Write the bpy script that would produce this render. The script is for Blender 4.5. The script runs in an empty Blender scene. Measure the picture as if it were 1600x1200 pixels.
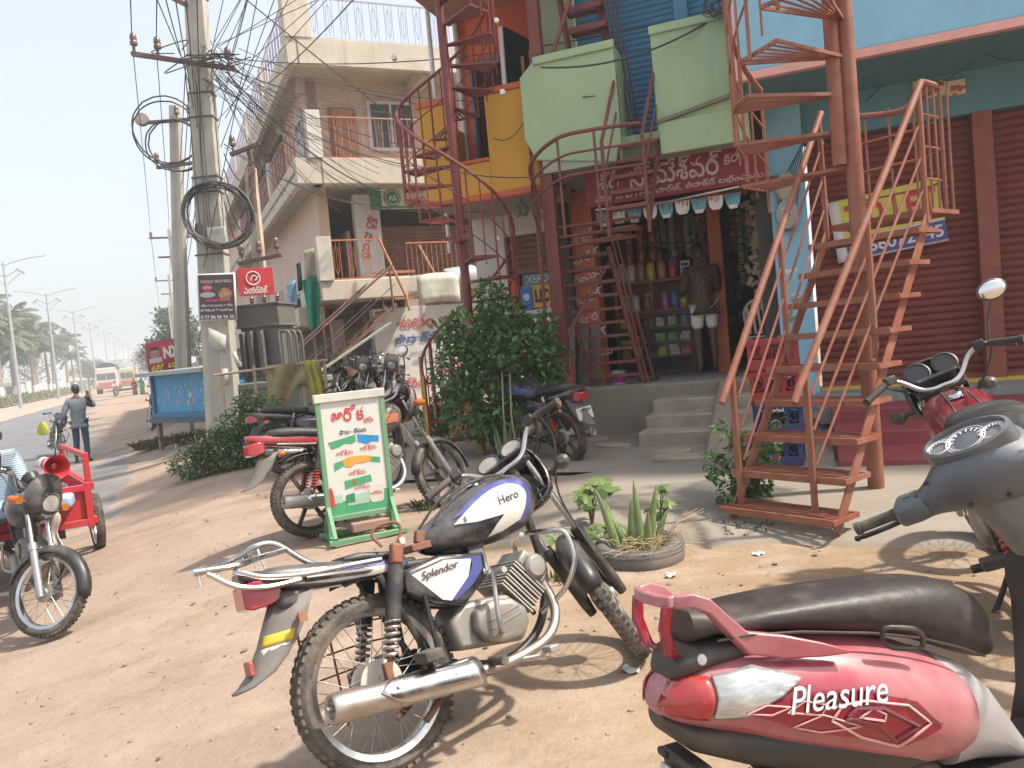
import bpy, bmesh, math, random
import numpy as np
from mathutils import Vector, Matrix, Quaternion
from mathutils.geometry import delaunay_2d_cdt
random.seed(7); PI=math.pi; rad=math.radians
S=bpy.context.scene; C=S.collection
V=Vector
# ---------------------------------------------------------------- camera frame and the place's own axes
FPX=1230.0; PIT=rad(2.9); ROL=rad(5.25); HC=1.32
F_=V((0,math.cos(PIT),-math.sin(PIT))); R0=V((1,0,0)); U0=V((0,math.sin(PIT),math.cos(PIT)))
R_=R0*math.cos(ROL)-U0*math.sin(ROL); U_=U0*math.cos(ROL)+R0*math.sin(ROL); CAM=V((0,0,HC))
def ray(x,y): return F_+R_*((x-800)/FPX)-U_*((y-600)/FPX)
def at(x,y,Y):
    d=ray(x,y); return CAM+d*(Y/d.y)
def gr(x,y,z=0.0):
    d=ray(x,y); return CAM+d*((z-HC)/d.z)
EU=V((0.9327,-0.3606,0)); EW=V((0.3606,0.9327,0)); UANG=math.atan2(EU.y,EU.x)   # along / into the shop row
RD=V((-0.4035,0.915,0)); RP=V((0.915,0.4035,0)); QANG=math.atan2(RP.y,RP.x)     # along / across the road
def uw(u,w,z=0): return EU*u+EW*w+V((0,0,z))
def qs(q,s,z=0): return RP*q+RD*s+V((0,0,z))
def fp(x,y,w):
    d=ray(x,y); t=(w-CAM.dot(EW))/d.dot(EW); P=CAM+d*t; return (P.dot(EU),P.z)
def fpw(x,y,w):
    u,z=fp(x,y,w); return uw(u,w,z)
def smooth(t): t=max(0.,min(1.,t)); return t*t*(3-2*t)
def terr(x,y):
    q=x*RP.x+y*RP.y; s=x*RD.x+y*RD.y; w=x*EW.x+y*EW.y; u=x*EU.x+y*EU.y
    z=-.45*smooth((1.2-q)/3.0)
    z+=.12*smooth((w-5.2)/3.5)*smooth((q-1.2)/2)
    z+=.26*smooth((s-9.)/9)*smooth((q-1.4)/2.5)
    return z
def ter(P): return V((P.x,P.y,terr(P.x,P.y)))
def grt(x,y):
    z=0
    for k in range(12): P=gr(x,y,z); z=terr(P.x,P.y)
    return V((P.x,P.y,z))
# ---------------------------------------------------------------- materials
MATS={}
def node(nt,t,**k):
    n=nt.nodes.new(t)
    for a,b in k.items(): setattr(n,a,b)
    return n
def pm(name,col,rough=.6,metal=0.,var=.12,scale=6.,dirt=0.,dcol=(.33,.26,.19),dscale=2.5,bump=0.,bscale=40.,spec=.5,coat=0.,trans=0.,alpha=1.,island=0.,stretch=(1,1,1),leaf=0.,streak=0.,scol=(.12,.11,.10)):
    if name in MATS: return MATS[name]
    m=bpy.data.materials.new(name); MATS[name]=m; m.use_nodes=True; nt=m.node_tree; L=nt.links
    b=nt.nodes['Principled BSDF']; out=nt.nodes['Material Output']
    b.inputs['Roughness'].default_value=rough; b.inputs['Metallic'].default_value=metal
    b.inputs['Specular IOR Level'].default_value=spec; b.inputs['Coat Weight'].default_value=coat; b.inputs['Coat Roughness'].default_value=.12
    b.inputs['Transmission Weight'].default_value=trans; b.inputs['Alpha'].default_value=alpha
    tc=node(nt,'ShaderNodeTexCoord'); mp=node(nt,'ShaderNodeMapping'); mp.inputs['Scale'].default_value=stretch
    L.new(tc.outputs['Object'],mp.inputs['Vector'])
    n1=node(nt,'ShaderNodeTexNoise'); n1.inputs['Scale'].default_value=scale; n1.inputs['Detail'].default_value=6; n1.inputs['Roughness'].default_value=.62
    L.new(mp.outputs[0],n1.inputs['Vector'])
    mix=node(nt,'ShaderNodeMix',data_type='RGBA')
    mix.inputs['A'].default_value=(*[c*(1-var) for c in col],1); mix.inputs['B'].default_value=(*[min(1,c*(1+var)) for c in col],1)
    rp=node(nt,'ShaderNodeMapRange'); rp.inputs['From Min'].default_value=.3; rp.inputs['From Max'].default_value=.7
    L.new(n1.outputs['Fac'],rp.inputs['Value'])
    if island>0:
        ge=node(nt,'ShaderNodeNewGeometry'); ma=node(nt,'ShaderNodeMath',operation='MULTIPLY_ADD')
        ma.inputs[1].default_value=island; L.new(ge.outputs['Random Per Island'],ma.inputs[0]); 
        m2=node(nt,'ShaderNodeMath',operation='MULTIPLY'); m2.inputs[1].default_value=1-island
        L.new(rp.outputs[0],m2.inputs[0]); L.new(m2.outputs[0],ma.inputs[2]); L.new(ma.outputs[0],mix.inputs['Factor'])
    else: L.new(rp.outputs[0],mix.inputs['Factor'])
    col_out=mix.outputs['Result']; rough_src=None
    if streak>0:
        ms=node(nt,'ShaderNodeMapping'); ms.inputs['Scale'].default_value=(5,5,.45); L.new(tc.outputs['Object'],ms.inputs['Vector'])
        ns=node(nt,'ShaderNodeTexNoise'); ns.inputs['Scale'].default_value=1.2; ns.inputs['Detail'].default_value=7; ns.inputs['Roughness'].default_value=.7
        L.new(ms.outputs[0],ns.inputs['Vector'])
        rs=node(nt,'ShaderNodeMapRange'); rs.inputs['From Min'].default_value=.52; rs.inputs['From Max'].default_value=.75; rs.inputs['To Max'].default_value=streak
        L.new(ns.outputs['Fac'],rs.inputs['Value'])
        mx=node(nt,'ShaderNodeMix',data_type='RGBA'); mx.inputs['B'].default_value=(*scol,1)
        L.new(rs.outputs[0],mx.inputs['Factor']); L.new(col_out,mx.inputs['A']); col_out=mx.outputs['Result']
    if dirt>0:
        n2=node(nt,'ShaderNodeTexNoise'); n2.inputs['Scale'].default_value=dscale; n2.inputs['Detail'].default_value=8; n2.inputs['Roughness'].default_value=.68
        L.new(tc.outputs['Object'],n2.inputs['Vector'])
        r2=node(nt,'ShaderNodeMapRange'); r2.inputs['From Min'].default_value=.60-.35*dirt; r2.inputs['From Max'].default_value=.85-.2*dirt; r2.inputs['To Max'].default_value=min(.9,.35+.6*dirt)
        L.new(n2.outputs['Fac'],r2.inputs['Value'])
        mx=node(nt,'ShaderNodeMix',data_type='RGBA'); mx.inputs['B'].default_value=(*dcol,1)
        L.new(r2.outputs[0],mx.inputs['Factor']); L.new(col_out,mx.inputs['A']); col_out=mx.outputs['Result']
        r3=node(nt,'ShaderNodeMapRange'); r3.inputs['To Min'].default_value=rough; r3.inputs['To Max'].default_value=max(rough,.8)
        L.new(r2.outputs[0],r3.inputs['Value']); L.new(r3.outputs[0],b.inputs['Roughness'])
    L.new(col_out,b.inputs['Base Color'])
    if bump>0:
        n3=node(nt,'ShaderNodeTexNoise'); n3.inputs['Scale'].default_value=bscale; n3.inputs['Detail'].default_value=5
        L.new(mp.outputs[0],n3.inputs['Vector'])
        bp=node(nt,'ShaderNodeBump'); bp.inputs['Strength'].default_value=bump; bp.inputs['Distance'].default_value=.02
        L.new(n3.outputs['Fac'],bp.inputs['Height']); L.new(bp.outputs[0],b.inputs['Normal'])
    if leaf>0:
        tr=node(nt,'ShaderNodeBsdfTranslucent'); ms=node(nt,'ShaderNodeMixShader'); ms.inputs[0].default_value=leaf
        L.new(col_out,tr.inputs['Color']); L.new(b.outputs[0],ms.inputs[1]); L.new(tr.outputs[0],ms.inputs[2]); L.new(ms.outputs[0],out.inputs['Surface'])
    return m
def mat_wave(name,c1,c2,scale,axis='Z',rough=.6,bump=.6):     # slatted / striped cloth
    m=pm(name,c1,rough=rough); nt=m.node_tree; L=nt.links; b=nt.nodes['Principled BSDF']
    tc=node(nt,'ShaderNodeTexCoord'); w=node(nt,'ShaderNodeTexWave',wave_type='BANDS',bands_direction=axis); w.inputs['Scale'].default_value=scale; w.inputs['Distortion'].default_value=.6; w.inputs['Detail'].default_value=2
    L.new(tc.outputs['Object'],w.inputs['Vector'])
    mx=node(nt,'ShaderNodeMix',data_type='RGBA'); mx.inputs['A'].default_value=(*c1,1); mx.inputs['B'].default_value=(*c2,1)
    L.new(w.outputs['Fac'],mx.inputs['Factor']); L.new(mx.outputs['Result'],b.inputs['Base Color'])
    return m
# ---------------------------------------------------------------- text
_tmp=bpy.data.scenes.new('tmp_text'); _tc={}
def text_geo(body,bold=0.,shear=0.):
    k=(body,bold,shear)
    if k in _tc: return _tc[k]
    c=bpy.data.curves.new('t','FONT'); c.body=body; c.size=1; c.offset=bold; c.shear=shear; c.resolution_u=3
    o=bpy.data.objects.new('t',c); _tmp.collection.objects.link(o)
    _tmp.view_layers[0].update(); dg=_tmp.view_layers[0].depsgraph; me=bpy.data.meshes.new_from_object(o.evaluated_get(dg))
    vs=[(v.co.x,v.co.y) for v in me.vertices]; fs=[tuple(p.vertices) for p in me.polygons]
    bpy.data.objects.remove(o); bpy.data.curves.remove(c); bpy.data.meshes.remove(me)
    _tc[k]=(vs,fs); return _tc[k]
# ---------------------------------------------------------------- mesh builder
class MB:
    def __init__(s): s.v=[]; s.f=[]
    def add(s,vs,fs):
        o=len(s.v); s.v+= [V(p) for p in vs]; s.f+=[tuple(i+o for i in f) for f in fs]; return s
    def box(s,c,d,R=None):
        x,y,z=d[0]/2,d[1]/2,d[2]/2
        vs=[V(p) for p in ((-x,-y,-z),(x,-y,-z),(x,y,-z),(-x,y,-z),(-x,-y,z),(x,-y,z),(x,y,z),(-x,y,z))]
        if R is not None: vs=[R@p for p in vs]
        c=V(c); return s.add([p+c for p in vs],[(0,3,2,1),(4,5,6,7),(0,1,5,4),(1,2,6,5),(2,3,7,6),(3,0,4,7)])
    def bar(s,a,b,w,h,up=(0,0,1)):
        a=V(a);b=V(b);d=b-a;L=d.length
        if L<1e-6: return s
        x=d/L; up=V(up); y=up.cross(x)
        if y.length<1e-4: y=V((1,0,0)).cross(x)
        y.normalize(); z=x.cross(y); R=Matrix((x,y,z)).transposed()
        return s.box((a+b)/2,(L,w,h),R)
    def tube(s,pts,r,n=8,closed=False,cap=True):
        pts=[V(p) for p in pts]; N=len(pts); rs=r if isinstance(r,(list,tuple)) else [r]*N
        tan=[]
        for i in range(N):
            a=pts[(i-1)%N] if (closed or i>0) else pts[i]; b=pts[(i+1)%N] if (closed or i<N-1) else pts[i]
            t=b-a; t=t.normalized() if t.length>1e-9 else V((0,0,1)); tan.append(t)
        nrm=V((0,0,1)) if abs(tan[0].z)<.9 else V((1,0,0)); nrm=(nrm-tan[0]*nrm.dot(tan[0])).normalized()
        vs=[];fs=[]
        for i in range(N):
            if i>0:
                nrm=nrm-tan[i]*nrm.dot(tan[i])
                nrm=nrm.normalized() if nrm.length>1e-6 else tan[i].orthogonal().normalized()
            bn=tan[i].cross(nrm)
            for k in range(n):
                a=2*PI*k/n; vs.append(pts[i]+(nrm*math.cos(a)+bn*math.sin(a))*rs[i])
        M=N if closed else N-1
        for i in range(M):
            j=(i+1)%N
            for k in range(n): fs.append((i*n+k,i*n+(k+1)%n,j*n+(k+1)%n,j*n+k))
        if cap and not closed: fs.append(tuple(range(n))[::-1]); fs.append(tuple((N-1)*n+k for k in range(n)))
        return s.add(vs,fs)
    def lathe(s,prof,o=(0,0,0),axis=(0,0,1),n=24,closed=False,arc=(0,2*PI)):   # prof: (radius, height)
        ax=V(axis).normalized(); e1=ax.orthogonal().normalized() if abs(ax.z)<.99 else V((1,0,0)); e2=ax.cross(e1); o=V(o)
        full=abs(arc[1]-arc[0]-2*PI)<1e-6; m=n if full else n+1; vs=[];fs=[]
        for k in range(m):
            a=arc[0]+(arc[1]-arc[0])*k/n; d=e1*math.cos(a)+e2*math.sin(a)
            for (r,h) in prof: vs.append(o+ax*h+d*r)
        P=len(prof); Q=P if closed else P-1
        for k in range(n):
            k2=(k+1)%m
            for i in range(Q): 
                j=(i+1)%P; fs.append((k*P+i,k2*P+i,k2*P+j,k*P+j))
        return s.add(vs,fs)
    def torus(s,o,axis,R,r,n=32,m=10):
        return s.lathe([(R+r*math.cos(2*PI*i/m),r*math.sin(2*PI*i/m)) for i in range(m)],o,axis,n,closed=True)
    def prism(s,poly,o,ax,ay,depth):          # poly in (ax,ay); extruded along ax x ay
        o=V(o);ax=V(ax);ay=V(ay);nz=ax.cross(ay).normalized()*depth; N=len(poly)
        vs=[o+ax*p[0]+ay*p[1] for p in poly]; vs+=[p+nz for p in vs]
        return s.add(vs,[tuple(range(N))[::-1],tuple(range(N,2*N))]+[(i,(i+1)%N,N+(i+1)%N,N+i) for i in range(N)])
    def loft(s,rings,cap=True,closed=True):
        n=len(rings[0]); vs=[V(p) for r in rings for p in r]; fs=[]
        for i in range(len(rings)-1):
            for k in range(n if closed else n-1): fs.append((i*n+k,i*n+(k+1)%n,(i+1)*n+(k+1)%n,(i+1)*n+k))
        if cap: fs.append(tuple(range(n))[::-1]); fs.append(tuple((len(rings)-1)*n+k for k in range(n)))
        return s.add(vs,fs)
    def ell(s,c,r,n=14,m=8,R=None):
        r=(r,r,r) if isinstance(r,(int,float)) else r; c=V(c); rings=[]
        for i in range(m+1):
            t=-PI/2+PI*i/m; ct=max(.02,math.cos(t)); st=math.sin(t)
            ring=[V((r[0]*ct*math.cos(2*PI*k/n),r[1]*ct*math.sin(2*PI*k/n),r[2]*st)) for k in range(n)]
            rings.append([c+((R@p) if R is not None else p) for p in ring])
        return s.loft(rings)
    def sheet(s,fn,nu,nv):
        vs=[V(fn(i/nu,j/nv)) for j in range(nv+1) for i in range(nu+1)]
        return s.add(vs,[(j*(nu+1)+i,j*(nu+1)+i+1,(j+1)*(nu+1)+i+1,(j+1)*(nu+1)+i) for j in range(nv) for i in range(nu)])
    def text(s,body,o,ax,ay,width=None,height=None,bold=0.,shear=0.,fn=None,align=.5):
        vs,fs=text_geo(body,bold,shear)
        if not vs: return s
        x0=min(p[0] for p in vs);x1=max(p[0] for p in vs);y0=min(p[1] for p in vs);y1=max(p[1] for p in vs)
        kx=(width/(x1-x0)) if width else height/(y1-y0); ky=(height/(y1-y0)) if height else kx
        if not width: kx=ky
        o=V(o);ax=V(ax);ay=V(ay); pts=[((p[0]-x0-(x1-x0)*align)*kx,(p[1]-y0-(y1-y0)*.5)*ky) for p in vs]
        return s.add([o+ax*p[0]+ay*p[1] if fn is None else fn(p[0],p[1]) for p in pts],fs)
    def xf(s,M): s.v=[M@p for p in s.v]; return s
    def mir(s):                                # add a mirror copy across y
        vs=[V((p.x,-p.y,p.z)) for p in s.v]; fs=[f[::-1] for f in s.f]; return s.add(vs,fs)
    def build(s,name,mat,parent=None,smooth=True,bevel=0.,off=None,angle=38,loc=None,sub=0,solid=0.):
        me=bpy.data.meshes.new(name)
        vs=[p-off for p in s.v] if off is not None else s.v
        me.from_pydata([tuple(p) for p in vs],[],s.f); me.update()
        if smooth:
            me.polygons.foreach_set('use_smooth',[True]*len(me.polygons)); me.set_sharp_from_angle(angle=rad(angle))
        ms=mat if isinstance(mat,list) else [mat]
        for q in ms: me.materials.append(q)
        o=bpy.data.objects.new(name,me); C.objects.link(o)
        if parent is not None: o.parent=parent
        if loc is not None: o.location=loc
        if solid:
            b=o.modifiers.new('s','SOLIDIFY'); b.thickness=solid; b.offset=0
        if sub:
            b=o.modifiers.new('u','SUBSURF'); b.levels=sub; b.render_levels=sub
        if bevel>0:
            b=o.modifiers.new('b','BEVEL'); b.width=bevel; b.segments=2; b.limit_method='ANGLE'; b.angle_limit=rad(40)
        return o
def islands(m):
    n=len(m.v); par=list(range(n))
    def f(i):
        while par[i]!=i: par[i]=par[par[i]]; i=par[i]
        return i
    for fc in m.f:
        for j in fc[1:]: par[f(j)]=f(fc[0])
    gr_={}
    for fc in m.f: gr_.setdefault(f(fc[0]),[]).append(fc)
    out=[]
    for fs in gr_.values():
        ids=sorted({i for fc in fs for i in fc}); mp={i:k for k,i in enumerate(ids)}; q=MB(); q.v=[m.v[i] for i in ids]; q.f=[tuple(mp[i] for i in fc) for fc in fs]; out.append(q)
    return out
def tag(o,label=None,cat=None,group=None,kind=None):
    if label: o['label']=label
    if cat: o['category']=cat
    if group: o['group']=group
    if kind: o['kind']=kind
    return o
def thing(name,label,cat,loc=(0,0,0),rz=0.,group=None,rot=None):
    o=bpy.data.objects.new(name,None); C.objects.link(o); o.location=loc; o.empty_display_size=.1
    if rot is not None:
        o.rotation_mode='QUATERNION'; o.rotation_quaternion=rot
    else: o.rotation_euler=(0,0,rz)
    return tag(o,label,cat,group)
_kids={}
def copy_tree(o,parent=None):
    c=o.copy(); C.objects.link(c)
    if parent is not None: c.parent=parent
    for ch in [x for x in C.objects if x.parent==o]: copy_tree(ch,c)
    return c
def dup(o,loc,rz=None,label=None,group=None,scale=None):
    c=copy_tree(o); c.location=loc
    if rz is not None: c.rotation_euler=(0,0,rz)
    if scale: c.scale=(scale,)*3
    if label: c['label']=label
    if group: c['group']=group
    return c
def arc3(c,r,a0,a1,n,z=0.): return [V((c[0]+r*math.cos(a0+(a1-a0)*i/n),c[1]+r*math.sin(a0+(a1-a0)*i/n),z)) for i in range(n+1)]
def cat(pts,n=6):                              # catmull-rom through points
    P=[V(p) for p in pts]; P=[P[0]*2-P[1]]+P+[P[-1]*2-P[-2]]; out=[]
    for i in range(1,len(P)-2):
        for k in range(n):
            t=k/n; a,b,c,d=P[i-1],P[i],P[i+1],P[i+2]
            out.append(.5*((2*b)+(c-a)*t+(2*a-5*b+4*c-d)*t*t+(3*b-a-3*c+d)*t**3))
    out.append(P[-2]); return out
def leaves(mb,c,r,n,size,rnd,asp=.5,up=.35,shell=.5):
    """n leaf faces (two folded quads' worth) spread through an ellipsoid, denser near its surface"""
    c=V(c); r=(r,r,r) if isinstance(r,(int,float)) else r
    for i in range(n):
        d=V((rnd.gauss(0,1),rnd.gauss(0,1),rnd.gauss(0,1))).normalized(); k=shell+(1-shell)*rnd.random()**.6 if rnd.random()<.8 else rnd.random()
        p=c+V((d.x*r[0],d.y*r[1],d.z*r[2]))*k
        ax=(d*.7+V((rnd.gauss(0,.6),rnd.gauss(0,.6),rnd.gauss(0,.5)-.2))).normalized()
        sd=ax.cross(V((rnd.gauss(0,.5),rnd.gauss(0,.5),1))).normalized(); nn=sd.cross(ax)
        L=size*(.6+.8*rnd.random()); W=L*asp
        mb.add([p,p+ax*L*.45+sd*W*.5-nn*W*.12,p+ax*L,p+ax*L*.45-sd*W*.5-nn*W*.12],[(0,1,2,3)])
from mathutils import noise as mnoise
# ---------------------------------------------------------------- world, sun, camera
SUN=V((1.0,-.10,0)).normalized()*math.cos(rad(56))+V((0,0,math.sin(rad(56))))
w=bpy.data.worlds.new("World"); S.world=w; w.use_nodes=True; nt=w.node_tree
sk=nt.nodes.new('ShaderNodeTexSky'); sk.sky_type='NISHITA'; sk.sun_disc=False; sk.sun_elevation=rad(56); sk.sun_rotation=math.atan2(SUN.x,SUN.y)
sk.air_density=1.2; sk.dust_density=6.0; sk.ozone_density=1.0
bg=nt.nodes['Background']; bg.inputs['Strength'].default_value=.15; mxs=nt.nodes.new('ShaderNodeMix'); mxs.data_type='RGBA'; mxs.inputs['Factor'].default_value=.6; mxs.inputs['B'].default_value=(3.0,3.08,3.16,1); nt.links.new(sk.outputs[0],mxs.inputs['A']); nt.links.new(mxs.outputs['Result'],bg.inputs['Color'])   # thin white overcast veil over the clear sky
sl=bpy.data.lights.new('sun','SUN'); sl.energy=3.05; sl.angle=rad(2.5); sl.color=(1,.93,.82)
so=bpy.data.objects.new('sun',sl); C.objects.link(so); so.rotation_euler=SUN.to_track_quat('Z','Y').to_euler(); so.location=(20,0,30)
cd=bpy.data.cameras.new('camera'); cam=bpy.data.objects.new('camera',cd); C.objects.link(cam); S.camera=cam
cd.sensor_width=36; cd.lens=36*FPX/1600; cd.clip_start=.05; cd.clip_end=4000
cam.matrix_world=Matrix.Translation(CAM)@Matrix((R_,U_,-F_)).transposed().to_4x4()
S.view_settings.view_transform='Standard'; S.view_settings.look='None'; S.view_settings.gamma=1; S.view_settings.exposure=1.15
S.cycles.use_denoising=True; S.cycles.max_bounces=8; S.cycles.diffuse_bounces=4; S.cycles.volume_bounces=1; S.cycles.transparent_max_bounces=12
S.cycles.caustics_reflective=False; S.cycles.caustics_refractive=False; S.cycles.sample_clamp_indirect=6
# haze: one closed box of even pale air
hb=MB().box((-90,240,5.9),(520,600,17.8)); ho=hb.build('haze',[],None,smooth=False); ho['kind']='stuff'
hm=bpy.data.materials.new('haze'); hm.use_nodes=True; hn=hm.node_tree; hn.nodes.remove(hn.nodes['Principled BSDF'])
pv=hn.nodes.new('ShaderNodeVolumePrincipled'); pv.inputs['Color'].default_value=(.85,.93,1,1); pv.inputs['Density'].default_value=.0021; pv.inputs['Anisotropy'].default_value=.25
hn.links.new(pv.outputs[0],hn.nodes['Material Output'].inputs['Volume']); ho.data.materials.append(hm)
# ---------------------------------------------------------------- ground
def ground_mat():
    m=bpy.data.materials.new('dirt'); m.use_nodes=True; nt=m.node_tree; L=nt.links; b=nt.nodes['Principled BSDF']
    tc=node(nt,'ShaderNodeTexCoord'); 
    def nz(sc,det=8,ro=.65,st=(1,1,1)):
        mp=node(nt,'ShaderNodeMapping'); mp.inputs['Scale'].default_value=st; L.new(tc.outputs['Object'],mp.inputs['Vector'])
        n=node(nt,'ShaderNodeTexNoise'); n.inputs['Scale'].default_value=sc; n.inputs['Detail'].default_value=det; n.inputs['Roughness'].default_value=ro; L.new(mp.outputs[0],n.inputs['Vector']); return n.outputs['Fac']
    def mr(v,a,b_,lo=0,hi=1):
        r=node(nt,'ShaderNodeMapRange'); r.inputs['From Min'].default_value=a; r.inputs['From Max'].default_value=b_; r.inputs['To Min'].default_value=lo; r.inputs['To Max'].default_value=hi; L.new(v,r.inputs['Value']); return r.outputs[0]
    def mix(f,A,B):
        x=node(nt,'ShaderNodeMix',data_type='RGBA'); L.new(f,x.inputs['Factor'])
        for k,q in (('A',A),('B',B)):
            if isinstance(q,tuple): x.inputs[k].default_value=(*q,1)
            else: L.new(q,x.inputs[k])
        return x.outputs['Result']
    c=mix(mr(nz(.55),.38,.62),(.265,.197,.145),(.35,.27,.213))         # ochre soil / pale dust
    sx=node(nt,'ShaderNodeSeparateXYZ'); L.new(tc.outputs['Object'],sx.inputs[0]); am=node(nt,'ShaderNodeMath',operation='MULTIPLY_ADD'); am.inputs[1].default_value=2.2; L.new(nz(.5),am.inputs[0]); L.new(sx.outputs['X'],am.inputs[2])
    c=mix(mr(am.outputs[0],.1,2.2),c,(.29,.203,.128))                  # ochre clay towards the shops
    c=mix(mr(am.outputs[0],.9,-1.2,0,.55),c,(.35,.255,.205))           # pinkish dust towards the road
    c=mix(mr(nz(1.7,8,.7,(1,1.6,1)),.48,.62),c,(.36,.275,.21))           # drifts of pale sand
    c=mix(mr(nz(1.3,9,.74,(.6,1.6,1)),.50,.68,0,.5),c,(.17,.115,.07))    # streaky brown patches, dappled shade painted in with them
    c=mix(mr(nz(9.,6,.7),.56,.76,0,.5),c,(.20,.145,.10))
    c=mix(mr(nz(60,4,.6),.5,.8,0,.45),c,(.40,.32,.25))
    c=mix(mr(nz(140,3,.6),.58,.75,0,.5),c,(.10,.07,.05))
    L.new(c,b.inputs['Base Color']); b.inputs['Roughness'].default_value=.95; b.inputs['Specular IOR Level'].default_value=.15
    bp=node(nt,'ShaderNodeBump'); bp.inputs['Strength'].default_value=.55; bp.inputs['Distance'].default_value=.03
    ad=node(nt,'ShaderNodeMath',operation='MULTIPLY_ADD'); ad.inputs[1].default_value=.45; L.new(nz(38,7,.7),ad.inputs[0]); L.new(nz(7,6,.6),ad.inputs[2])
    L.new(ad.outputs[0],bp.inputs['Height']); L.new(bp.outputs[0],b.inputs['Normal']); return m
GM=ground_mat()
def axis(a,b,st,far,k=1.28):
    v=list(np.arange(a,b,st)); x=b; d=st
    while x<far: v.append(x); d*=k; x+=d
    v.append(far); x=a; d=st; lo=[]
    while x>-far: d*=k; x-=d; lo.append(max(x,-far))
    return sorted(set([round(t,4) for t in lo+v]))
xs=axis(-6,7,.1,1500); ys=axis(.6,14,.1,1500)
vs=[]
for y in ys:
    for x in xs:
        z=terr(x,y)
        if -20<x<20 and -5<y<40: z+=.012*mnoise.noise(V((x*1.3,y*1.3,0)))+.007*mnoise.noise(V((x*4,y*4,3)))+.004*mnoise.noise(V((x*11,y*11,7)))
        q=x*RP.x+y*RP.y
        if q<-2.2: z-=.03
        vs.append((x,y,z))
nx=len(xs); gmb=MB(); gmb.add(vs,[(j*nx+i,j*nx+i+1,(j+1)*nx+i+1,(j+1)*nx+i) for j in range(len(ys)-1) for i in range(nx-1)])
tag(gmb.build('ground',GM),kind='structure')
# pebbles and litter on the dirt
rn=random.Random(3); pb=MB()
for i in range(1500):
    x=rn.uniform(-4,4.); y=rn.uniform(1.6,11) if rn.random()<.7 else rn.uniform(1.6,5)
    q=x*RP.x+y*RP.y
    if q<-1 or y*EW.y+x*EW.x>8.3: continue
    r=.004+.011*rn.random()**3; 
    pb.ell((x,y,terr(x,y)+r*.25),(r*rn.uniform(.8,1.5),r*rn.uniform(.8,1.5),r*.6),n=6,m=4)
tag(pb.build('pebbles',pm('pebble',(.26,.2,.155),.9,var=.35,scale=30,island=.7)),kind='stuff')
# road, shoulder and footpath
def strip(name,q0,q1,s0,s1,mat,dz,nq=1,ns=40,edge=0.):
    def f(a,b):
        s=s0+(s1-s0)*b*b; q=q0+(q1-q0)*a
        if edge and a>0: q+=a*edge*mnoise.noise(V((s*.6,a*9,1)))+a*edge*.5*mnoise.noise(V((s*2.1,a*5,4)))
        P=qs(q,s); P.z=terr(P.x,P.y)+dz-(.05 if edge and (b==0 or a==1) else 0); return P
    mb=MB().sheet(f,nq,ns); o=mb.build(name,mat); return tag(o,kind='structure')
strip('road',-8.5,-2.45,-30,700,pm('asphalt',(.145,.145,.15),.85,var=.22,scale=1.2,dirt=.35,dcol=(.2,.18,.16),dscale=.5,bump=.25,bscale=60),.012,2,60)
strip('sandy_pavement',-15,-8.5,-30,700,pm('shoulder',(.33,.26,.21),.95,var=.18,scale=.6,dirt=.3,dcol=(.34,.26,.2)),.03,1,60)
strip('footpath',-2.5,-.35,10.6,160,pm('footpath',(.17,.16,.155),.9,var=.12,scale=3,dirt=.42,dcol=(.40,.31,.235),dscale=.4,bump=.2),.014,4,90,edge=.5)
strip('kerb',-15.3,-15,-30,700,pm('kerbstone',(.42,.38,.33),.9),.16,1,60)
strip('grassy_ground',-34,-15.3,-30,700,pm('verge',(.24,.22,.12),.95,var=.3,scale=.5),.1,1,60)
# stone edging of the footpath
# ---------------------------------------------------------------- palms and lamps along the far side
leafp=pm('palm_leaf',(.11,.125,.06),.6,var=.35,scale=2,island=.6,leaf=.3); trunkp=pm('palm_trunk',(.27,.22,.18),.9,var=.25,scale=5,bump=.5,bscale=14,stretch=(1,1,5)); whitew=pm('white_wash',(.72,.70,.66),.85,var=.1,dirt=.3)
def frond(mb,o,az,el,L,droop,rnd):
    pts=[]; n=9; d=V((math.cos(az)*math.cos(el),math.sin(az)*math.cos(el),math.sin(el))); p=V(o)
    for i in range(n+1):
        pts.append(p.copy()); p=p+d*(L/n); d=(d+V((0,0,-droop/n))).normalized()
    mb.tube(pts,[.022*(1-.8*i/n) for i in range(n+1)],4)
    for i in range(1,n*4):
        t=i/(n*4); k=int(t*n); a=pts[k].lerp(pts[k+1],t*n-k); dd=(pts[k+1]-pts[k]).normalized(); sd=dd.cross(V((0,0,1))).normalized(); up=sd.cross(dd)
        for sg in (-1,1):
            ll=(.18+.55*math.sin(PI*min(1,t*.85+.12)))*L*.32; dr=(sd*sg*.8+dd*.55-up*(.25+.5*rnd.random())*1.0+V((0,0,-.25))).normalized()
            wv=dd*.035*L*.5; mb.add([a-wv,a+wv,a+dr*ll*.6+wv*.8+up*.02,a+dr*ll],[(0,1,2,3)])
def palm(h,rnd,label=None,loc=(0,0,0)):
    t=thing('palm_tree',label,'palm tree',loc,rnd.uniform(0,6),'palms along the far verge')
    tr=MB().tube([(0.0,0,-.2),(.02,0,h*.3),(.05,.03,h*.7),(.06,.05,h)],[.19,.16,.13,.10],9); tr.build('trunk',trunkp,t)
    MB().tube([(0,0,-.1),(.013,0,1.25)],[.2,.17],10).build('painted_band',whitew,t)
    MB().tube([(.06,.05,h-.02),(.06,.05,h+.6)],[.11,.06],8).build('crownshaft',pm('crownshaft',(.20,.24,.10),.6),t)
    cr=MB()
    for i in range(20): frond(cr,(.06,.05,h+.5),i*2.4+rnd.uniform(-.2,.2),rnd.uniform(.15,1.25),rnd.uniform(2.3,2.9),rnd.uniform(1.3,2.2),rnd)
    cr.build('crown',leafp,t); return t
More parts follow.
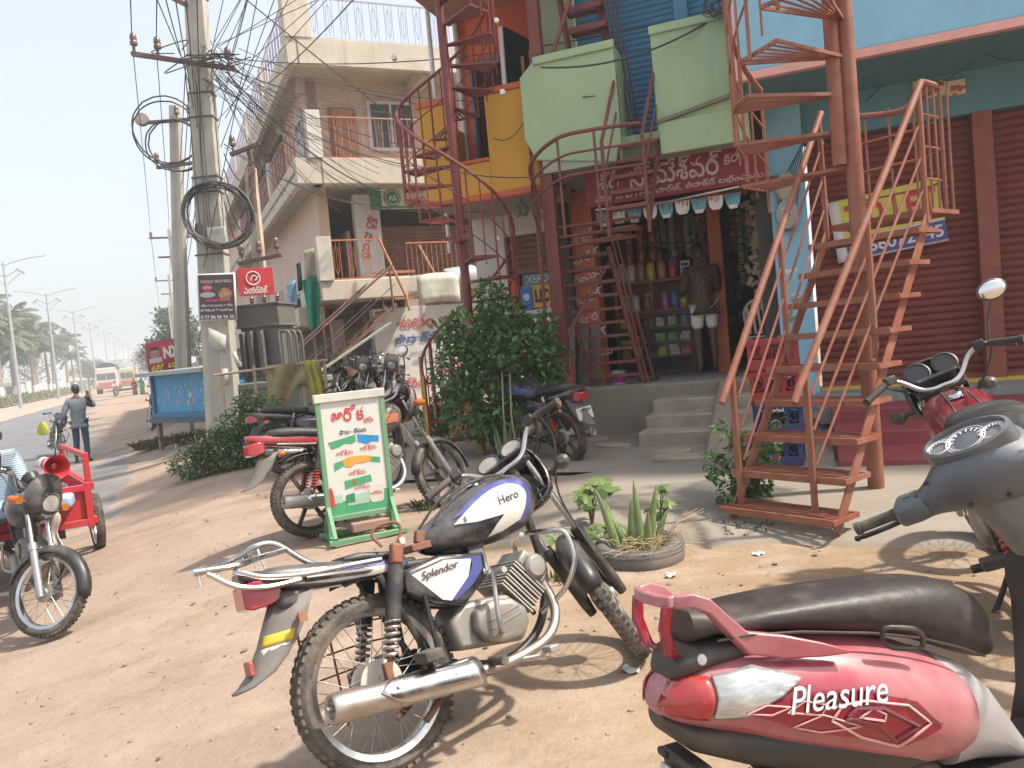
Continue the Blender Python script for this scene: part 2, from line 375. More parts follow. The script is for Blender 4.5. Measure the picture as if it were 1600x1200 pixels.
rp_=random.Random(11); protos=[palm(h,rp_) for h in (4.6,5.3,3.9)]
spots=[(-16.6,90),(-17.4,96),(-16.4,102),(-17.2,108),(-16.5,114),(-17.5,121),(-16.4,128),(-17,136),(-16.6,146),(-17.3,158),(-16.5,172),(-17,190),(-20.5,104),(-20.8,120),(-20.6,140)]
ords=['first','second','third','fourth','fifth','sixth','seventh','eighth','ninth','tenth','eleventh','twelfth','thirteenth','fourteenth','fifteenth','sixteenth','seventeenth','eighteenth','nineteenth','twentieth','twenty first','twenty second','twenty third','twenty fourth']
for i,(q,s) in enumerate(spots):
    P=qs(q,s,-.35); lab=('%s palm of the verge row counted from the near end'%ords[i]) if i<12 else ['rear palm behind the nearest of the verge row','rear palm behind the fourth of the verge row','rear palm behind the sixth of the verge row'][i-12]
    if i<3: o=protos[i]; o.location=P; o['label']=lab; o.scale=(1.65,)*3
    else: o=dup(protos[i%3],P,rp_.uniform(0,6),lab,scale=rp_.uniform(1.4,1.8))
# low hedge, cut as one mass
hd=MB()
for k in range(2600):
    s=78+120*rn.random()**1.6; q=-16.0+rn.gauss(0,.4); z=-.3+.8*rn.random()
    leaves(hd,qs(q,s,z),.3,4,.34,rn,.6)
tag(hd.build('hedge_foliage',pm('hedge_leaf',(.17,.16,.05),.7,var=.4,island=.7,leaf=.2)),kind='stuff')
grey=pm('lamp_grey',(.36,.37,.38),.5,metal=.3)
def lamp(label,loc,rz):
    t=thing('street_lamp',label,'street lamp',loc,rz,'double armed lamps along the verge'); h=9.0
    MB().tube([(0,0,0),(0,0,h*.6),(0,0,h)],[.11,.085,.06],8).build('pole',grey,t)
    for s in (-1,1):
        a=MB(); a.tube(cat([(0,0,h-.25),(.6*s,0,h-.02),(1.6*s,0,h+.22)],5),.035,6); ao=a.build('arm',grey,t)
        MB().box((1.95*s,0,h+.27),(.75,.2,.09),Matrix.Rotation(-.12*s,3,'Y')).build('lamp_head',pm('lamp_head',(.5,.5,.5),.4),ao)
        b=MB(); b.tube(cat([(0,0,h-.9),(.35*s,0,h-.75),(.75*s,0,h-.45)],5),.03,6); b.tube(cat([(.0,0,h-1.5),(.45*s,0,h-1.05),(.85*s,0,h-.75)],5),.025,6); bo=b.build('bracket',grey,t)
        MB().box((.85*s,0,h-.62),(.5,.16,.12),Matrix.Rotation(.6*s,3,'Y')).build('lower_lamp_head',pm('lamp_head2',(.3,.31,.32),.4),bo)
    return t
l0=lamp('first double armed lamp post of the verge row from the near end',qs(-18,0),QANG)
tops=[(5,412),(72,460),(114,487),(139.5,505),(162,516),(177,526),(191,534),(199,539),(206,542)]
for i,(x,y) in enumerate(tops):
    hz=611-x*.0925; Y=(12.7-HC)*FPX/(hz-y); P=at(x,y,Y); P.z=-.35
    if i==0: l0.location=P; l0.scale=(1.45,)*3
    else: dup(l0,P,QANG,'%s double armed lamp post of the verge row from the near end'%ords[i])
# ---------------------------------------------------------------- trees
barkm=pm('bark',(.20,.15,.11),.9,var=.3,scale=8,bump=.5)
def tree(label,loc,h,r,mat,seed,n=3000,size=.35,group=None,name='leafy_tree'):
    rnd=random.Random(seed); t=thing(name,label,'tree',loc,0,group)
    tr=MB(); tr.tube([(0,0,-.2),(.05,0,h*.25),(0,.08,h*.5)],[.06*r+.08,.05*r+.05,.04*r],8)
    for k in range(6):
        a=k*1.05+rnd.random(); tr.tube([(0,.08,h*.42),(math.cos(a)*r*.4,math.sin(a)*r*.4,h*.62),(math.cos(a)*r*.7,math.sin(a)*r*.7,h*.8)],[.05*r,.03*r,.015*r],6)
    tr.build('trunk',barkm,t); cr=MB()
    for k in range(16):
        a=rnd.uniform(0,2*PI); rr=r*math.sqrt(rnd.random())*.75; zz=h*rnd.uniform(.5,.98); q=r*rnd.uniform(.25,.45)*(1.15-abs(zz/h-.7))
        leaves(cr,(rr*math.cos(a),rr*math.sin(a),zz),(q*1.1,q*1.1,q*.8),n//16,size,rnd)
    cr.build('crown',mat,t); return t
tl=pm('tree_leaf',(.06,.085,.028),.6,var=.45,island=.6,leaf=.25); tl2=pm('tree_leaf_dry',(.14,.13,.055),.7,var=.4,island=.6,leaf=.25)
tree('big round leafy tree behind the red banner at the end of the roadside',qs(2.2,84,0),7.6,3.6,tl,1,3600,.4)
tree('dark bushy tree under the big round tree at the roadside',qs(.3,108,0),5.0,2.6,tl,2,2000,.4)
for i,(q,s,h,r,m,lab) in enumerate([(-16.5,232,7,4,tl2,'dry olive tree on the far verge nearest after the palm row'),(-15.5,205,6.5,4,tl,'green tree on the far verge beside the lorry'),(-17,250,8,5,tl2,'tall dry olive tree on the far verge beyond the lorry'),(-15,290,8,5,tl,'small distant green tree where the far verge meets the skyline'),(0,150,7,4,tl2,'dry tree beyond the parked cars on the shop side'),(-2.,210,8,5,tl,'hazy green tree closing the road on the shop side'),(-9,330,9,6,tl,'hazy tree clump in the middle at the road end'),(-25,120,7,4.5,tl2,'olive bush tree behind the palm trunks near the lamp'),(-26,150,8,5,tl,'green tree behind the middle of the palm row'),(-25,98,6,4,tl,'green tree behind the first palms of the row'),(-24,185,8,5,tl2,'olive tree behind the far end of the palm row')]):
    tree(lab,qs(q,s,-.4),h,r,m,20+i,1500,.45)
# distant houses past the bend, with floors and windows
def far_house(label,q,s,wd,dp,fl,col,nw):
    t=thing('distant_house',label,'house',qs(q,s,-.5),QANG,'pale houses at the road end'); h=3.2*fl
    MB().box((0,0,h/2),(wd,dp,h)).build('wall',pm('far_wall_%.2f_%.2f'%(col[0],col[2]),col,.9,var=.08,scale=.3,streak=.3),t,smooth=False)
    r=MB(); r.box((0,0,h+.08),(wd+.5,dp+.5,.16)); r.box((0,-dp/2-.1,h+.6),(wd+.4,.12,.9)); r.build('roof',pm('far_roof',(.5,.47,.43),.9),t,smooth=False)
    wn=pm('far_window',(.05,.06,.07),.2)
    for f in range(fl):
        for k in range(nw):
            x=-wd/2+(k+.5)*wd/nw; z=f*3.2+1.7; MB().box((x,-dp/2-.02,z),(1.1,.08,1.3)).build('window',wn,t,smooth=False)
        MB().box((0,-dp/2-.35,f*3.2+2.75),(wd,.7,.09)).build('sunshade',pm('far_roof',(.5,.47,.43)),t,smooth=False)
far_house('small white two storey house far beyond the lorry',-12,300,9,8,2,(.66,.65,.62),4)
far_house('cream two storey house where the lamp row vanishes',-20,260,10,8,2,(.62,.56,.47),4)
far_house('pale grey two storey house at the very end of the road',-4,330,14,9,3,(.55,.57,.6),4)
far_house('low pink house behind the palm trunks',-32,140,12,8,1,(.6,.42,.36),3)
far_house('pale green low house behind the far palms',-30,180,10,8,1,(.4,.52,.44),3)
# ---------------------------------------------------------------- shop row helpers (u along the row, w into it)
def ub(mb,u0,u1,w0,w1,z0,z1): return mb.box(((u0+u1)/2,(w0+w1)/2,(z0+z1)/2),(abs(u1-u0),abs(w1-w0),abs(z1-z0)))
def usite(name,label,cat,u,w,group=None):
    t=thing(name,label,cat,uw(u,w,0),UANG,group); return t,V((u,w,0))
def P1(mb,name,mat,t,off,bevel=.006,smooth=True,**k):
    if name in SPLIT:
        for q in islands(mb): r=q.build(name,mat,t,smooth=smooth,bevel=bevel,off=off,**k)
        return r
    return mb.build(name,mat,t,smooth=smooth,bevel=bevel,off=off,**k)
SPLIT={'parapet_post','bracket_beam','balcony_post','shop_pillar','terracotta_trim','white_strip','lower_grille_x'}
def slats(mb,u0,u1,z0,z1,w,pitch=.075,amp=.016):          # rolling shutter: rounded horizontal ribs
    n=int((z1-z0)/pitch); prof=[]
    for i in range(n*6+1):
        t=i/6; zz=z0+t*(z1-z0)/n; prof.append((zz,w-amp*abs(math.sin(PI*t))**.6))
    vs=[];fs=[]
    for (zz,ww) in prof: vs+=[V((u0,ww,zz)),V((u1,ww,zz))]
    for i in range(len(prof)-1): fs.append((2*i,2*i+1,2*i+3,2*i+2))
    return mb.add(vs,fs)
X=V((1,0,0));Y_=V((0,1,0));Z=V((0,0,1))
bluep=pm('sky_blue_paint',(.23,.47,.62),.75,var=.07,scale=2,dirt=.12,dcol=(.2,.3,.36),streak=.18,scol=(.2,.33,.4))
teal=pm('teal_shaded_paint',(.10,.25,.30),.75,var=.08,scale=3,dirt=.1)  # teal tone carries the underside's shade in its colour; beam and wall share it
pink=pm('pink_trim',(.68,.36,.32),.75,var=.1,dirt=.1)
redsh=pm('red_shutter',(.16,.024,.011),.55,var=.16,scale=3,dirt=.25,dcol=(.18,.085,.06),dscale=1.5,stretch=(1,1,4))
redpost=pm('red_post',(.24,.06,.035),.55,var=.15,dirt=.15)
redstep=pm('red_step',(.27,.05,.055),.6,var=.15,scale=3,dirt=.3,dcol=(.32,.18,.17))
concrete=pm('concrete',(.33,.30,.26),.92,var=.16,scale=2.2,dirt=.4,dcol=(.22,.19,.16),bump=.25,bscale=25,streak=.35)
plaster=pm('cement_plaster',(.27,.225,.175),.9,var=.15,scale=2.5,dirt=.35,dcol=(.2,.16,.13),bump=.2,streak=.45,scol=(.15,.12,.10))
stone=pm('rough_stone',(.33,.275,.215),.92,var=.22,scale=4,dirt=.35,dcol=(.25,.2,.16),bump=.5,bscale=12)
green=pm('pale_green_paint',(.34,.46,.28),.8,var=.06,scale=1.5,dirt=.22,dcol=(.27,.36,.24),dscale=1.8,streak=.25,scol=(.24,.31,.2))
greenu=pm('green_underside',(.33,.36,.3),.85,dirt=.3)
yell=pm('yellow_paint',(.58,.30,.035),.75,var=.06,scale=2,dirt=.15,dcol=(.45,.25,.06),streak=.2,scol=(.35,.2,.05))
oran=pm('orange_red_wall',(.66,.14,.06),.8,var=.08,scale=2,dirt=.15,dcol=(.36,.1,.05),streak=.2,scol=(.3,.08,.04))
orange=pm('orange_paint',(.52,.13,.05),.75,var=.08,dirt=.25,dcol=(.34,.12,.07))
whitep=pm('white_wall',(.56,.54,.50),.85,var=.06,dirt=.2,dcol=(.42,.39,.35),streak=.25,scol=(.33,.3,.27))
blush=pm('blue_shutter',(.055,.20,.34),.5,var=.12,scale=2,dirt=.18,dcol=(.08,.2,.28))
brsh=pm('brown_shutter',(.17,.075,.05),.6,var=.15,dirt=.25,stretch=(1,1,4))
maroon=pm('maroon_sign',(.20,.011,.013),.6,var=.12,dirt=.2,dcol=(.2,.06,.05))
offwh=pm('sign_white',(.66,.62,.58),.7,var=.06); signred=pm('letter_red',(.50,.03,.04),.6); signblue=pm('letter_blue',(.03,.07,.32),.6); signyel=pm('sign_yellow',(.72,.58,.05),.6); black=pm('black',(.02,.02,.022),.5)
dark=pm('dark_inside',(.035,.03,.028),.9); teak=pm('counter_wood',(.30,.08,.035),.5,var=.25,scale=4,stretch=(1,1,5)); dkwood=pm('dark_wood',(.07,.035,.025),.55,var=.2)
glass=pm('cabinet_glass',(.75,.8,.8),.06,trans=.95,alpha=.25,var=0)
# ================================================================ BLUE BUILDING
t,o=usite('blue_shop','sky blue shop building with closed red shutters and a to let banner','building',2.5,9.2)
m=MB(); ub(m,-.33,.03,9.05,9.45,.3,3.62); P1(m,'pillar',bluep,t,o)
m=MB(); ub(m,.03,14,9.2,9.5,3.2,3.66); ub(m,-.5,14,9.5,9.7,3.6,11); ub(m,5.5,14,9.2,9.5,.3,3.2); ub(m,-.5,14,9.7,14,10.8,11); P1(m,'wall',teal,t,o)  # height and far end, out of view, extended to block the sun
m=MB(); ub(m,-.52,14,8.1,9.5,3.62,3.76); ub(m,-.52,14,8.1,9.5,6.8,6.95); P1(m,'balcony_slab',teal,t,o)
m=MB(); ub(m,-.52,14,7.98,8.1,3.68,5.0); ub(m,-.52,14,7.98,8.1,6.8,8.0); ub(m,-.52,-.42,8.1,9.5,3.76,5.0); P1(m,'parapet',bluep,t,o,.012)
m=MB(); ub(m,-.525,14,7.965,8.05,3.6,3.68); ub(m,-.56,-.5,7.97,8.05,3.6,5.0); ub(m,-.56,-.5,8.05,9.5,3.6,3.68); P1(m,'edge_trim',pink,t,o)
for a,b in ((.06,1.62),(1.80,3.4),(3.58,5.3)):
    m=MB(); slats(m,a,b,.52,3.2,9.36,.078); P1(m,'shutter',redsh,t,o,0)
    m=MB(); ub(m,a,b,9.3,9.38,.50,.58); P1(m,'shutter_bottom_bar',redpost,t,o)
for a in (1.62,3.4):
    m=MB(); ub(m,a,a+.18,9.18,9.4,.5,3.2); P1(m,'shutter_post',redpost,t,o)
m=MB(); ub(m,.0,5.5,8.7,9.9,.2,.5); P1(m,'plinth',pm('ledge_stone',(.25,.26,.25),.8,var=.3,scale=6,dirt=.3),t,o)
m=MB(); ub(m,.0,5.5,9.16,9.3,.5,.535); P1(m,'yellow_line',pm('yellow_line',(.65,.42,.05),.7,dirt=.2),t,o,.002)
for i,(w0,z1) in enumerate(((8.1,.375),(7.45,.25),(6.75,.125))):
    m=MB(); ub(m,.12,5.5,w0,8.72,-.1,z1+.03); P1(m,'step',redstep,t,o,.012)
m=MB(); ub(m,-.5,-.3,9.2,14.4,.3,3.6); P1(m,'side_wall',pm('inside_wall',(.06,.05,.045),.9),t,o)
for k,(x0,y0,x1,y1) in enumerate(((1427,138,1452,150),(1450,132,1478,152),(1480,128,1508,150))):
    a=fp(x0,y1,9.18);b=fp(x1,y0,9.18); m=MB(); ub(m,a[0],b[0],9.16,9.2,a[1]-.01,a[1]+.14); q=P1(m,'wall_tile',pm('cream_tile',(.6,.53,.4),.4,var=.1),t,o,.004)
    m=MB(); rr=random.Random(k)
    for j in range(9): m.ell(((a[0]+b[0])/2+rr.gauss(0,.035),9.158,a[1]+.065+rr.gauss(0,.022)),(.024,.004,.018),8,5)
    P1(m,'flower_motif',pm('tile_orange',(.4,.13,.03),.5),q,V((0,0,0)) if False else o,0)
# poster butterflies on the pillar (coloured stickers)
for (x,y,c) in ((1247,470,(.4,.25,.15)),(1238,500,(.15,.3,.12)),(1236,425,(.75,.75,.75)),(1245,462,(.55,.5,.5))):
    a=fp(x,y,9.05); m=MB()
    for k,(du,dz,ru,rz) in enumerate(((-.035,.01,.04,.022),(.03,.02,.035,.02),(0,-.02,.03,.014))): m.ell((a[0]+du,9.047,a[1]+dz),(ru,.004,rz),8,5)
    P1(m,'sticker',pm('sticker%.2f'%c[0],c,.6,var=.5,scale=30),t,o,0)
# electric meters
for k,(x,y,lab) in enumerate(((1229,292,'upper grey electric meter on the blue pillar'),(1230,335,'lower electric meter in a clear box on the blue pillar'))):
    a=fp(x,y,9.0); tt=thing('electric_meter',lab,'electric meter',uw(a[0],9.05,a[1]),UANG)
    rings=[[V((.125*sx*math.cos(p)+0,-d,.155*math.sin(p))) for p in [2*PI*i/20 for i in range(20)]] for d,sx in ((0,1),(.06,1),(.10,.9),(.115,.7))]
    MB().loft(rings).build('case',pm('meter_case%d'%k,((.33,.29,.22),(.30,.32,.32))[k],.5,dirt=.3),tt)
    MB().box((0,-.118,.03),(.10,.012,.075)).build('dial',pm('meter_dial',(.55,.53,.48),.4),tt,bevel=.004)
    MB().box((0,-.122,.035),(.07,.012,.02)).build('counter_window',black,tt)
    MB().box((0,-.07,-.15),(.13,.08,.05)).build('terminal_cover',pm('meter_term',(.12,.11,.1),.5),tt,bevel=.008)
m=MB()
for k in range(7):
    a=1215+k*5; m.tube(cat([fpw(1240+k*4,250,8.9)+V((0,0,.05*k)),fpw(a,300+k*3,8.98),fpw(1222+k*3,350+k*2,9.0)],6),.005,5)
tag(m.build('meter_cables',black),'tangle of thin black cables around the electric meters','cables')
# to let banner
cs=[fpw(1310,412,9.28),fpw(1482,376,9.28),fpw(1463,284,9.28),fpw(1294,318,9.28)]
BX=(cs[1]-cs[0]); BY=(cs[3]-cs[0]); bw=BX.length; bh=BY.length; bx=BX.normalized(); bn=bx.cross(Z).normalized(); byy=(Z-bx*bx.dot(Z)).normalized(); bo=cs[0]
t=thing('to_let_banner','yellow and white to let banner with a phone number on the red shutter','banner',bo)
def bsheet(u0,u1,v0,v1,d): return MB().sheet(lambda a,b: bx*(u0+(u1-u0)*a)*bw+byy*(v0+(v1-v0)*b)*bh+bn*(d+.008*math.sin(9*(u0+(u1-u0)*a))*math.sin(5*(v0+(v1-v0)*b))),16,8)
bsheet(0,1,0,1,.02).build('cloth',offwh,t,solid=.003)
bsheet(.1,1,.36,1,.026).build('yellow_field',pm('banner_yellow',(.56,.53,.08),.7),t)
bsheet(.1,1,.03,.33,.026).build('blue_field',pm('banner_blue',(.07,.08,.28),.7),t)
bl=lambda x,y,wd,body,mat,name,bold,h=None: MB().text(body,bx*bw*x+byy*bh*y+bn*.034,bx,byy,width=wd,height=h,bold=bold).build(name,mat,t)
bl(.55,.68,bw*.82,'TO LET',signred,'lettering',.03,bh*.42)
bl(.55,.18,bw*.84,'9866072345',offwh,'phone_number',.02,bh*.2)
# ================================================================ GREEN BUILDING: platform, steps, shop, balcony
t,o=usite('green_shop','pale green two storey shop with a maroon sign and dark general store','building',-1.6,9.1)
m=MB(); ub(m,-3.0,-.32,9.1,14.4,-.1,.70); P1(m,'platform',plaster,t,o,.02)
m=MB(); rr=random.Random(5); 
for i in range(5):
    for j in range(3):
        u0=-2.98+i*.53; w0=9.1+j*.68; ub(m,u0+.01,u0+.515,w0+.005,w0+.67,.69,.708+.006*rr.random())
P1(m,'paving_slabs',pm('slab_stone',(.27,.245,.225),.85,var=.25,scale=3,dirt=.3),t,o,.006)
for i,(w0,z1,u0,u1) in enumerate(((8.72,.555,-1.72,-1.02),(8.36,.42,-1.74,-1.02),(8.02,.285,-1.76,-1.02))):
    m=MB(); ub(m,u0,u1,w0,9.12,-.1,z1); P1(m,'stone_step',stone,t,o,.02)
m=MB(); m.prism([(9.12,.72),(9.12,-.1),(7.5,-.1),(7.5,.12)],(-1.02,0,0),Y_,Z,.2); P1(m,'sloped_kerb',plaster,t,o,.02)
for i,(w0,z1) in enumerate(((8.72,.555),(8.36,.42),(8.02,.285))):
    m=MB(); ub(m,-.82,-.34,w0,9.12,-.1,z1); P1(m,'stone_step',stone,t,o,.02)
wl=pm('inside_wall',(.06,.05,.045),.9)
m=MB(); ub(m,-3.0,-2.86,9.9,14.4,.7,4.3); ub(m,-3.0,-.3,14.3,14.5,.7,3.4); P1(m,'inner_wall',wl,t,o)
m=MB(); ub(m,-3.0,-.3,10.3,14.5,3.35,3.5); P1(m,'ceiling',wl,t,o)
m=MB(); ub(m,-2.86,-2.56,10.0,10.3,.7,3.2); P1(m,'orange_pillar',orange,t,o)
m=MB(); ub(m,-1.16,-1.0,10.35,10.5,.7,3.2); P1(m,'inner_post',orange,t,o)
# writing on the orange pillar
m=MB()
for k,b in enumerate(['మొబైల్','రీచార్జ్','లభించును','జిరాక్స్','కూల్','డ్రింక్స్','లభించును']):
    P1(MB().text(b,(-2.71,9.994,2.62-k*.26),V((.96,0,.25)),V((-.1,0,1)),height=.13,bold=.012),'painted_word',offwh,t,o,0)
m=MB(); ub(m,-2.34,-.36,8.92,9.0,2.80,3.22); so_=P1(m,'sign_board',maroon,t,o)
m=MB(); m.text('సోమేశ్వర్',(-1.3,8.915,3.08),X,Z,width=1.02,height=.27,bold=.012); m.text('శ్రీ',(-2.05,8.915,3.07),X,Z,height=.2,bold=.012); m.text('కిరాణా',(-.60,8.915,3.12),V((.97,0,.22)),Z,width=.36,height=.11,bold=.008)
m.text('మొబైల్ DTH రీచార్జ్, జిరాక్స్ లభించును',(-1.3,8.915,2.87),X,Z,width=1.85,height=.10,bold=.008)
P1(m,'lettering',pm('sign_letters',(.50,.40,.39),.7),so_,o,0)
# balcony: two parapet panels with a gap, slab, upper wall with blue shutter
m=MB(); ub(m,-2.72,-.48,8.62,10.3,3.2,3.36); P1(m,'balcony_slab',greenu,t,o)
m=MB(); m.prism([(-2.9,3.62),(-2.78,3.36),(-1.80,3.18),(-1.80,4.46),(-2.72,4.46),(-2.9,4.3)],(0,8.72,0),X,Z,.12); ub(m,-1.92,-1.80,8.72,9.3,3.3,4.44); ub(m,-2.88,-2.76,8.72,9.8,3.5,4.4)
P1(m,'parapet',green,t,o,.012)
m=MB(); m.prism([(-1.40,3.36),(-.48,3.36),(-.48,4.50),(-1.40,4.50)],(0,8.72,0),X,Z,.12); ub(m,-1.38,-.46,8.57,8.62,3.18,3.52);  P1(m,'parapet',green,t,o,.012)
m=MB(); ub(m,-1.41,-.47,8.57,8.63,4.44,4.53); ub(m,-2.72,-1.79,8.57,8.63,4.40,4.49); P1(m,'coping',green,t,o,.01)
m=MB(); m.prism([(-1.40,3.50),(-1.40,3.54),(-.48,3.70),(-.48,3.66)],(0,8.6,0),X,Z,.05); P1(m,'sloping_ledge',pm('dark_ledge',(.17,.18,.13),.9,dirt=.3),t,o,.004)
m=MB(); ub(m,-1.8,-1.4,8.62,8.74,3.18,3.45); P1(m,'gap_sill',pm('stained_green',(.35,.42,.24),.9,dirt=.7,dcol=(.12,.12,.08),dscale=9),t,o)
m=MB(); ub(m,-2.95,-2.52,9.75,9.95,3.36,10); ub(m,-2.95,-.4,9.85,9.98,6.2,10); ub(m,-2.95,-.45,8.6,9.9,6.6,6.75); ub(m,-2.95,-.4,9.98,14,9.8,10); P1(m,'upper_wall',green,t,o)  # unseen upper height raised so its shadow covers the stairs
m=MB(); slats(m,-2.5,-1.27,3.4,6.2,9.82,.07); slats(m,-1.12,-.42,3.4,6.2,9.82,.07); P1(m,'blue_shutter',blush,t,o,0)
m=MB(); ub(m,-1.28,-1.12,9.7,9.86,3.4,6.2); P1(m,'shutter_post',pm('blue_post',(.06,.22,.36),.5),t,o)
# ---------------- shop fittings
def utag(mb,name,mat,label,cat,u,w,z,group=None,**k):
    o=mb.build(name,mat,None,**k); o.location=uw(u,w,z); o.rotation_euler=(0,0,UANG); return tag(o,label,cat,group)
def jar(u,w,z,r,h,fill,cap,label):
    t=thing('sweet_jar',label,'jar',uw(u,w,z),UANG,'jars in the general store')
    MB().lathe([(0,0),(r*.95,0),(r,.01),(r,h*.75),(r*.72,h*.88),(r*.72,h*.9),(0,h*.9)],n=14).build('body',pm('jar_'+'_'.join('%.2f'%c for c in fill),fill,.2,var=.6,scale=45,spec=.6,coat=.6),t)
    MB().lathe([(0,h),(r*.74,h),(r*.78,h*.98),(r*.78,h*.87),(0,h*.87)],n=14).build('lid',pm('lid_'+'_'.join('%.2f'%c for c in cap),cap,.4),t); return t
# display counter: lower glass cabinet and upper jar shelf
CU0,CU1,CW=-2.55,-1.47,10.75
t=thing('shop_counter','wooden shop counter with glazed jar shelf over a dark glass cabinet','counter',uw(CU0,CW,.7),UANG); cw=CU1-CU0
m=MB(); m.box((cw/2,.25,.04),(cw,.5,.08)); m.box((cw/2,.25,.84),(cw,.5,.06)); m.box((.02,.25,.44),(.04,.5,.8)); m.box((cw-.02,.25,.44),(.04,.5,.8)); m.box((cw/2,.48,.44),(cw,.03,.8)); m.box((cw*.42,.02,.44),(.05,.04,.8)); m.build('cabinet_frame',dkwood,t,bevel=.004)
for k,z in enumerate((.26,.46,.66)): MB().box((cw/2,.25,z),(cw-.1,.44,.014)).build('shelf',pm('shelf_board',(.22,.2,.18),.6),t)
m=MB(); m.box((cw/2,.30,.89),(cw,.4,.04)); m.box((cw/2,.30,1.30),(cw+.04,.44,.045)); 
for x in (.02,cw*.48,cw-.02): m.box((x,.12,1.1),(.05,.04,.40))
m.box((cw/2,.5,1.1),(cw,.02,.4)); m.build('jar_case',teak,t,bevel=.004)
MB().box((cw/2,.005,.44),(cw-.1,.006,.72)).build('front_glass',glass,t)
rr=random.Random(9); cols=[(.75,.05,.04),(.8,.65,.05),(.12,.6,.12),(.75,.15,.4),(.08,.28,.75),(.85,.35,.05),(.75,.72,.65),(.45,.22,.12),(.05,.55,.6)]
snames=['red','yellow','green','pink','blue','orange','white','brown','teal']; k=0
for s_,z in enumerate((.97,1.17,1.38)):
    for j in range(6):
        c=rr.randrange(9); wdt=rr.uniform(.07,.14); h=rr.uniform(.05,.13); x=CU0+.1+j*.165+rr.uniform(0,.02)
        m=MB().box((0,0,h/2),(wdt,.1,h),Matrix.Rotation(rr.uniform(-.2,.2),3,'Z')); 
        if rr.random()<.5: m.box((rr.uniform(-.02,.02),.0,h+.02),(wdt*.8,.08,.04))
        utag(m,'goods_packet',pm('packet_'+snames[c],cols[c],.45,var=.3,scale=20),'%s packet %s from the wall side on the %s shelf of the glass cabinet'%(snames[c],ords[j],('lowest','middle','upper')[s_]),'packet',x,CW+.14,z+.0,'packets in the glass cabinet',bevel=.004)
for j,(x,c,cp,lab) in enumerate(((-2.42,2,6,'teal lidded'),(-2.30,6,2,'pale green'),(-2.12,7,6,'brown biscuit'),(-1.88,3,2,'pink sweets'),(-1.75,4,4,'blue wrapped sweets'),(-1.62,1,2,'yellow sweets'))):
    jar(x,CW+.3,.7+.91,.062,.24,cols[c],cols[cp],'%s jar inside the glazed jar shelf'%lab)
for j,(x,c,cp,lab) in enumerate(((-2.47,6,6,'clear glass'),(-2.33,6,0,'white wafers'),(-2.19,7,0,'dark brown snacks'),(-2.05,1,0,'yellow crisps'),(-1.90,5,0,'bright orange sweets'),(-1.74,0,4,'red and blue sweets'))):
    jar(x,CW+.3,.7+1.325,.065,.27,cols[c],cols[cp],'%s jar standing on top of the jar shelf'%lab)
for j in range(3):
    for kk in range(2): jar(-2.36+j*.17,CW+.42,2.3+kk*.26,.07,.25,(.32,.06,.03),(.45,.06,.04),'red lidded jar %s from the wall in the %s row of the back stack'%(ords[j],('lower','upper')[kk]))
utag(MB().box((0,0,.1),(.12,.01,.2)),'payment_card',offwh,'white payment card leaning on the counter top','card',-1.58,CW+.15,.7+1.33,rot=None) if False else None
q=thing('payment_card','white payment card with a dark square leaning on the counter top','card',uw(-1.55,CW+.12,2.03),UANG); MB().box((0,0,.1),(.13,.012,.2)).build('card',offwh,q,bevel=.003); MB().box((0,-.008,.15),(.1,.004,.04)).build('heading',signblue,q); MB().box((0,-.008,.07),(.08,.004,.08)).build('grey_square',pm('mid_grey',(.25,.25,.26),.6),q)
# strips of sachets hanging at the back, and wall shelves
sm=[pm('sachet_%d'%i,c,.35,var=.5,scale=14,island=.5) for i,c in enumerate(((.25,.12,.06),(.3,.26,.1),(.12,.2,.12),(.34,.32,.3),(.28,.06,.05)))]
for j in range(22):
    u=-1.95+j*.069; 
    if -1.2<u<-.98: continue
    m=MB(); n=rr.randint(6,11)
    for i in range(n): m.box((rr.gauss(0,.008),rr.gauss(0,.012),-i*.095),(.075,.02,.085),Matrix.Rotation(rr.uniform(-.25,.25),3,'Z')@Matrix.Rotation(rr.uniform(-.2,.2),3,'X'))
    utag(m,'sachet_strip',sm[j%5],'hanging strip of shiny sachets, %s in the row along the shop beam'%ords[j],'sachet strip',u,11.2+.14*(j%3),3.05-rr.uniform(0,.25),'sachet strips hanging in the shop',bevel=.006)
m=MB()
for i in range(46): m.box((rr.gauss(0,.06),rr.gauss(0,.03),-i*.032),(.12,.05,.06),Matrix.Rotation(rr.uniform(0,3),3,'Y'))
utag(m,'snack_bundle',pm('snack_bags',(.45,.33,.2),.4,var=.6,scale=12,island=.7),'big bundle of gold snack packets hanging beside the blue pillar','snack bundle',-.56,10.3,2.85,bevel=.008)
t=thing('stock_shelf','dim wooden wall shelf crowded with goods behind the counter','shelf',uw(-1.9,14.0,.7),UANG)
m=MB()
for z in (.6,1.0,1.4,1.8,2.2): m.box((0,0,z),(1.7,.3,.03))
for x in (-.85,0,.85): m.box((x,0,1.2),(.03,.3,2.4))
m.build('boards',dkwood,t)
m=MB()
for z in (.6,1.0,1.4,1.8,2.2):
    for j in range(13): h=rr.uniform(.1,.3); m.box((-.78+j*.13,0,z+.02+h/2),(.1,.15,h))
tag(m.build('stock',pm('stock',(.25,.14,.09),.5,var=.7,scale=3,island=1),t),kind='stuff')
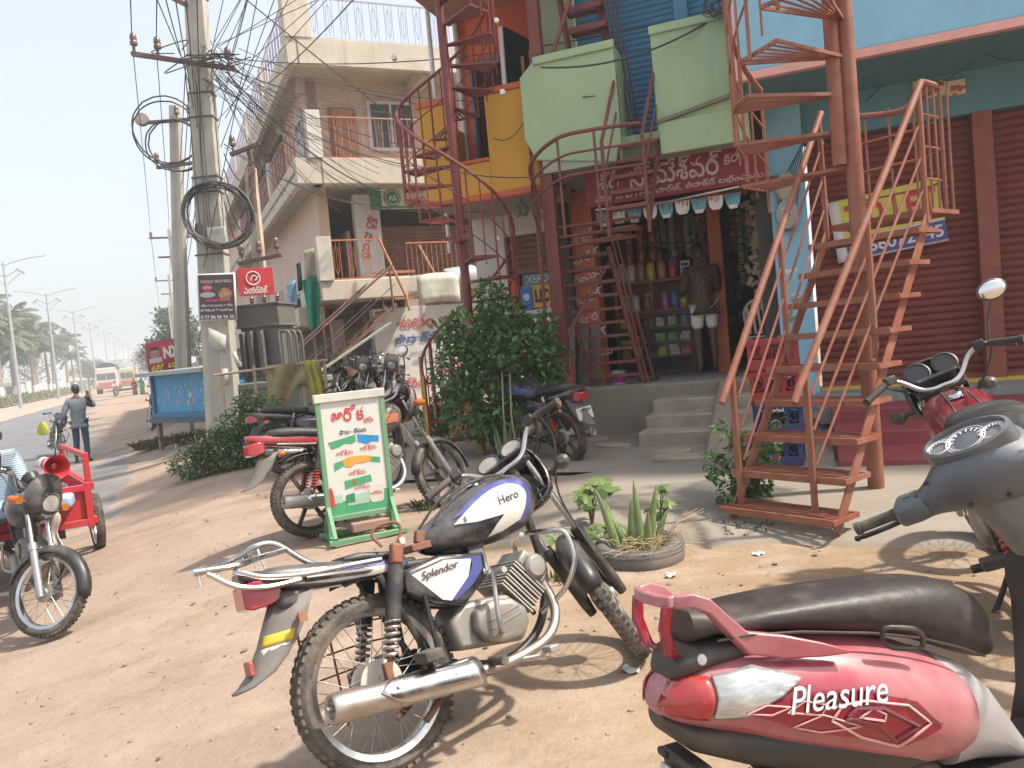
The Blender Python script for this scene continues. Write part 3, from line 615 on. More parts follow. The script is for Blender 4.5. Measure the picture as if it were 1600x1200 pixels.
# bunting of paper bowls and red fringe under the sign
t=thing('shop_bunting','string of blue and white cup flags with red fringe under the maroon sign','bunting',uw(-1.43,8.95,2.765),UANG); L_=1.55
MB().tube([(-.8,0,.0),(0,0,-.03),(.8,0,.02)],.012,6).build('cord',offwh,t)
for j in range(9):
    x=-.72+j*.18; blue=j%2==0
    m=MB(); m.prism([(-.085,-.02),(-.07,-.13),(-.04,-.17),(.04,-.17),(.07,-.13),(.085,-.02)],(x,0,-.02),X,Z,.012)
    MBo=m.build('cup_flag',pm('flag_blue',(.10,.30,.36),.6) if blue else pm('flag_white',(.58,.55,.5),.7),t)
    if blue: MB().prism([(-.055,-.145),(-.04,-.185),(.04,-.185),(.055,-.145)],(x,-.014,-.02),X,Z,.01).build('white_base',pm('flag_white',(.58,.55,.5)),MBo)
m=MB()
for j in range(90):
    x=-.8+j*.018; m.bar((x,-.02,-.01),(x+rr.gauss(0,.006),-.02,-.05-rr.random()*.07),.009,.004)
m.build('fringe',pm('fringe_red',(.28,.04,.03),.7),t)
m=MB()
for j in range(60):
    x=j*.008; m.bar((x,0,0),(x+rr.gauss(0,.012),rr.gauss(0,.01),-.06-rr.random()*.10),.01,.004)
utag(m,'straw_toran',pm('straw_dark',(.16,.08,.04),.8),'dry leaf fringe tied at the end of the bunting','fringe',-.70,9.0,2.85)
# little things on the platform
t=thing('paint_bucket','pink and white paint bucket with a green lid askew on the platform','bucket',fpw(969,606,9.45),UANG); t.location.z=.705
MB().lathe([(0,0),(.075,0),(.09,.17),(.086,.17),(.072,.01),(0,.01)],n=20).build('tub',pm('bucket_white',(.6,.58,.56),.4,dirt=.2),t)
MB().lathe([(.0775,.025),(.0895,.125)],n=20).build('pink_label',pm('bucket_pink',(.5,.03,.32),.4),t)
MB().lathe([(0,.182),(.092,.178),(.094,.168)],n=20).xf(Matrix.Rotation(.1,4,'Y')).build('lid',pm('bucket_green',(.08,.36,.25),.4),t)
MB().tube([(.08*math.cos(a),.08*math.sin(a)-.02,.15-.04*math.sin(a)) for a in [PI*i/10 for i in range(11)]],.003,5).build('handle',black,t)
for k,x in enumerate((1003,1024)):
    t=thing('sandal','dark sandal on the platform slab, %s the bucket'%('nearer' if k==0 else 'farther from'),'sandal',fpw(x,597,9.75),UANG+.3); t.location.z=.712
    m=MB(); m.prism([(-.04,-.11),(.035,-.11),(.045,.0),(.04,.1),(0,.125),(-.04,.1),(-.045,.02)],(0,0,0),X,Y_,.018); m.build('sole',pm('sandal_sole',(.05,.035,.03),.7),t,bevel=.003)
    m=MB(); m.tube([(-.04,-.01,.01),(-.02,.03,.05),(.0,.06,.02)],.008,5); m.tube([(.04,-.01,.01),(.02,.03,.05),(0,.06,.02)],.008,5); m.build('strap',pm('sandal_strap',(.03,.02,.02),.6),t)
# planks and boards leaning on the orange pillar
plank=pm('old_plank',(.20,.17,.14),.9,var=.3,scale=3,stretch=(6,6,1),bump=.3)
for k,(x0,x1,y1,y0,tw) in enumerate(((884,898,512,596,.02),(905,920,505,597,.03),(925,936,470,590,-.01))):
    a=fpw((x0+x1)/2,y0,9.5+.12*k); a.z=.71; b=fpw((x0+x1)/2,y1,9.9+.12*k); m=MB().bar(a,b,.13,.025,up=EW)
    tag(m.build('leaning_plank',plank),'weathered grey plank leaning by the orange pillar, %s from the red post'%ords[k],'plank','planks leaning by the stair')
# white plastic chair
t=thing('plastic_chair','white plastic armchair behind the red bottle crates','chair',fpw(1212,586,10.3),UANG+2.6); t.location.z=.71; cwm=pm('white_plastic',(.6,.58,.55),.4,dirt=.15)
MB().box((0,0,.42),(.44,.42,.025)).build('seat',cwm,t,bevel=.01)
for sx in (-.2,.2):
    for sy in (-.19,.19): MB().tube([(sx*1.08,sy*1.1,0),(sx,sy,.42)],[.016,.022],8).build('leg',cwm,t)
    MB().tube(cat([(sx*1.08,-.19,.42),(sx*1.15,-.2,.62),(sx*1.15,0,.65),(sx*1.1,.2,.66)],5),.02,8).build('arm',cwm,t)
m=MB(); 
for i in range(5): m.bar((-.16+.08*i,.22,.46),(-.15+.075*i,.28,.82),.035,.012,up=(0,1,0))
m.tube(cat([(-.21,.2,.42),(-.2,.26,.75),(0,.3,.87),(.2,.26,.75),(.21,.2,.42)],5),.018,8); m.build('backrest',cwm,t)
# crates
def crate(mat,label,loc,rz,parts=True,logo=None):
    t=thing('bottle_crate',label,'crate',loc,rz,'bottle crates stacked by the steps'); a,b,h=.40,.30,.27
    m=MB(); m.box((0,0,.012),(a,b,.024))
    for sx in (-1,1):
        x=sx*(a/2-.012)
        m.box((x,0,.05),(.024,b-.05,.1)); m.box((x,0,h-.03),(.024,b-.05,.06))
        for yy in (-b/2+.03,0,b/2-.03): m.box((x,yy,h/2),(.02,.03,h))
    for sy in (-1,1):
        y=sy*(b/2-.012); m.box((0,y,.05),(a,.024,.1)); m.box((0,y,h-.025),(a,.024,.05))
        for xx in (-a/2+.02,-.07,.07,a/2-.02): m.box((xx,y,h/2),(.035,.022,h))
        for xx in (-.13,.13): m.tube([(xx+.04*math.cos(q),y,h*.6+.045*math.sin(q)) for q in [2*PI*i/14 for i in range(14)]],.008,5,closed=True)
    m.build('shell',mat,t,bevel=.004)
    m=MB()
    for i in range(1,6): m.box((-a/2+i*a/6,0,.1),(.006,b-.03,.17))
    for i in range(1,4): m.box((0,-b/2+i*b/4,.1),(a-.03,.006,.17))
    m.build('dividers',mat,t)
    if logo:
        m=MB(); m.lathe([(0,0),(.04,0)],(-.02,-b/2-.003,.1),(0,-1,0),18); r=m.build('round_emblem',offwh,t)
        m=MB(); m.lathe([(0,0),(.033,0)],(-.02,-b/2-.005,.1),(0,-1,0),18,arc=(0,PI)); m.build('red_half',signred,r); m=MB(); m.lathe([(0,0),(.033,0)],(-.02,-b/2-.005,.1),(0,-1,0),18,arc=(PI*1.1,PI*1.9)); m.build('blue_half',signblue,r)
        MB().text('pepsi',(.0,-b/2-.004,.215),-X if logo<0 else X,-Z if logo<0 else Z,height=.045,bold=.02).build('lettering',offwh,t)
    return t
redc=pm('crate_red',(.33,.025,.035),.4,var=.15,dirt=.2,dcol=(.3,.12,.1)); bluc=pm('crate_blue',(.015,.03,.14),.4,var=.2,dirt=.2)
cp=fpw(1222,760,7.0); cz=terr(cp.x,cp.y)
zz=cz+.02
for k,(m_,lab,lg) in enumerate(((bluc,'lowest blue bottle crate with a round red white and blue emblem',1),(bluc,'second blue bottle crate with upside down lettering under the red ones',-1),(redc,'red bottle crate resting on the blue ones',None),(redc,'topmost red bottle crate of the stack',None))):
    crate(m_,lab,V((cp.x,cp.y,zz))+EU*(.01*(k%2))-EU*.0,UANG+(-.06,.04,.05,-.03,.03)[k],logo=lg); zz+=.272
# flat slabs at the foot of the steps
for k,(x,y,a,b,rz) in enumerate(((1072,722,.62,.3,.1),(1050,710,.5,.25,-.2),(955,700,.5,.28,-.5),(700,672,.9,.7,.3),(930,690,.35,.3,.4))):
    P=grt(x,y); rr2=random.Random(k); pol=[(a/2*math.cos(q)*rr2.uniform(.8,1.1),b/2*math.sin(q)*rr2.uniform(.8,1.1)) for q in [2*PI*i/9+.2 for i in range(9)]]
    o_=MB().prism(pol,(0,0,0),X,Y_,.05).build('stone_slab',stone,None,bevel=.012); o_.location=P+V((0,0,-.005+.02*(k==0))); o_.rotation_euler=(rr2.uniform(-.04,.04),rr2.uniform(-.05,.05),UANG+rz)
    tag(o_,['long grey slab at the foot of the stone steps','smaller slab tucked against the lowest stone step','broken slab beside the plastered platform wall','wide flat slab near the orange planter block','chunk of stone under the parked motorcycle silencer'][k],'stone slab')
# concrete apron by the stair
m=MB(); 
def apf(a,b):
    u=-2.2+4.6*a; w_=4.62+.35*math.sin(5*a)*.5+.15*mnoise.noise(V((a*7,0,5)))+(6.9-4.62)*b; P=uw(u,w_); P.z=terr(P.x,P.y)+.045*min(1,b*10)*min(1,a*10)+.012*mnoise.noise(V((u*2,w_*2,9)))+(.004 if b>0 else -.05); return P
tag(MB().sheet(apf,50,30).build('pavement',pm('old_cement',(.25,.22,.185),.92,var=.14,scale=1.4,dirt=.45,dcol=(.25,.17,.11),dscale=1.2,bump=.35,bscale=14)),kind='structure')
def apf2(a,b):
    u=-4.4+4.5*a; w_=6.9+2.4*b; P=uw(u,w_); P.z=terr(P.x,P.y)+.03+.012*mnoise.noise(V((u*2,w_*2,2)))-(.06 if (a in (0,)) else 0); return P
tag(MB().sheet(apf2,40,24).build('forecourt_pavement',pm('forecourt_cement',(.24,.21,.18),.92,var=.2,scale=1.1,dirt=.5,dcol=(.2,.145,.1),dscale=1.4,bump=.3,bscale=12)),kind='structure')
# ================================================================ YELLOW AND ORANGE BUILDING
t,o=usite('yellow_shop','yellow and orange two storey building over a half open brown shutter','building',-4,10)
m=MB(); ub(m,-4.3,-4.05,10.2,14,0,3.2); ub(m,-4.3,-3.85,10.15,10.35,0,3.2); ub(m,-3.85,-2.87,10.15,10.35,2.78,3.2); ub(m,-3.1,-2.87,10.16,10.35,.1,2.78); P1(m,'ground_floor_wall',whitep,t,o)
m=MB(); slats(m,-3.85,-3.1,2.3,2.78,10.27,.075); ub(m,-3.85,-3.1,10.2,10.3,2.26,2.32); P1(m,'brown_shutter',brsh,t,o,0)
m=MB(); ub(m,-3.85,-3.72,10.2,10.32,.15,2.3); P1(m,'door_frame',oran,t,o)
m=MB(); ub(m,-3.72,-3.1,10.3,10.33,.15,2.3); q=P1(m,'glass_door',pm('door_glass',(.03,.06,.09),.1,spec=.8),t,o)
m=MB(); m.text('XEROX',(-3.42,10.29,2.18),X,Z,width=.42,height=.11,bold=.02); P1(m,'door_letters',pm('frost',(.45,.55,.62),.5),q,o,0)
m=MB(); ub(m,-3.15,-2.95,10.11,10.16,.2,2.3); q=P1(m,'leaf_panel',pm('leaf_panel',(.28,.36,.36),.7,var=.1),t,o)
m=MB(); rr=random.Random(4)
for k in range(26):
    zc=.3+k*.075; 
    for s_ in (-1,1):
        a=V((-3.05+.02*math.sin(k),10.105,zc)); d=V((s_*.07,0,.035)); pr=V((-d.z,0,d.x))*.3; m.add([a,a+d*.5+pr,a+d,a+d*.5-pr],[(0,1,2,3)])
P1(m,'leaf_print',pm('leaf_print',(.04,.07,.07),.8),q,o,0)
m=MB(); ub(m,-3.70,-3.28,10.24,10.27,1.78,2.09); q=P1(m,'insurance_board',pm('board_yellow',(.68,.36,.02),.5),t,o,.003)
m=MB(); ub(m,-3.71,-3.54,10.225,10.24,1.75,2.08); P1(m,'blue_panel',pm('board_blue',(.02,.14,.42),.5),q,o,.002)
m=MB(); ub(m,-3.71,-3.28,10.225,10.24,1.70,1.76); m.lathe([(0,0),(.065,0)],(-3.26,10.22,1.80),(0,-1,0),20); P1(m,'white_strip',offwh,q,o,0)
m=MB(); m.lathe([(.02,0),(.045,0)],(-3.26,10.215,1.80),(0,-1,0),20); P1(m,'red_ring',signred,q,o,0)
m=MB(); m.text('LIC',(-3.405,10.232,1.94),X,Z,width=.2,height=.18,bold=.05); P1(m,'letters',black,q,o,0)
m=MB(); m.lathe([(0,0),(.05,0)],(-3.625,10.22,1.94),(0,-1,0),20); m.bar((-3.68,10.22,1.87),(-3.625,10.22,1.84),.02,.004); m.bar((-3.57,10.22,1.87),(-3.625,10.22,1.84),.02,.004); P1(m,'hands_emblem',pm('emblem_pale',(.5,.6,.7),.5),q,o,0)
m=MB(); rq=random.Random(2)
for k in range(17): ub(m,-3.66+.026*k,-3.66+.026*k+.018,10.228,10.236,1.615+rq.random()*.01,1.655-rq.random()*.012); ub(m,-3.6+.02*k,-3.6+.02*k+.013,10.228,10.236,1.55+rq.random()*.01,1.585-rq.random()*.01)
if 1: P1(m,'orange_words',pm('orange_word',(.55,.14,.02),.6),q,o,0)
# balcony
m=MB(); ub(m,-4.3,-2.8,8.8,10.2,3.08,3.2); P1(m,'balcony_slab',pm('slab_grey',(.42,.38,.34),.9),t,o)
m=MB(); ub(m,-4.30,-3.86,8.78,8.90,3.12,4.26); ub(m,-4.3,-4.18,8.9,10.1,3.12,4.2); ub(m,-3.42,-2.80,8.78,8.90,3.12,4.26); ub(m,-3.86,-3.42,8.78,8.9,3.12,3.5); P1(m,'parapet',yell,t,o,.01)
m=MB(); ub(m,-4.32,-3.84,8.76,8.92,4.26,4.33); ub(m,-3.44,-2.79,8.76,8.92,4.26,4.33); ub(m,-4.32,-2.79,8.765,8.80,3.05,3.12); ub(m,-3.86,-3.42,8.76,8.92,3.5,3.54); P1(m,'terracotta_trim',orange,t,o,.006)
m=MB(); 
for k in range(38): m.ell((-3.55+k*.018,8.76,3.045),(.011,.006,.016),6,4)
P1(m,'scallop_edge',pm('scallop',(.4,.05,.04),.7),t,o,0)
m=MB(); ub(m,-4.25,-4.05,10.0,10.2,3.2,6.6); ub(m,-3.55,-2.85,10.0,10.2,3.2,6.6); ub(m,-4.25,-2.85,10.0,10.2,5.12,6.6); P1(m,'upper_wall',oran,t,o)
m=MB(); ub(m,-4.05,-3.55,10.12,10.2,3.2,5.12); q=P1(m,'doorway_shade',pm('dark_doorway',(.05,.015,.012),.8),t,o)  # dark panel fills the opening, standing for the shade inside
m=MB(); ub(m,-4.06,-3.54,9.985,10.02,5.06,5.14); ub(m,-4.07,-4.03,9.985,10.02,3.2,5.1); P1(m,'blue_lintel',pm('door_blue',(.08,.16,.27),.5),q,o)
m=MB(); ub(m,-4.4,-2.75,8.3,10.2,5.75,5.9); P1(m,'roof_slab',pm('roof_underside',(.40,.22,.16),.9),t,o); m=MB(); ub(m,-4.42,-2.75,8.25,8.34,5.7,6.7); P1(m,'upper_parapet',yell,t,o)
m=MB(); m.tube([(-4.19,9.93,3.2),(-4.19,9.93,5.75)],.035,10); m.tube([(-4.42,9.6,2.6),(-4.42,9.6,5.8)],.03,10); P1(m,'white_pipe',pm('pvc_white',(.6,.6,.6),.5,dirt=.2),t,o,0)
t_=thing('signboard_edge_on','big black backed panel with a white edge jutting out from the orange wall','panel',uw(-3.33,10.0,0),UANG)
off=V((-3.33,10.0,0)); a=fp(785,45,8.9);b=fp(832,182,9.95)
m=MB(); pq=[V((*fp(x,y,w_)[:1],w_,fp(x,y,w_)[1])) for x,y,w_ in ((793,160,9.3),(829,182,9.7),(829,66,9.7),(784,42,9.3))]; m.add(pq+[p+V((.04,.03,0)) for p in pq],[(0,1,2,3),(7,6,5,4),(0,4,5,1),(1,5,6,2),(2,6,7,3),(3,7,4,0)]); m.build('panel',pm('panel_black',(.012,.015,.015),.9,spec=.1),t_,off=off,smooth=False)
m=MB(); m.bar(pq[0]-V((.015,.01,0)),pq[3]-V((.015,.01,0)),.035,.05,up=(1,0,0)); m.build('white_rim',offwh,t_,off=off)
# pale hanging bundle (dried gourds) under the yellow balcony
P=fpw(815,322,9.1); t=thing('hanging_gourds','bunch of dried ash gourds and a cloth hanging under the yellow balcony','gourd bunch',P)
MB().ell((.03,0,-.05),(.05,.05,.08),12,8).build('gourd',pm('gourd',(.20,.19,.14),.8,var=.3),t); MB().ell((-.05,.01,-.06),(.04,.04,.075),12,8).build('gourd',pm('gourd'  ,(.2,.19,.14)),t); MB().tube([(0,0,.1),(.01,0,.0)],.008,5).build('string',black,t)
m=MB()
for k in range(7): m.bar((-.08+rr.gauss(0,.02),0,.0),(-.09+rr.gauss(0,.03),rr.gauss(0,.02),-.14),.02,.006)
m.build('rag',pm('rag',(.3,.28,.24),.9),t)
# ---------------------------------------------------------------- steel stairs
rust=pm('stair_orange',(.255,.085,.048),.5,var=.16,scale=7,dirt=.45,dcol=(.33,.18,.135),dscale=5)
rustd=pm('stair_maroon',(.17,.032,.028),.5,var=.16,scale=7,dirt=.25,dcol=(.24,.12,.09),dscale=5)
rustg=pm('stair_redbrown',(.17,.042,.028),.5,var=.16,scale=7,dirt=.25,dcol=(.26,.14,.1),dscale=5)
ochre=pm('ochre_paint',(.42,.24,.04),.6,var=.15,dirt=.3)
def grate(mb,c,ax,ay,a,b,nb,th=.03):            # tread: frame of angle iron with round bars along it
    c=V(c)
    mb.bar(c-ax*a/2-ay*b/2,c+ax*a/2-ay*b/2,.012,th+.012); mb.bar(c-ax*a/2+ay*b/2,c+ax*a/2+ay*b/2,.012,th)
    mb.bar(c-ax*a/2-ay*b/2,c-ax*a/2+ay*b/2,.012,th); mb.bar(c+ax*a/2-ay*b/2,c+ax*a/2+ay*b/2,.012,th)
    for i in range(nb):
        o=ay*(-b/2+(i+.5)*b/nb); mb.bar(c-ax*a/2+o+V((0,0,th*.3)),c+ax*a/2+o+V((0,0,th*.3)),.014,.014)
def flight(t,mat,A,B,n,width,side,depth=.24,nb=7,rail=.86,rails=3,posts=(.12,.5,.95),hr=.022,inset=0.,over=.0):
    """straight flight from A (foot, centre) to B (top, centre); side: unit vector across"""
    run=B-A; d=V((run.x,run.y,0)).normalized()
    m=MB()
    for s in (-1,1): m.bar(A+side*s*width/2,B+side*s*width/2,.012,.075,up=(0,0,1))
    m.build('stringer',mat,t,bevel=.002)
    for i in range(n):
        c=A+run*((i+.35)/n); q=MB(); grate(q,c,side,d,width+over,depth,nb); q.build('tread',mat,t,smooth=False)
    for s in (-1,1):
        o=side*s*width/2; oa=o-(side*inset if s>0 else side*-.04); m=MB(); a=A+oa+V((0,0,rail)); b=B+o+V((0,0,rail)); m.tube([a-run.normalized()*.12,a,b],hr,10); m.build('handrail',mat,t)
        m=MB()
        for k in range(1,rails+1): z=V((0,0,rail*k/(rails+1))); m.tube([A+oa+z+run*.08,B+o+z],.009,6)
        m.build('rail_bar',mat,t)
        for f in posts: m=MB(); p=A+run*f+oa.lerp(o,f); m.tube([p-V((0,0,.03)),p+V((0,0,rail-.01))],hr*.92,8); m.build('post',mat,t)
def wedge(mb,c,r0,r1,a0,a1,z,nb=5):
    p=lambda r,a: V((c.x+r*math.cos(a),c.y+r*math.sin(a),z))
    mb.bar(p(r0,a0),p(r1,a0),.012,.024); mb.bar(p(r0,a1),p(r1,a1),.012,.024); mb.bar(p(r1,a0),p(r1,a1),.012,.028)
    for i in range(1,nb): a=a0+(a1-a0)*i/nb; mb.bar(p(r0,a),p(r1,a),.012,.012)
def spiral(t,mat,c,r,z0,z1,a0,turns,n,rail=.85,pole_r=.045,zp0=None,zp1=None,polemat=None,bars=2,nrail=2):
    z=lambda f: z0+(z1-z0)*f; an=lambda f: UANG+a0+turns*2*PI*f
    MB().tube([(c.x,c.y,zp0 if zp0 is not None else z0),(c.x,c.y,zp1 if zp1 is not None else z1)],pole_r,12).build('centre_pole',polemat or mat,t)
    m=MB()
    for i in range(n): 
        q=MB(); wedge(q,c,pole_r,r,an((i-.05)/n),an((i+1.05)/n),z((i+.5)/n)); q.build('tread',mat,t,smooth=False)
    P=lambda f,h: V((c.x+r*math.cos(an(f)),c.y+r*math.sin(an(f)),z(f)+h))
    MB().tube([P(i/(n*3),rail) for i in range(n*3+1)],.018,8).build('handrail',mat,t)
    m=MB()
    for k in range(nrail): m.tube([P(i/(n*3),rail*(k+.4)/(nrail+.4)) for i in range(n*3+1)],.008,5)
    m.build('rail_bar',mat,t)
    m=MB()
    for i in range(n): 
        for b in range(bars): f=(i+b/bars+.02)/n; m.tube([P(f,-.09),P(f,rail)],.008 if b else .012,5)
    m.build('balusters',mat,t)
# --- orange stair in front of the blue shop: straight flight, landing, then a spiral
A0=grt(1140,823); A1=grt(1316,850); side=(A1-A0); side.z=0; wd=side.length; side.normalize(); fw=V((-side.y,side.x,0))
if fw.y<0: fw=-fw
AF=(A0+A1)/2+V((0,0,.06)); 
FT=AF+fw*1.42+V((0,0,1.90))
t=thing('orange_steel_stair','orange brown steel stair rising to a spiral in front of the blue shop','stair',(0,0,0))
flight(t,rust,AF,FT,9,wd*.93,side,depth=.285,nb=7,rail=.86,posts=(.04,.52,.97),hr=.024,inset=.17,over=.06)
PC=grt(1370,772); PC=V((PC.x,PC.y,0))
MB().tube([(PC.x,PC.y,-.05),(PC.x,PC.y,4.9)],.056,14).build('main_post',rust,t)
pb_=uw(PC.dot(EU)-.09,PC.dot(EW)-.03); MB().tube([(pb_.x,pb_.y,2.35),(pb_.x,pb_.y,4.9)],.05,12).build('second_post',rust,t)

# landing
LD=.42; lc=FT+fw*LD/2; m=MB(); grate(m,lc,side,fw,wd*.96,LD,10); m.build('landing',rust,t,smooth=False)
q0=FT-side*wd*.465+V((0,0,.86)); q1=FT+side*wd*.465+V((0,0,.86)); b0=q0+fw*LD; b1=q1+fw*LD
m=MB(); m.tube(cat([q1,q1+fw*LD*.6-side*.02,b1-side*.2,(b0+b1)/2-V((0,0,.05)),b0+side*.05],6),.022,8); m.build('landing_handrail',rust,t)
m=MB()
for k in (1,2,3): z=V((0,0,-.86*k/4)); m.tube(cat([q1+z,q1+fw*LD*.6-side*.02+z,b1-side*.2+z,(b0+b1)/2+z,b0+side*.05+z],6),.009,6)
for f in (.15,.4,.65,.9): p=q1.lerp(b1,f); m.tube([p,p-V((0,0,.86))],.01,6); p=b0.lerp(b1,f); m.tube([p,p-V((0,0,.86))],.01,6)
m.build('landing_bars',rust,t)
# spiral above, turning over the far side of the post
sc=V((PC.x,PC.y,0)); n=8; a00=rad(140); z0=FT.z+.30; DA=rad(22) 
for i in range(n):
    a=UANG+a00+i*DA; q=MB(); wedge(q,sc,.05,.78,a,a+rad(30),z0+.25*(i+.3),6); q.build('tread',rust,t,smooth=False)
Pf=lambda f,h: V((sc.x+.78*math.cos(UANG+a00+f*n*DA),sc.y+.78*math.sin(UANG+a00+f*n*DA),z0+.25*n*f+h))
MB().tube([Pf(i/30,.84) for i in range(31)],.022,8).build('spiral_handrail',rust,t)
m=MB()
for h in (.28,.56): m.tube([Pf(i/30,h) for i in range(31)],.009,6)
for i in range(19): m.tube([Pf(i/18,-.1),Pf(i/18,.84)],.009 if i%2 else .014,6)
m.build('spiral_bars',rust,t)
# concrete pad under the foot
# --- red brown stair of the green shop
PG=uw(-2.70,8.72); t=thing('red_brown_steel_stair','red brown steel stair with a square post climbing to the pale green balcony','stair',(0,0,0))
m=MB(); m.bar(V((PG.x,PG.y,.0)),V((PG.x,PG.y,6.2)),.13,.13,up=EW); m.build('square_post',rustg,t,bevel=.004)
m=MB(); m.tube([(PG.x,PG.y,-.1),(PG.x,PG.y,1.12)],.105,16); m.build('pedestal',pm('pedestal_red',(.30,.05,.045),.6,dirt=.35,dcol=(.3,.12,.1)),t)
m=MB(); 
for du,zt in ((-.16,4.55),(-.06,4.6)): m.tube([uw(-2.7+du,8.66,.3),uw(-2.7+du,8.66,zt)],.02,8)
m.build('side_pipe',rustg,t)
LA=uw(-2.24,9.35,.75); LB=uw(-2.48,9.1,2.35); sd=EU*.96+EW*.28
for i in range(10):
    f=(i+.5)/10; q=MB(); grate(q,LA.lerp(LB,f),EU,EW,.62,.2,4,.025); q.build('tread',rustg,t,smooth=False)
m=MB()
for s_ in (-1,1): m.bar(LA+EU*.32*s_-V((0,0,.05)),LB+EU*.32*s_,.012,.06)
m.build('lower_stringer',rustg,t)
m=MB(); m.tube([LA+EU*.36+V((0,0,.0)),LB+EU*.36+V((0,0,.15))],.016,6); m.tube([LA+EU*.44,LB+EU*.42+V((0,0,.1))],.014,6); m.bar(uw(-2.66,8.75,1.35),uw(-2.1,9.2,2.3),.03,.03); m.build('brace',rustg,t)
# landing treads fanning round to the upper flight
for i,(a,z) in enumerate(((-.5,2.38),(-.15,2.50),(.1,2.62))):
    q=MB(); wedge(q,PG,.07,1.0,UANG+a,UANG+a+.36,z-.02,4); q.build('tread',rustg,t,smooth=False)
U0_=uw(-1.72,8.25,2.55); U1_=uw(-1.60,8.66,3.42)
for i in range(5):
    q=MB(); grate(q,U0_.lerp(U1_,(i+.5)/5),EU,EW,.42,.17,4,.025); q.build('tread',rustg,t,smooth=False)
m=MB()
for s_ in (-1,1): m.bar(U0_+EU*.215*s_-V((0,0,.12)),U1_+EU*.215*s_,.012,.07)
m.build('upper_stringer',rustg,t)
m=MB()
for s_ in (-1,1):
    o=EU*.215*s_; m.tube([U0_+o-V((0,0,.2)),U0_+o+V((0,0,.8)),U1_+o+V((0,0,.72))],.02,8); m.tube([U1_+o-V((0,0,.1)),U1_+o+V((0,0,.72))],.02,8)
    m.tube([U0_+o+V((0,0,.45)),U1_+o+V((0,0,.4))],.012,6)
m.build('upper_handrail',rustg,t)
for k,h in enumerate((0,-.2,-.42)):
    m=MB(); pts=[uw(-2.80,8.60,2.68+h*.55),uw(-2.80,8.52,3.0+h),uw(-2.72,8.2,3.24+h),uw(-2.35,8.0,3.40+h),uw(-1.95,7.98,3.42+h),uw(-1.72+.215,8.22,3.46+h)]
    m.tube(cat(pts,6),.021 if k==0 else .013,8); m.build('curved_handrail' if k==0 else 'curved_rail_bar',rustg,t)
m=MB()
for (u_,w_,zt) in ((-2.35,8.02,3.38),(-1.95,8.0,3.4)): m.tube([uw(u_,w_,2.4),uw(u_,w_,zt)],.014,6)
m.build('rail_post',rustg,t)
# --- upper flight from the green balcony to its roof
t=thing('upper_steel_stair','dark red steel ladder stair rising from the green balcony to its roof','stair',(0,0,0))
A=uw(-2.05,8.95,4.2); B=uw(-2.40,9.2,6.4)
for i in range(9):
    q=MB(); grate(q,A.lerp(B,(i+.5)/9),EU,EW,.42,.2,4,.05); q.build('tread',rustd,t,smooth=False)
m=MB()
for s_ in (-1,1): m.bar(A+EU*.22*s_-V((0,0,.8)),B+EU*.22*s_,.05,.05)
m.build('stringer',rustd,t)
for k in range(4):
    m=MB(); m.tube([A+EU*(.26+.045*k)-V((0,0,.6)),B+EU*(.26+.045*k)+V((0,0,.2))],.012,6); m.build('rail_bar',pm('dark_rail',(.07,.03,.035),.5),t)
m=MB(); m.bar(uw(-2.62,8.7,4.3),uw(-2.12,8.8,5.45),.04,.04); m.build('diagonal_brace',rustg,t)
# --- maroon spiral in front of the yellow building
PY=uw(-3.55,8.05); t=thing('maroon_spiral_stair','maroon spiral stair with an ochre base winding up past the yellow balcony','spiral stair',(0,0,0))
zg=terr(PY.x,PY.y)
spiral(t,rustd,PY,.58,zg+.1,5.6,rad(-135),-1.95,25,rail=.8,pole_r=.05,zp0=1.7,zp1=6.3)
MB().tube([(PY.x,PY.y,zg-.1),(PY.x,PY.y,1.7)],.052,12).build('ochre_pole_base',ochre,t)
m=MB(); an=lambda f: UANG+rad(-135)-1.95*2*PI*f
for k in range(4):
    f=k/25; P=V((PY.x+.60*math.cos(an(f)),PY.y+.60*math.sin(an(f)),zg+.1+(5.5-zg)*f)); m.tube([P-V((0,0,.2)),P+V((0,0,.85))],.014,6)
m.build('ochre_rail_post',ochre,t)
for k,(a,z) in enumerate(((.06,4.62),(.30,4.05),(.55,5.3),(.8,4.85),(.22,2.55))):
    P=V((PY.x+.6*math.cos(an(a)),PY.y+.6*math.sin(an(a)),z)); m=MB(); m.lathe([(0,-.03),(.03,-.025),(.03,.025),(0,.03)],P,V((0,-1,.2)),14); m.build('disc_reflector',offwh,t)
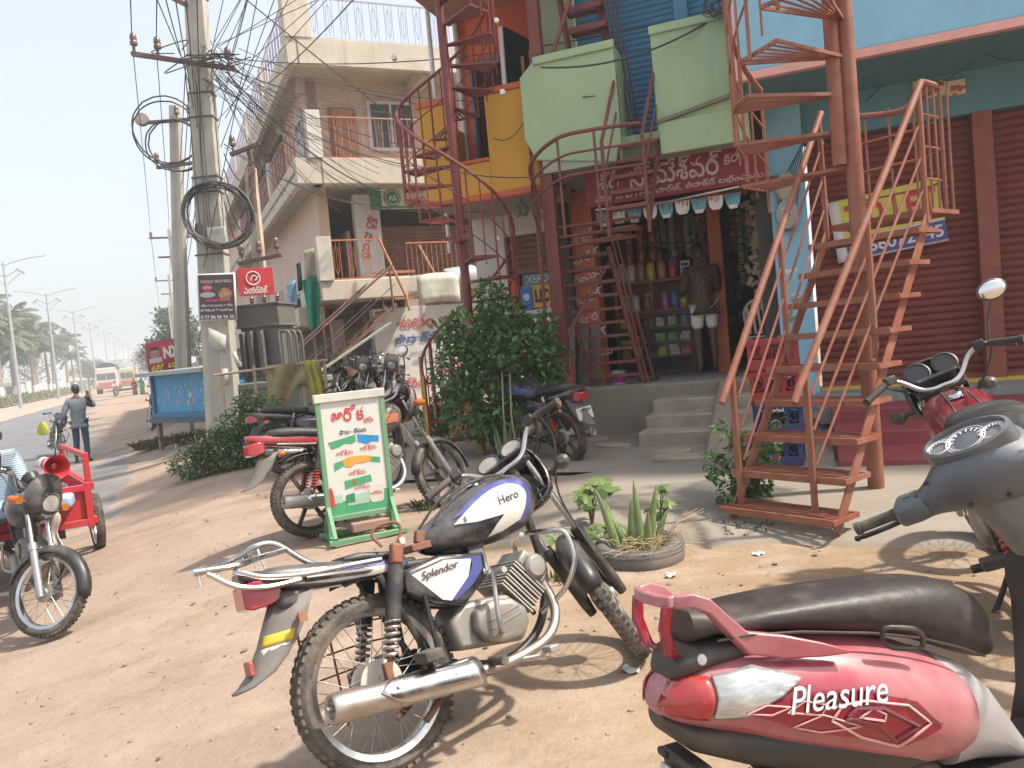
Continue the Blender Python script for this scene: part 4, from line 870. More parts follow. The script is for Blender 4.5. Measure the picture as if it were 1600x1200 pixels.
# ---------------------------------------------------------------- peach apartment building (faces across and along the road)
peach=pm('peach_paint',(.60,.46,.375),.8,var=.06,scale=1.5,dirt=.15,dcol=(.45,.33,.26),streak=.25,scol=(.35,.27,.22))
cream=pm('cream_concrete',(.56,.50,.41),.85,var=.1,scale=1.5,dirt=.35,dcol=(.36,.32,.27),streak=.4,scol=(.25,.22,.19))
lilac=pm('grille_lilac',(.33,.31,.40),.5,metal=.2,var=.1); rosy=pm('grille_rose',(.42,.19,.16),.55,var=.1,dirt=.2)
def qsite(name,label,cat,q,s,group=None): return thing(name,label,cat,qs(q,s,0),QANG,group),V((q,s,0))
def grille(m,a,b,z0,z1,dv,pitch=.16,oval=True):         # railing with oval ornaments between a and b (local x,y)
    a=V(a);b=V(b);d=(b-a); L=d.length; d.normalize(); n=max(1,int(L/pitch))
    for z in (z0,z1): m.bar(a+V((0,0,z)),b+V((0,0,z)),.025,.03)
    for i in range(n+1): p=a+d*(i*L/n); m.tube([p+V((0,0,z0)),p+V((0,0,z1))],.007,4)
    if oval:
        for i in range(0,n,2):
            p=a+d*((i+.5)*L/n*1.0); h=(z1-z0); m.tube([p+d*(.055*math.cos(q))+V((0,0,(z0+z1)/2+h*.36*math.sin(q))) for q in [2*PI*k/12 for k in range(12)]],.006,4,closed=True)
            m.tube([p+V((0,0,z0)),p+V((0,0,z1))],.005,4)
t,o=qsite('peach_building','peach three storey corner building with grilled balconies and an open roof terrace','building',6,22)
Q0,S0=3.62,18.3; SE=44.
m=MB(); ub(m,Q0,13,S0,S0+.25,5.35,8.0); ub(m,Q0,Q0+.25,S0,SE,3.0,8.0); ub(m,13,13.3,S0,SE,0,8.0); P1(m,'wall',peach,t,o)
m=MB(); ub(m,3.75,13,17.9,SE,5.28,5.42); ub(m,3.05,13.2,16.95,SE,7.75,7.9); ub(m,3.3,13,17.0,SE,2.92,3.05); P1(m,'floor_slab',cream,t,o,.01)
m=MB(); ub(m,3.55,13,16.95,17.08,5.08,5.62); ub(m,3.0,3.13,17.08,SE,5.08,5.62); ub(m,3.0,3.55,16.97,17.08,5.08,5.62); ub(m,3.28,13.2,16.9,17.05,7.55,8.12); ub(m,3.05,3.2,17.05,SE,7.55,8.12); ub(m,3.05,3.28,16.92,17.05,7.55,8.12); ub(m,3.55,13,17.05,18.3,5.28,5.4); ub(m,3.0,3.75,17.05,SE,5.28,5.4); P1(m,'fascia',cream,t,o,.012)
m=MB()
for q in (6.0,8.5,11): ub(m,q,q+.28,17.1,18.3,7.45,7.75)
for s in (18.3,21.5,25,29,33,37): ub(m,3.45,4.2,s,s+.3,7.45,7.75)
P1(m,'bracket_beam',cream,t,o,.01)
m=MB(); ub(m,3.04,3.6,16.88,17.3,8.1,9.15); ub(m,6.9,7.15,16.9,17.1,8.1,9.1)
for s in (21,25,29,33,37,41): ub(m,3.05,3.27,s,s+.3,8.1,8.95)
P1(m,'parapet_post',cream,t,o,.012)
m=MB(); grille(m,(3.6,16.98,0),(6.9,16.98,0),8.14,8.98,0); grille(m,(7.15,16.98,0),(12.8,16.98,0),8.14,8.98,0)
for s in (17.3,21.3,25.3,29.3,33.3,37.3): grille(m,(3.12,s,0),(3.12,s+3.7,0),8.14,8.98,0,.2)
P1(m,'roof_grille',lilac,t,o,0)
m=MB(); grille(m,(3.6,17.0,0),(9,17.0,0),5.64,6.5,0,.15)
for s in (17.2,21.3,25.3): grille(m,(3.06,s,0),(3.06,s+3.7,0),5.64,6.4,0,.2)
P1(m,'balcony_grille',rosy,t,o,0)
m=MB(); ub(m,3.3,3.6,16.93,17.15,5.62,6.62); 
for s in (21,25,29): ub(m,3.0,3.18,s,s+.3,5.62,6.5)
P1(m,'balcony_post',pm('post_white',(.6,.56,.5),.8,dirt=.3),t,o,.01)
m=MB(); ub(m,4.08,4.70,18.24,18.3,5.42,7.1); q=P1(m,'door_frame',pm('door_frame_wood',(.34,.12,.05),.5),t,o,.006)
m=MB(); ub(m,4.15,4.63,18.21,18.25,5.42,7.03); m.tube([(4.22,18.2,5.6),(4.56,18.2,5.6),(4.56,18.2,6.8),(4.39,18.2,6.9),(4.22,18.2,6.8)],.012,5,closed=True); P1(m,'door',pm('door_wood',(.46,.20,.08),.5,var=.15,stretch=(6,6,1)),q,o,.004)
wf=pm('window_white',(.68,.68,.66),.5); wg=pm('window_glass',(.09,.11,.12),.12,spec=.7)
m=MB(); ub(m,5.0,6.1,18.22,18.3,6.12,7.28); q=P1(m,'window',wf,t,o,.006)
m=MB(); ub(m,5.07,5.52,18.205,18.225,6.2,7.2); ub(m,5.58,6.03,18.205,18.225,6.2,7.2); P1(m,'pane',wg,q,o,0)
m=MB(); ub(m,3.57,3.63,18.9,19.8,5.45,7.3); q=P1(m,'side_door',pm('side_door',(.45,.43,.44),.5),t,o); 
m=MB(); ub(m,3.55,3.58,19.0,19.35,6.6,7.0); ub(m,3.55,3.58,19.4,19.7,6.6,7.0); P1(m,'side_pane',wg,q,o)
m=MB(); ub(m,3.55,3.7,22,34,5.5,7.5); P1(m,'bay_shade_panel',pm('bay_dark',(.06,.065,.075),.9),t,o)  # solid dark slab on the wall, painted as the shade of a bay
m=MB()
for s in (24,26,28,30): ub(m,3.5,3.7,s,s+.12,5.5,7.5)
for z in (6.1,6.8): ub(m,3.48,3.6,22,34,z,z+.08)
P1(m,'bay_rail',pm('bay_grey',(.16,.17,.18),.8),t,o)
m=MB()
for (q,s) in ((9.6,18.2),(4.02,20.5)): m.tube([(q,s,2.9),(q,s,7.6)],.05,8)
P1(m,'rain_pipe',pm('pipe_pale',(.6,.56,.5),.6),t,o,0)
# first-floor shop front under the balcony: shutter, sign, pillars
m=MB(); ub(m,4.45,5.05,18.2,18.5,2.0,5.1); P1(m,'white_pillar',pm('pillar_white',(.52,.52,.5),.8,dirt=.2),t,o,.01)
m=MB(); m.text('శ్రీ సాయి',(4.75,18.19,4.1),V((-.25,0,-.97)),V((.97,0,-.25)),height=.26,bold=.02); P1(m,'vertical_letters',pm('letter_crimson',(.42,.06,.08),.7),t,o,0)
m=MB(); slats(m,5.05,9,2.2,4.42,18.65,.09,.02); P1(m,'shutter',brsh,t,o,0)
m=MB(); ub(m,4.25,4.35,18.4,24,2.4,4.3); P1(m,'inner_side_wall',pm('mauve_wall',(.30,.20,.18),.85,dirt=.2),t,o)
m=MB(); ub(m,4.2,4.26,19.0,20.6,2.5,4.2); ub(m,4.2,4.26,21,22.4,2.5,4.2);  P1(m,'brown_door',pm('brown_door',(.19,.085,.06),.6,stretch=(5,5,1)),t,o)
m=MB(); ub(m,4.95,9.5,17.6,17.72,4.66,5.12); q=P1(m,'ayurveda_board',pm('board_pale',(.58,.55,.42),.6,dirt=.2),t,o,.008)
m=MB(); m.lathe([(0,0),(.2,0)],(5.2,17.585,4.89),(0,-1,0),24); ub(m,4.94,9.5,17.58,17.6,4.66,4.70); ub(m,4.7,4.95,17.62,17.7,4.64,5.13); P1(m,'green_roundel',pm('board_green',(.05,.18,.07),.6),q,o,0)
m=MB(); m.lathe([(.15,0),(.17,0)],(5.2,17.575,4.89),(0,-1,0),24); m.text('AS',(5.2,17.575,4.89),X,Z,height=.13,bold=.03); P1(m,'roundel_mark',pm('mark_pale',(.5,.6,.45),.6),q,o,0)
m=MB(); m.text('ADD SHOP-E',(6.1,17.585,5.03),X,Z,width=1.2,height=.08,bold=.02); P1(m,'green_letters',pm('letters_grey',(.12,.16,.13),.6),q,o,0)
m=MB(); m.text('ఆయుర్వేదం',(6.15,17.585,4.84),X,Z,width=1.35,height=.22,bold=.03); P1(m,'red_letters',signred,q,o,0)
# lower balcony slab sticking out, its parapet and railings
m=MB(); ub(m,3.15,5.2,16.3,19,2.55,2.95); ub(m,2.75,3.3,17,SE,2.1,2.5); P1(m,'lower_balcony_slab',cream,t,o,.012)
m=MB(); ub(m,3.12,3.42,16.25,16.5,2.95,3.85); ub(m,3.14,3.24,16.5,19.5,2.95,3.6); ub(m,2.75,2.85,19.5,40,2.5,3.1); P1(m,'lower_parapet',pm('parapet_white',(.55,.52,.48),.85,dirt=.35,streak=.3),t,o,.01)
m=MB(); grille(m,(3.45,16.35,0),(4.4,16.35,0),2.98,3.78,0,.14); P1(m,'lower_grille',pm('grille_orange',(.48,.17,.09),.6),t,o,0); m=MB(); grille(m,(5.3,17.2,0),(6.6,17.2,0),2.9,3.8,0,.11,False); P1(m,'lower_grille',pm('grille_orange',(.48,.17,.09),.6),t,o,0)
# ground floor: painted wall, dark openings
m=MB(); ub(m,4.3,7.6,16.9,17.2,.0,2.35); P1(m,'painted_wall',pm('chalky_wall',(.56,.55,.54),.9,var=.06,dirt=.3,dcol=(.4,.36,.31),streak=.4,scol=(.3,.28,.26)),t,o,.01)
P1(MB().text('శుభం',(5.25,16.88,2.0),X,Z,width=.85,height=.32,bold=.015),'faded_red_word',pm('wall_red',(.45,.10,.10),.8),t,o,0); P1(MB().text('వాటర్',(6.25,16.88,2.0),X,Z,width=.85,height=.32,bold=.015),'faded_red_word',pm('wall_red',(.45,.10,.10),.8),t,o,0)
m=MB(); m.text('డ్రింకింగ్ వాటర్ ప్లాంట్',(5.95,16.88,.72),V((1,0,.06)),Z,width=2.2,height=.24,bold=.02); P1(m,'red_wall_words',pm('wall_red',(.45,.10,.10),.8),t,o,0)
m=MB(); m.text('జిరాక్స్, ఆన్‌లైన్',(5.9,16.88,1.62),X,Z,width=2.3,height=.3,bold=.025); P1(m,'blue_wall_words',pm('wall_blue',(.07,.12,.30),.8),t,o,0)
m=MB(); m.text('ఆధార్, పాన్ కార్డ్',(5.9,16.88,1.32),X,Z,width=1.7,height=.13,bold=.01); m.text('కరెంట్ బిల్లులు',(5.9,16.88,1.15),X,Z,width=1.6,height=.12,bold=.01); m.text('ప్రింట్',(6.0,16.88,1.0),X,Z,width=.8,height=.1); P1(m,'grey_wall_words',pm('wall_grey',(.25,.27,.32),.8),t,o,0)
m=MB(); ub(m,5.1,10,17.1,18.2,2.35,2.95); P1(m,'stained_block',pm('mouldy_concrete',(.36,.30,.24),.9,dirt=.6,dcol=(.10,.09,.075),dscale=2),t,o,.02)
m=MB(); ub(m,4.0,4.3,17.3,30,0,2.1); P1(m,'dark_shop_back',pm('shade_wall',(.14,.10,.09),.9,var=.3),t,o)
m=MB()
for s in (17.35,19.6,21.8,24): ub(m,3.5,3.75,s,s+.25,0,2.2)
P1(m,'shop_pillar',pm('dusty_pillar',(.35,.28,.24),.9,dirt=.3),t,o,.01)
m=MB(); ub(m,4.24,4.30,16.92,18,.2,1.5); ub(m,3.9,4.3,16.93,17.0,.0,.9);P1(m,'grey_door',pm('tin_grey',(.28,.28,.27),.6,dirt=.3),t,o,.01)
m=MB(); m.text('WWW',(4.1,16.915,.75),X,Z,width=.35,height=.3,bold=.03); P1(m,'side_words',pm('wall_blue',(.07,.12,.3)),t,o,0)
# --- things on and around the peach building
m=MB(); d=V((.0,-.02,0)); 
tag(MB().sheet(lambda a,b: at(472+26*a*(1-.45*b)+14*b,438+80*b-6*a,16.4+.05*math.sin(9*a+3*b)),10,10).build('green_cloth',pm('cloth_green',(.01,.25,.16),.8,var=.1),solid=.012),'bright green cloth hung over the lower balcony edge','cloth')
for k,(s,c,lab) in enumerate(((17.3,(.42,.36,.27),'beige sacking hung on the lower balcony rail next to the green cloth'),(18.3,(.03,.035,.035),'black narrow cloth hung on the lower balcony rail'),(20.2,(.20,.36,.5),'pale blue sheet hung farthest along the lower balcony'))):
    tag(MB().sheet(lambda a,b: at((474,463,448)[k]+(20,7,14)[k]*a+3*b,(392,412,445)[k]+(46,44,40)[k]*b-(6,3,8)[k]*a,(16.45,16.6,17.2)[k]+.03*math.sin(7*a+4*b)),6,6).build('hung_cloth',pm('hung%d'%k,c,.85,var=.15),solid=.01),lab,'cloth')
tag(MB().sheet(lambda a,b: qs(5.15+.95*a,16.2-.02*math.sin(8*a),2.95-.62*b+.05*math.sin(3*a)),8,4).build('torn_banner',pm('torn_banner',(.48,.47,.41),.8,var=.3,scale=4,dirt=.3),solid=.008),'faded torn banner above the painted wall','banner')
P=qs(6.35,16.75,2.7); t=thing('water_drum','dented pale blue drum lying on the stained block','drum',P,QANG); MB().lathe([(0,-.38),(.24,-.37),(.27,-.3),(.27,.3),(.24,.37),(0,.38)],(0,0,.2),(1,0,.1),18).build('shell',pm('drum_blue',(.33,.38,.42),.5,dirt=.3),t,bevel=.004); MB().torus((0,0,.2),(1,0,.1),.272,.012,20,6).build('hoop',grey,t)
P=qs(7.2,16.7,3.3); t=thing('satellite_dish','cream satellite dish tilted up beside the dented drum','satellite dish',P,QANG); MB().lathe([(0,0),(.15,.015),(.3,.06),(.38,.11),(.37,.12),(.3,.075),(0,.012)],(0,0,0),(-.25,-.75,.6),22).build('reflector',pm('dish_cream',(.58,.46,.34),.6),t); MB().tube([(0,.1,-.05),(.05,.25,-.5)],.02,6).build('mast',grey,t); MB().tube([(0,0,0),(-.1,-.35,.2)],.01,5).build('feed_arm',grey,t)
# brown steel stair climbing to the lower balcony
t=thing('outside_stair','brown steel outside stair with a green plank rising to the lower balcony','stair',(0,0,0))
A=qs(1.65,15.6,.2); B=qs(4.5,16.0,2.35); flight(t,pm('stair_brown',(.13,.06,.05),.6,dirt=.3),A,B,11,.75,RD,depth=.24,nb=3,rail=.8,rails=1,posts=(.05,.5,.97))
C2=qs(4.5,16.0,2.35); D2=qs(4.3,16.5,3.0)
m=MB(); 
for i in range(4): grate(m,qs(5.1-.1*i,16.35+.1*i,2.5+.2*i),RP,RD,.9,.2,3)
m.build('upper_tread',pm('stair_orange2',(.40,.16,.09),.6,dirt=.3),t,smooth=False)
m=MB(); m.tube([qs(4.35,16.0,3.75),qs(4.75,15.75,2.5),qs(4.78,15.7,2.2)],.03,8); m.tube([qs(5.5,16.9,3.7),qs(5.9,16.6,2.6)],.025,8); m.build('orange_handrail',pm('stair_orange2',(.4,.16,.09)),t)
m=MB(); m.bar(qs(2.4,15.15,.95),qs(4.2,15.2,1.95),.25,.03); m.build('green_plank',pm('green_plank',(.28,.33,.22),.8,dirt=.3),t)
# further shops along the road beyond the peach building
def row_shop(label,q,s0,s1,h,col,sign=None,scol=None,gable=False):
    t,o=qsite('roadside_shop',label,'shop',q,s0,'shops farther along the road')
    m=MB(); ub(m,q+.6,q+8,s0,s1,0,h); P1(m,'wall',pm('rw_%.2f%.2f'%(col[0],col[1]),col,.85,var=.1,streak=.3,dirt=.2),t,o)
    m=MB(); ub(m,q-.3,q+.7,s0,s1,h*.5,h*.5+.14); ub(m,q-.1,q+.7,s0,s1,h-.1,h+.5); P1(m,'slab',cream,t,o)
    n=max(1,int((s1-s0)/3)); dk=pm('far_opening',(.05,.045,.045),.8)  # near-black panels paint the shade inside openings and windows
    for i in range(n):
        a=s0+(i+.15)*(s1-s0)/n; b=s0+(i+.85)*(s1-s0)/n
        m=MB(); ub(m,q+.55,q+.62,a,b,.2,h*.5-.5); P1(m,'opening_shade_panel',dk,t,o)
        m=MB(); ub(m,q+.55,q+.62,a+.4,b-.4,h*.62,h*.85); P1(m,'window',dk,t,o)
    if sign: m=MB(); ub(m,q-.36,q-.3,s0+.3,s1-.3,h*.5+.1,h*.5+.8); P1(m,'sign_board',pm('sg_%.2f'%scol[0],scol,.6),t,o)
    return t
row_shop('grey roadside shop just past the peach building',4.2,44.5,54,4.4,(.42,.38,.35),1,(.4,.3,.28))
row_shop('cream roadside shop with a blue board',4.6,55,66,5.0,(.52,.46,.38),1,(.1,.2,.4))
row_shop('low white roadside shop with a red board',4.4,68,84,3.6,(.55,.54,.52),1,(.4,.06,.06))
row_shop('pale green two storey roadside shop',5.0,88,104,5.6,(.42,.5,.42),1,(.5,.4,.1))
row_shop('pinkish roadside shop farthest along the row',4.8,110,140,4.2,(.5,.4,.37),1,(.3,.3,.35))
# balcony box with pink wall and the red phone-company board
t,o=qsite('roof_board','red phone company board with white letters beside the transformer','sign board',2.2,16)
P=at(400,440,14.5); t.location=P; 
MB().box((0,0,0),(.62,.05,.5)).build('board',signred,t,bevel=.004)
m=MB(); m.torus((-.05,-.03,.06),(0,1,0),.12,.012,20,6); m.text('ఎయిర్టెల్',(-.02,-.03,-.15),X,Z,width=.42,height=.13,bold=.03); m.tube(cat([(-.1,-.03,.02),(-.04,-.03,.11),(.02,-.03,.06),(-.02,-.03,.02),(.05,-.03,.09)],5),.012,5); m.build('lettering',offwh,t)
MB().tube([(.2,.05,-.25),(.2,.05,-1.4)],.02,6).build('post',grey,t)
# ---------------------------------------------------------------- transformer on its plinth
tg=pm('transformer_grey',(.125,.118,.11),.5,var=.1,dirt=.3,dcol=(.2,.16,.13),streak=.3)
TP=at(418,600,14.2); TP.z=0
t=thing('plinth','mossy green concrete plinth carrying the grey transformer','plinth',V((TP.x,TP.y,0)),-.15)
mg=pm('mossy_cement',(.22,.26,.21),.9,var=.25,scale=2,dirt=.6,dcol=(.08,.08,.07),dscale=2,streak=.5)
MB().box((.14,.2,.28),(1.36,1.5,1.4)).build('block',mg,t,bevel=.02); MB().box((.14,.2,1.0),(1.44,1.58,.12)).build('cap',mg,t,bevel=.02)
t=thing('transformer','grey oil transformer with curved radiator pipes on the mossy plinth','transformer',V((TP.x+.02,TP.y+.05,1.06)),-.15); t.scale=(.82,.82,.82)
MB().box((.05,.1,.62),(.86,.8,1.2)).build('tank',tg,t,bevel=.02); MB().box((.05,.1,1.42),(.98,.9,.46)).build('conservator_box',tg,t,bevel=.02); MB().box((.05,.1,1.66),(1.06,.98,.05)).build('lid',tg,t,bevel=.01); MB().box((.05,.1,1.2),(1.0,.94,.05)).build('flange',tg,t,bevel=.01)
for x in (-.55,-.30,-.12,.12): 
    m=MB(); m.box((x,-.42,.62),(.13,.06,.9)); m.tube(cat([(x+.05,-.32,1.08),(x+.05,-.48,1.07),(x+.07,-.52,.95),(x+.07,-.52,.3),(x+.05,-.48,.16),(x+.05,-.32,.15)],5),.025,8); m.build('radiator',tg,t,bevel=.008)
m=MB()
for y in (-.2,0.1,.4): m.tube(cat([(.48,y,1.05),(.66,y,1.0),(.68,y,.6),(.66,y,.2),(.48,y,.15)],5),.035,8)
m.build('side_radiator',tg,t)
for x in (-.25,.05,.35): MB().lathe([(.03,0),(.06,.02),(.03,.05),(.06,.08),(.03,.11),(.06,.14),(.03,.17),(.015,.24),(0,.24)],(x,.1,1.69),(0,0,1),12).build('bushing',pm('porcelain_brown',(.14,.07,.05),.3),t)
m=MB(); m.box((.3,-.31,.75),(.2,.02,.26)); m.build('name_plate',pm('plate_dark',(.1,.1,.1),.4),t)
# fence, sticks, sheets around the plinth
P=at(470,620,12.6); P.z=terr(P.x,P.y)
t=thing('scrap_fence','ragged yellow green net hung on bamboo poles beside the plinth','fence',P,-.1)
m=MB()
for x in (-1.3,-.75,.05,.42): m.tube([(x,0,-.1),(x+.02,.02,1.3)],.025,6)
m.tube([(-1.4,0,1.2),(.5,0,1.28)],.02,6); m.build('bamboo_pole',pm('bamboo',(.42,.31,.2),.8,var=.2),t)
MB().sheet(lambda a,b: V((-.55+.95*a,-.02+.05*math.sin(11*a+5*b),1.28-.9*b*(.7+.3*math.sin(6*a+1)))),16,8).build('net_cloth',pm('net_cloth',(.26,.21,.10),.9,var=.35,scale=8),t,solid=.006)
MB().sheet(lambda a,b: V((.12+.2*a+.12*b,-.06+.03*math.sin(14*a),1.3-.85*b)),8,8).build('yellow_cloth',pm('yellow_rag',(.42,.38,.06),.9,var=.2),t,solid=.006)
P=at(450,672,11.9); P.z=terr(P.x,P.y); t=thing('tin_sheet_pile','pile of bent grey roofing sheets below the ragged net','sheet pile',P,.2)
for k in range(4):
    MB().sheet(lambda a,b: V((-1.1+2.2*a,-.45+.9*b,.22+.07*k+.30*a*(1-.3*b)+.018*math.sin(60*b)+.06*math.sin(3*a+k))),20,40).build('tin_sheet',pm('tin_sheet',(.26,.23,.21),.6,metal=.2,var=.15,dirt=.3),t,solid=.004)
MB().box((0,.1,.1),(1.6,.5,.2)).build('rubble_base',stone,t,bevel=.03)
# ---------------------------------------------------------------- poles
cpole=pm('pole_concrete',(.40,.385,.33),.9,var=.12,scale=3,dirt=.2,dcol=(.28,.26,.22),streak=.3,scol=(.22,.21,.19)); iron=pm('cross_iron',(.13,.075,.065),.6,var=.2,dirt=.2); ins=pm('insulator',(.16,.10,.09),.25); cable=pm('cable_black',(.06,.056,.058),.6)
PP=at(347,655,13.6); PP.z=terr(PP.x,PP.y); 
def pole(label,P,h,w0,w1,d0,d1,rz,mat=cpole,lean=(0,0)):
    t=thing('electric_pole',label,'electric pole',P,rz); m=MB()
    m.loft([[V((sx*w/2+lx,sy*d/2+ly,z)) for sx,sy in ((-1,-1),(1,-1),(1,1),(-1,1))] for z,w,d,lx,ly in ((-.3,w0,d0,0,0),(h,w1,d1,lean[0],lean[1]))]); m.build('shaft',mat,t,bevel=.015)
    # channel on the face: a flat strip in a darker colour
    m=MB(); m.loft([[V((sx*w*.16+lx,-d/2-.002+ly+s2*.004,z)) for sx,s2 in ((-1,-1),(1,-1),(1,1),(-1,1))] for z,w,d,lx,ly in ((.3,w0*.98,d0*.98,0,0),(h*.97,w1*1.02,d1*1.02,lean[0],lean[1]))]); m.build('channel',pm('channel',(.33,.32,.28),.9),t)
    return t
top=at(302,-60,13.6); hh=top.z-PP.z
mp=pole('tall grey concrete pole carrying a poster and coiled cables beside the blue kiosk',PP,hh,.56,.30,.34,.22,0,lean=(top.x-PP.x,0))
for z in (5.6,6.0,4.6,4.35,3.3,7.6): 
    f=(z-PP.z)/hh; w_=.56+(.30-.56)*f; m=MB(); m.box(((top.x-PP.x)*f,0,z-PP.z),(w_+.03,.36-.1*f,.025)); m.build('strap',iron,mp)
def crossarm(par_label,P,A,B,ins_at,name='cross_arm'):
    t=thing(name,par_label,'cross arm',P); A=V(A)-P;B=V(B)-P
    MB().bar(A,B,.09,.07).build('angle_iron',iron,t,bevel=.006)
    for f in ins_at:
        p=A.lerp(B,f)+V((0,0,.05)); MB().lathe([(0,0),(.02,0),(.02,.08),(.06,.1),(.065,.14),(.05,.17),(.06,.2),(.05,.27),(.02,.3),(0,.3)],p,(0,0,1),10).build('pin_insulator',ins,t)
    return t
ca=at(308,93,13.5); crossarm('long cross arm with three insulators high on the tall pole',ca,at(206,84,13.35),at(368,108,13.35),(.03,.26,.94))
# small iron bracket with insulators at the top
crossarm('short bracket at the very top of the tall pole',at(285,5,13.5),at(268,-4,13.4),at(292,8,13.4),(.5,))
p2=at(284,640,19); p2.z=terr(p2.x,p2.y); t2=at(273,165,19); sp=pole('second concrete pole just behind the tall pole with an open wire ring',p2,t2.z-p2.z,.36,.22,.26,.18,0,lean=(t2.x-p2.x,0))
crossarm('cross arm on the second pole holding a wooden spool',at(272,190,18.9),at(225,192,18.8),at(305,186,18.8),(.65,.9))
crossarm('lower cross arm of the second pole',at(272,260,18.9),at(245,262,18.8),at(306,254,18.8),(.02,))
P=at(222,187,18.75); t=thing('cable_spool','round cable joint box on the end of the spool cross arm','cable box',P); MB().lathe([(0,-.08),(.14,-.07),(.16,0),(.14,.07),(0,.08)],(0,0,0),(.3,-1,.1),16).build('case',pm('spool_grey',(.22,.19,.18),.7),t)
p3=at(418,560,15.5); p3.z=terr(p3.x,p3.y); t3=at(391,262,15.5); pole('cream concrete pole behind the transformer',p3,t3.z-p3.z,.26,.2,.2,.16,0,mat=pm('pole_cream',(.5,.42,.31),.85,dirt=.25,streak=.4,scol=(.2,.13,.1)),lean=(t3.x-p3.x,0))
crossarm('slanting dark cross arm over the cream pole',at(385,235,15.4),at(360,242,15.3),at(406,224,15.3),(.1,))
m=MB(); m.tube([at(388,232,15.4),at(396,268,15.4)],.05,8); m.tube([at(393,265,15.3),at(396,330,15.3)],.07,8); o_=m.build('pole_clamp',iron); tag(o_,'rusty clamp and pipe on top of the cream pole','clamp')
# cross arms of the cream pole, small
crossarm('low cross arm of the cream pole near the transformer lid',at(405,405,15.3),at(372,412,15.2),at(440,398,15.2),(.1,.5,.9))
# poles marching into the distance
for i,(q,s,h,lab) in enumerate(((1.0,40,8.3,'first thin distant pole beyond the kiosk'),(1.1,58,8.3,'second thin distant pole beyond the kiosk'),(1.2,78,8,'third thin distant pole beyond the kiosk'),(1.3,100,8,'fourth thin distant pole beyond the kiosk'))):
    P=qs(q,s,-.2); t=pole(lab,P,h,.24,.16,.2,.14,QANG); t['group']='distant poles'
    m=MB(); m.bar((-.9,0,h-.4),(.9,0,h-.4),.09,.08); m.bar((-.6,0,h-1.3),(.6,0,h-1.3),.09,.08); m.build('cross_arm',iron,t)
    for x in (-.8,0,.8): MB().lathe([(0,0),(.06,.02),(.06,.2),(0,.24)],(x,0,h-.35),(0,0,1),8).build('insulator',ins,t)
# cable coils
def coil(label,c,r,n,th,ax,seed):
    rnd=random.Random(seed); m=MB(); ax=V(ax).normalized(); e1=ax.orthogonal().normalized(); e2=ax.cross(e1)
    for k in range(n):
        ox,oz=rnd.gauss(0,r*.04),rnd.gauss(0,r*.05); q=r*rnd.uniform(.93,1.06); ph=rnd.random()*6
        m.tube([V(c)+e1*(ox+q*math.cos(a)*(1+.04*math.sin(2*a+ph)))+e2*(oz+q*math.sin(a)*1.12)+ax*(rnd.gauss(0,.01)+.04*math.sin(a+ph)) for a in [2*PI*i/36 for i in range(36)]],th,5,closed=True)
    return tag(m.build('cable_coil',cable),label,'cable coil')
coil('thick coil of black cable strapped round the tall pole',at(341,335,13.3),.50,9,.017,(0.1,-1,.1),1)
coil('wide thin cable ring hung between the two poles',at(264,205,13.9),.56,2,.014,(.15,-1,.05),2)
coil('smaller thin cable ring inside the wide one',at(274,226,14.0),.44,2,.014,(.1,-1,.1),3)
P=at(341,372,13.35); t=thing('junction_box','grey junction box clamped low on the tall pole','junction box',P); MB().box((0,0,0),(.3,.16,.34)).build('case',pm('box_grey',(.42,.42,.38),.6,dirt=.2),t,bevel=.01); MB().box((0,-.09,.1),(.16,.01,.05)).build('label_plate',pm('plate_grey',(.3,.3,.28),.5),t)
P=at(310,360,13.3); t=thing('splice_box','dark cable splice box at the side of the tall pole','splice box',P); MB().lathe([(0,-.12),(.06,-.11),(.07,0),(.06,.11),(0,.12)],(0,0,0),(.2,0,1),10).build('case',cable,t)
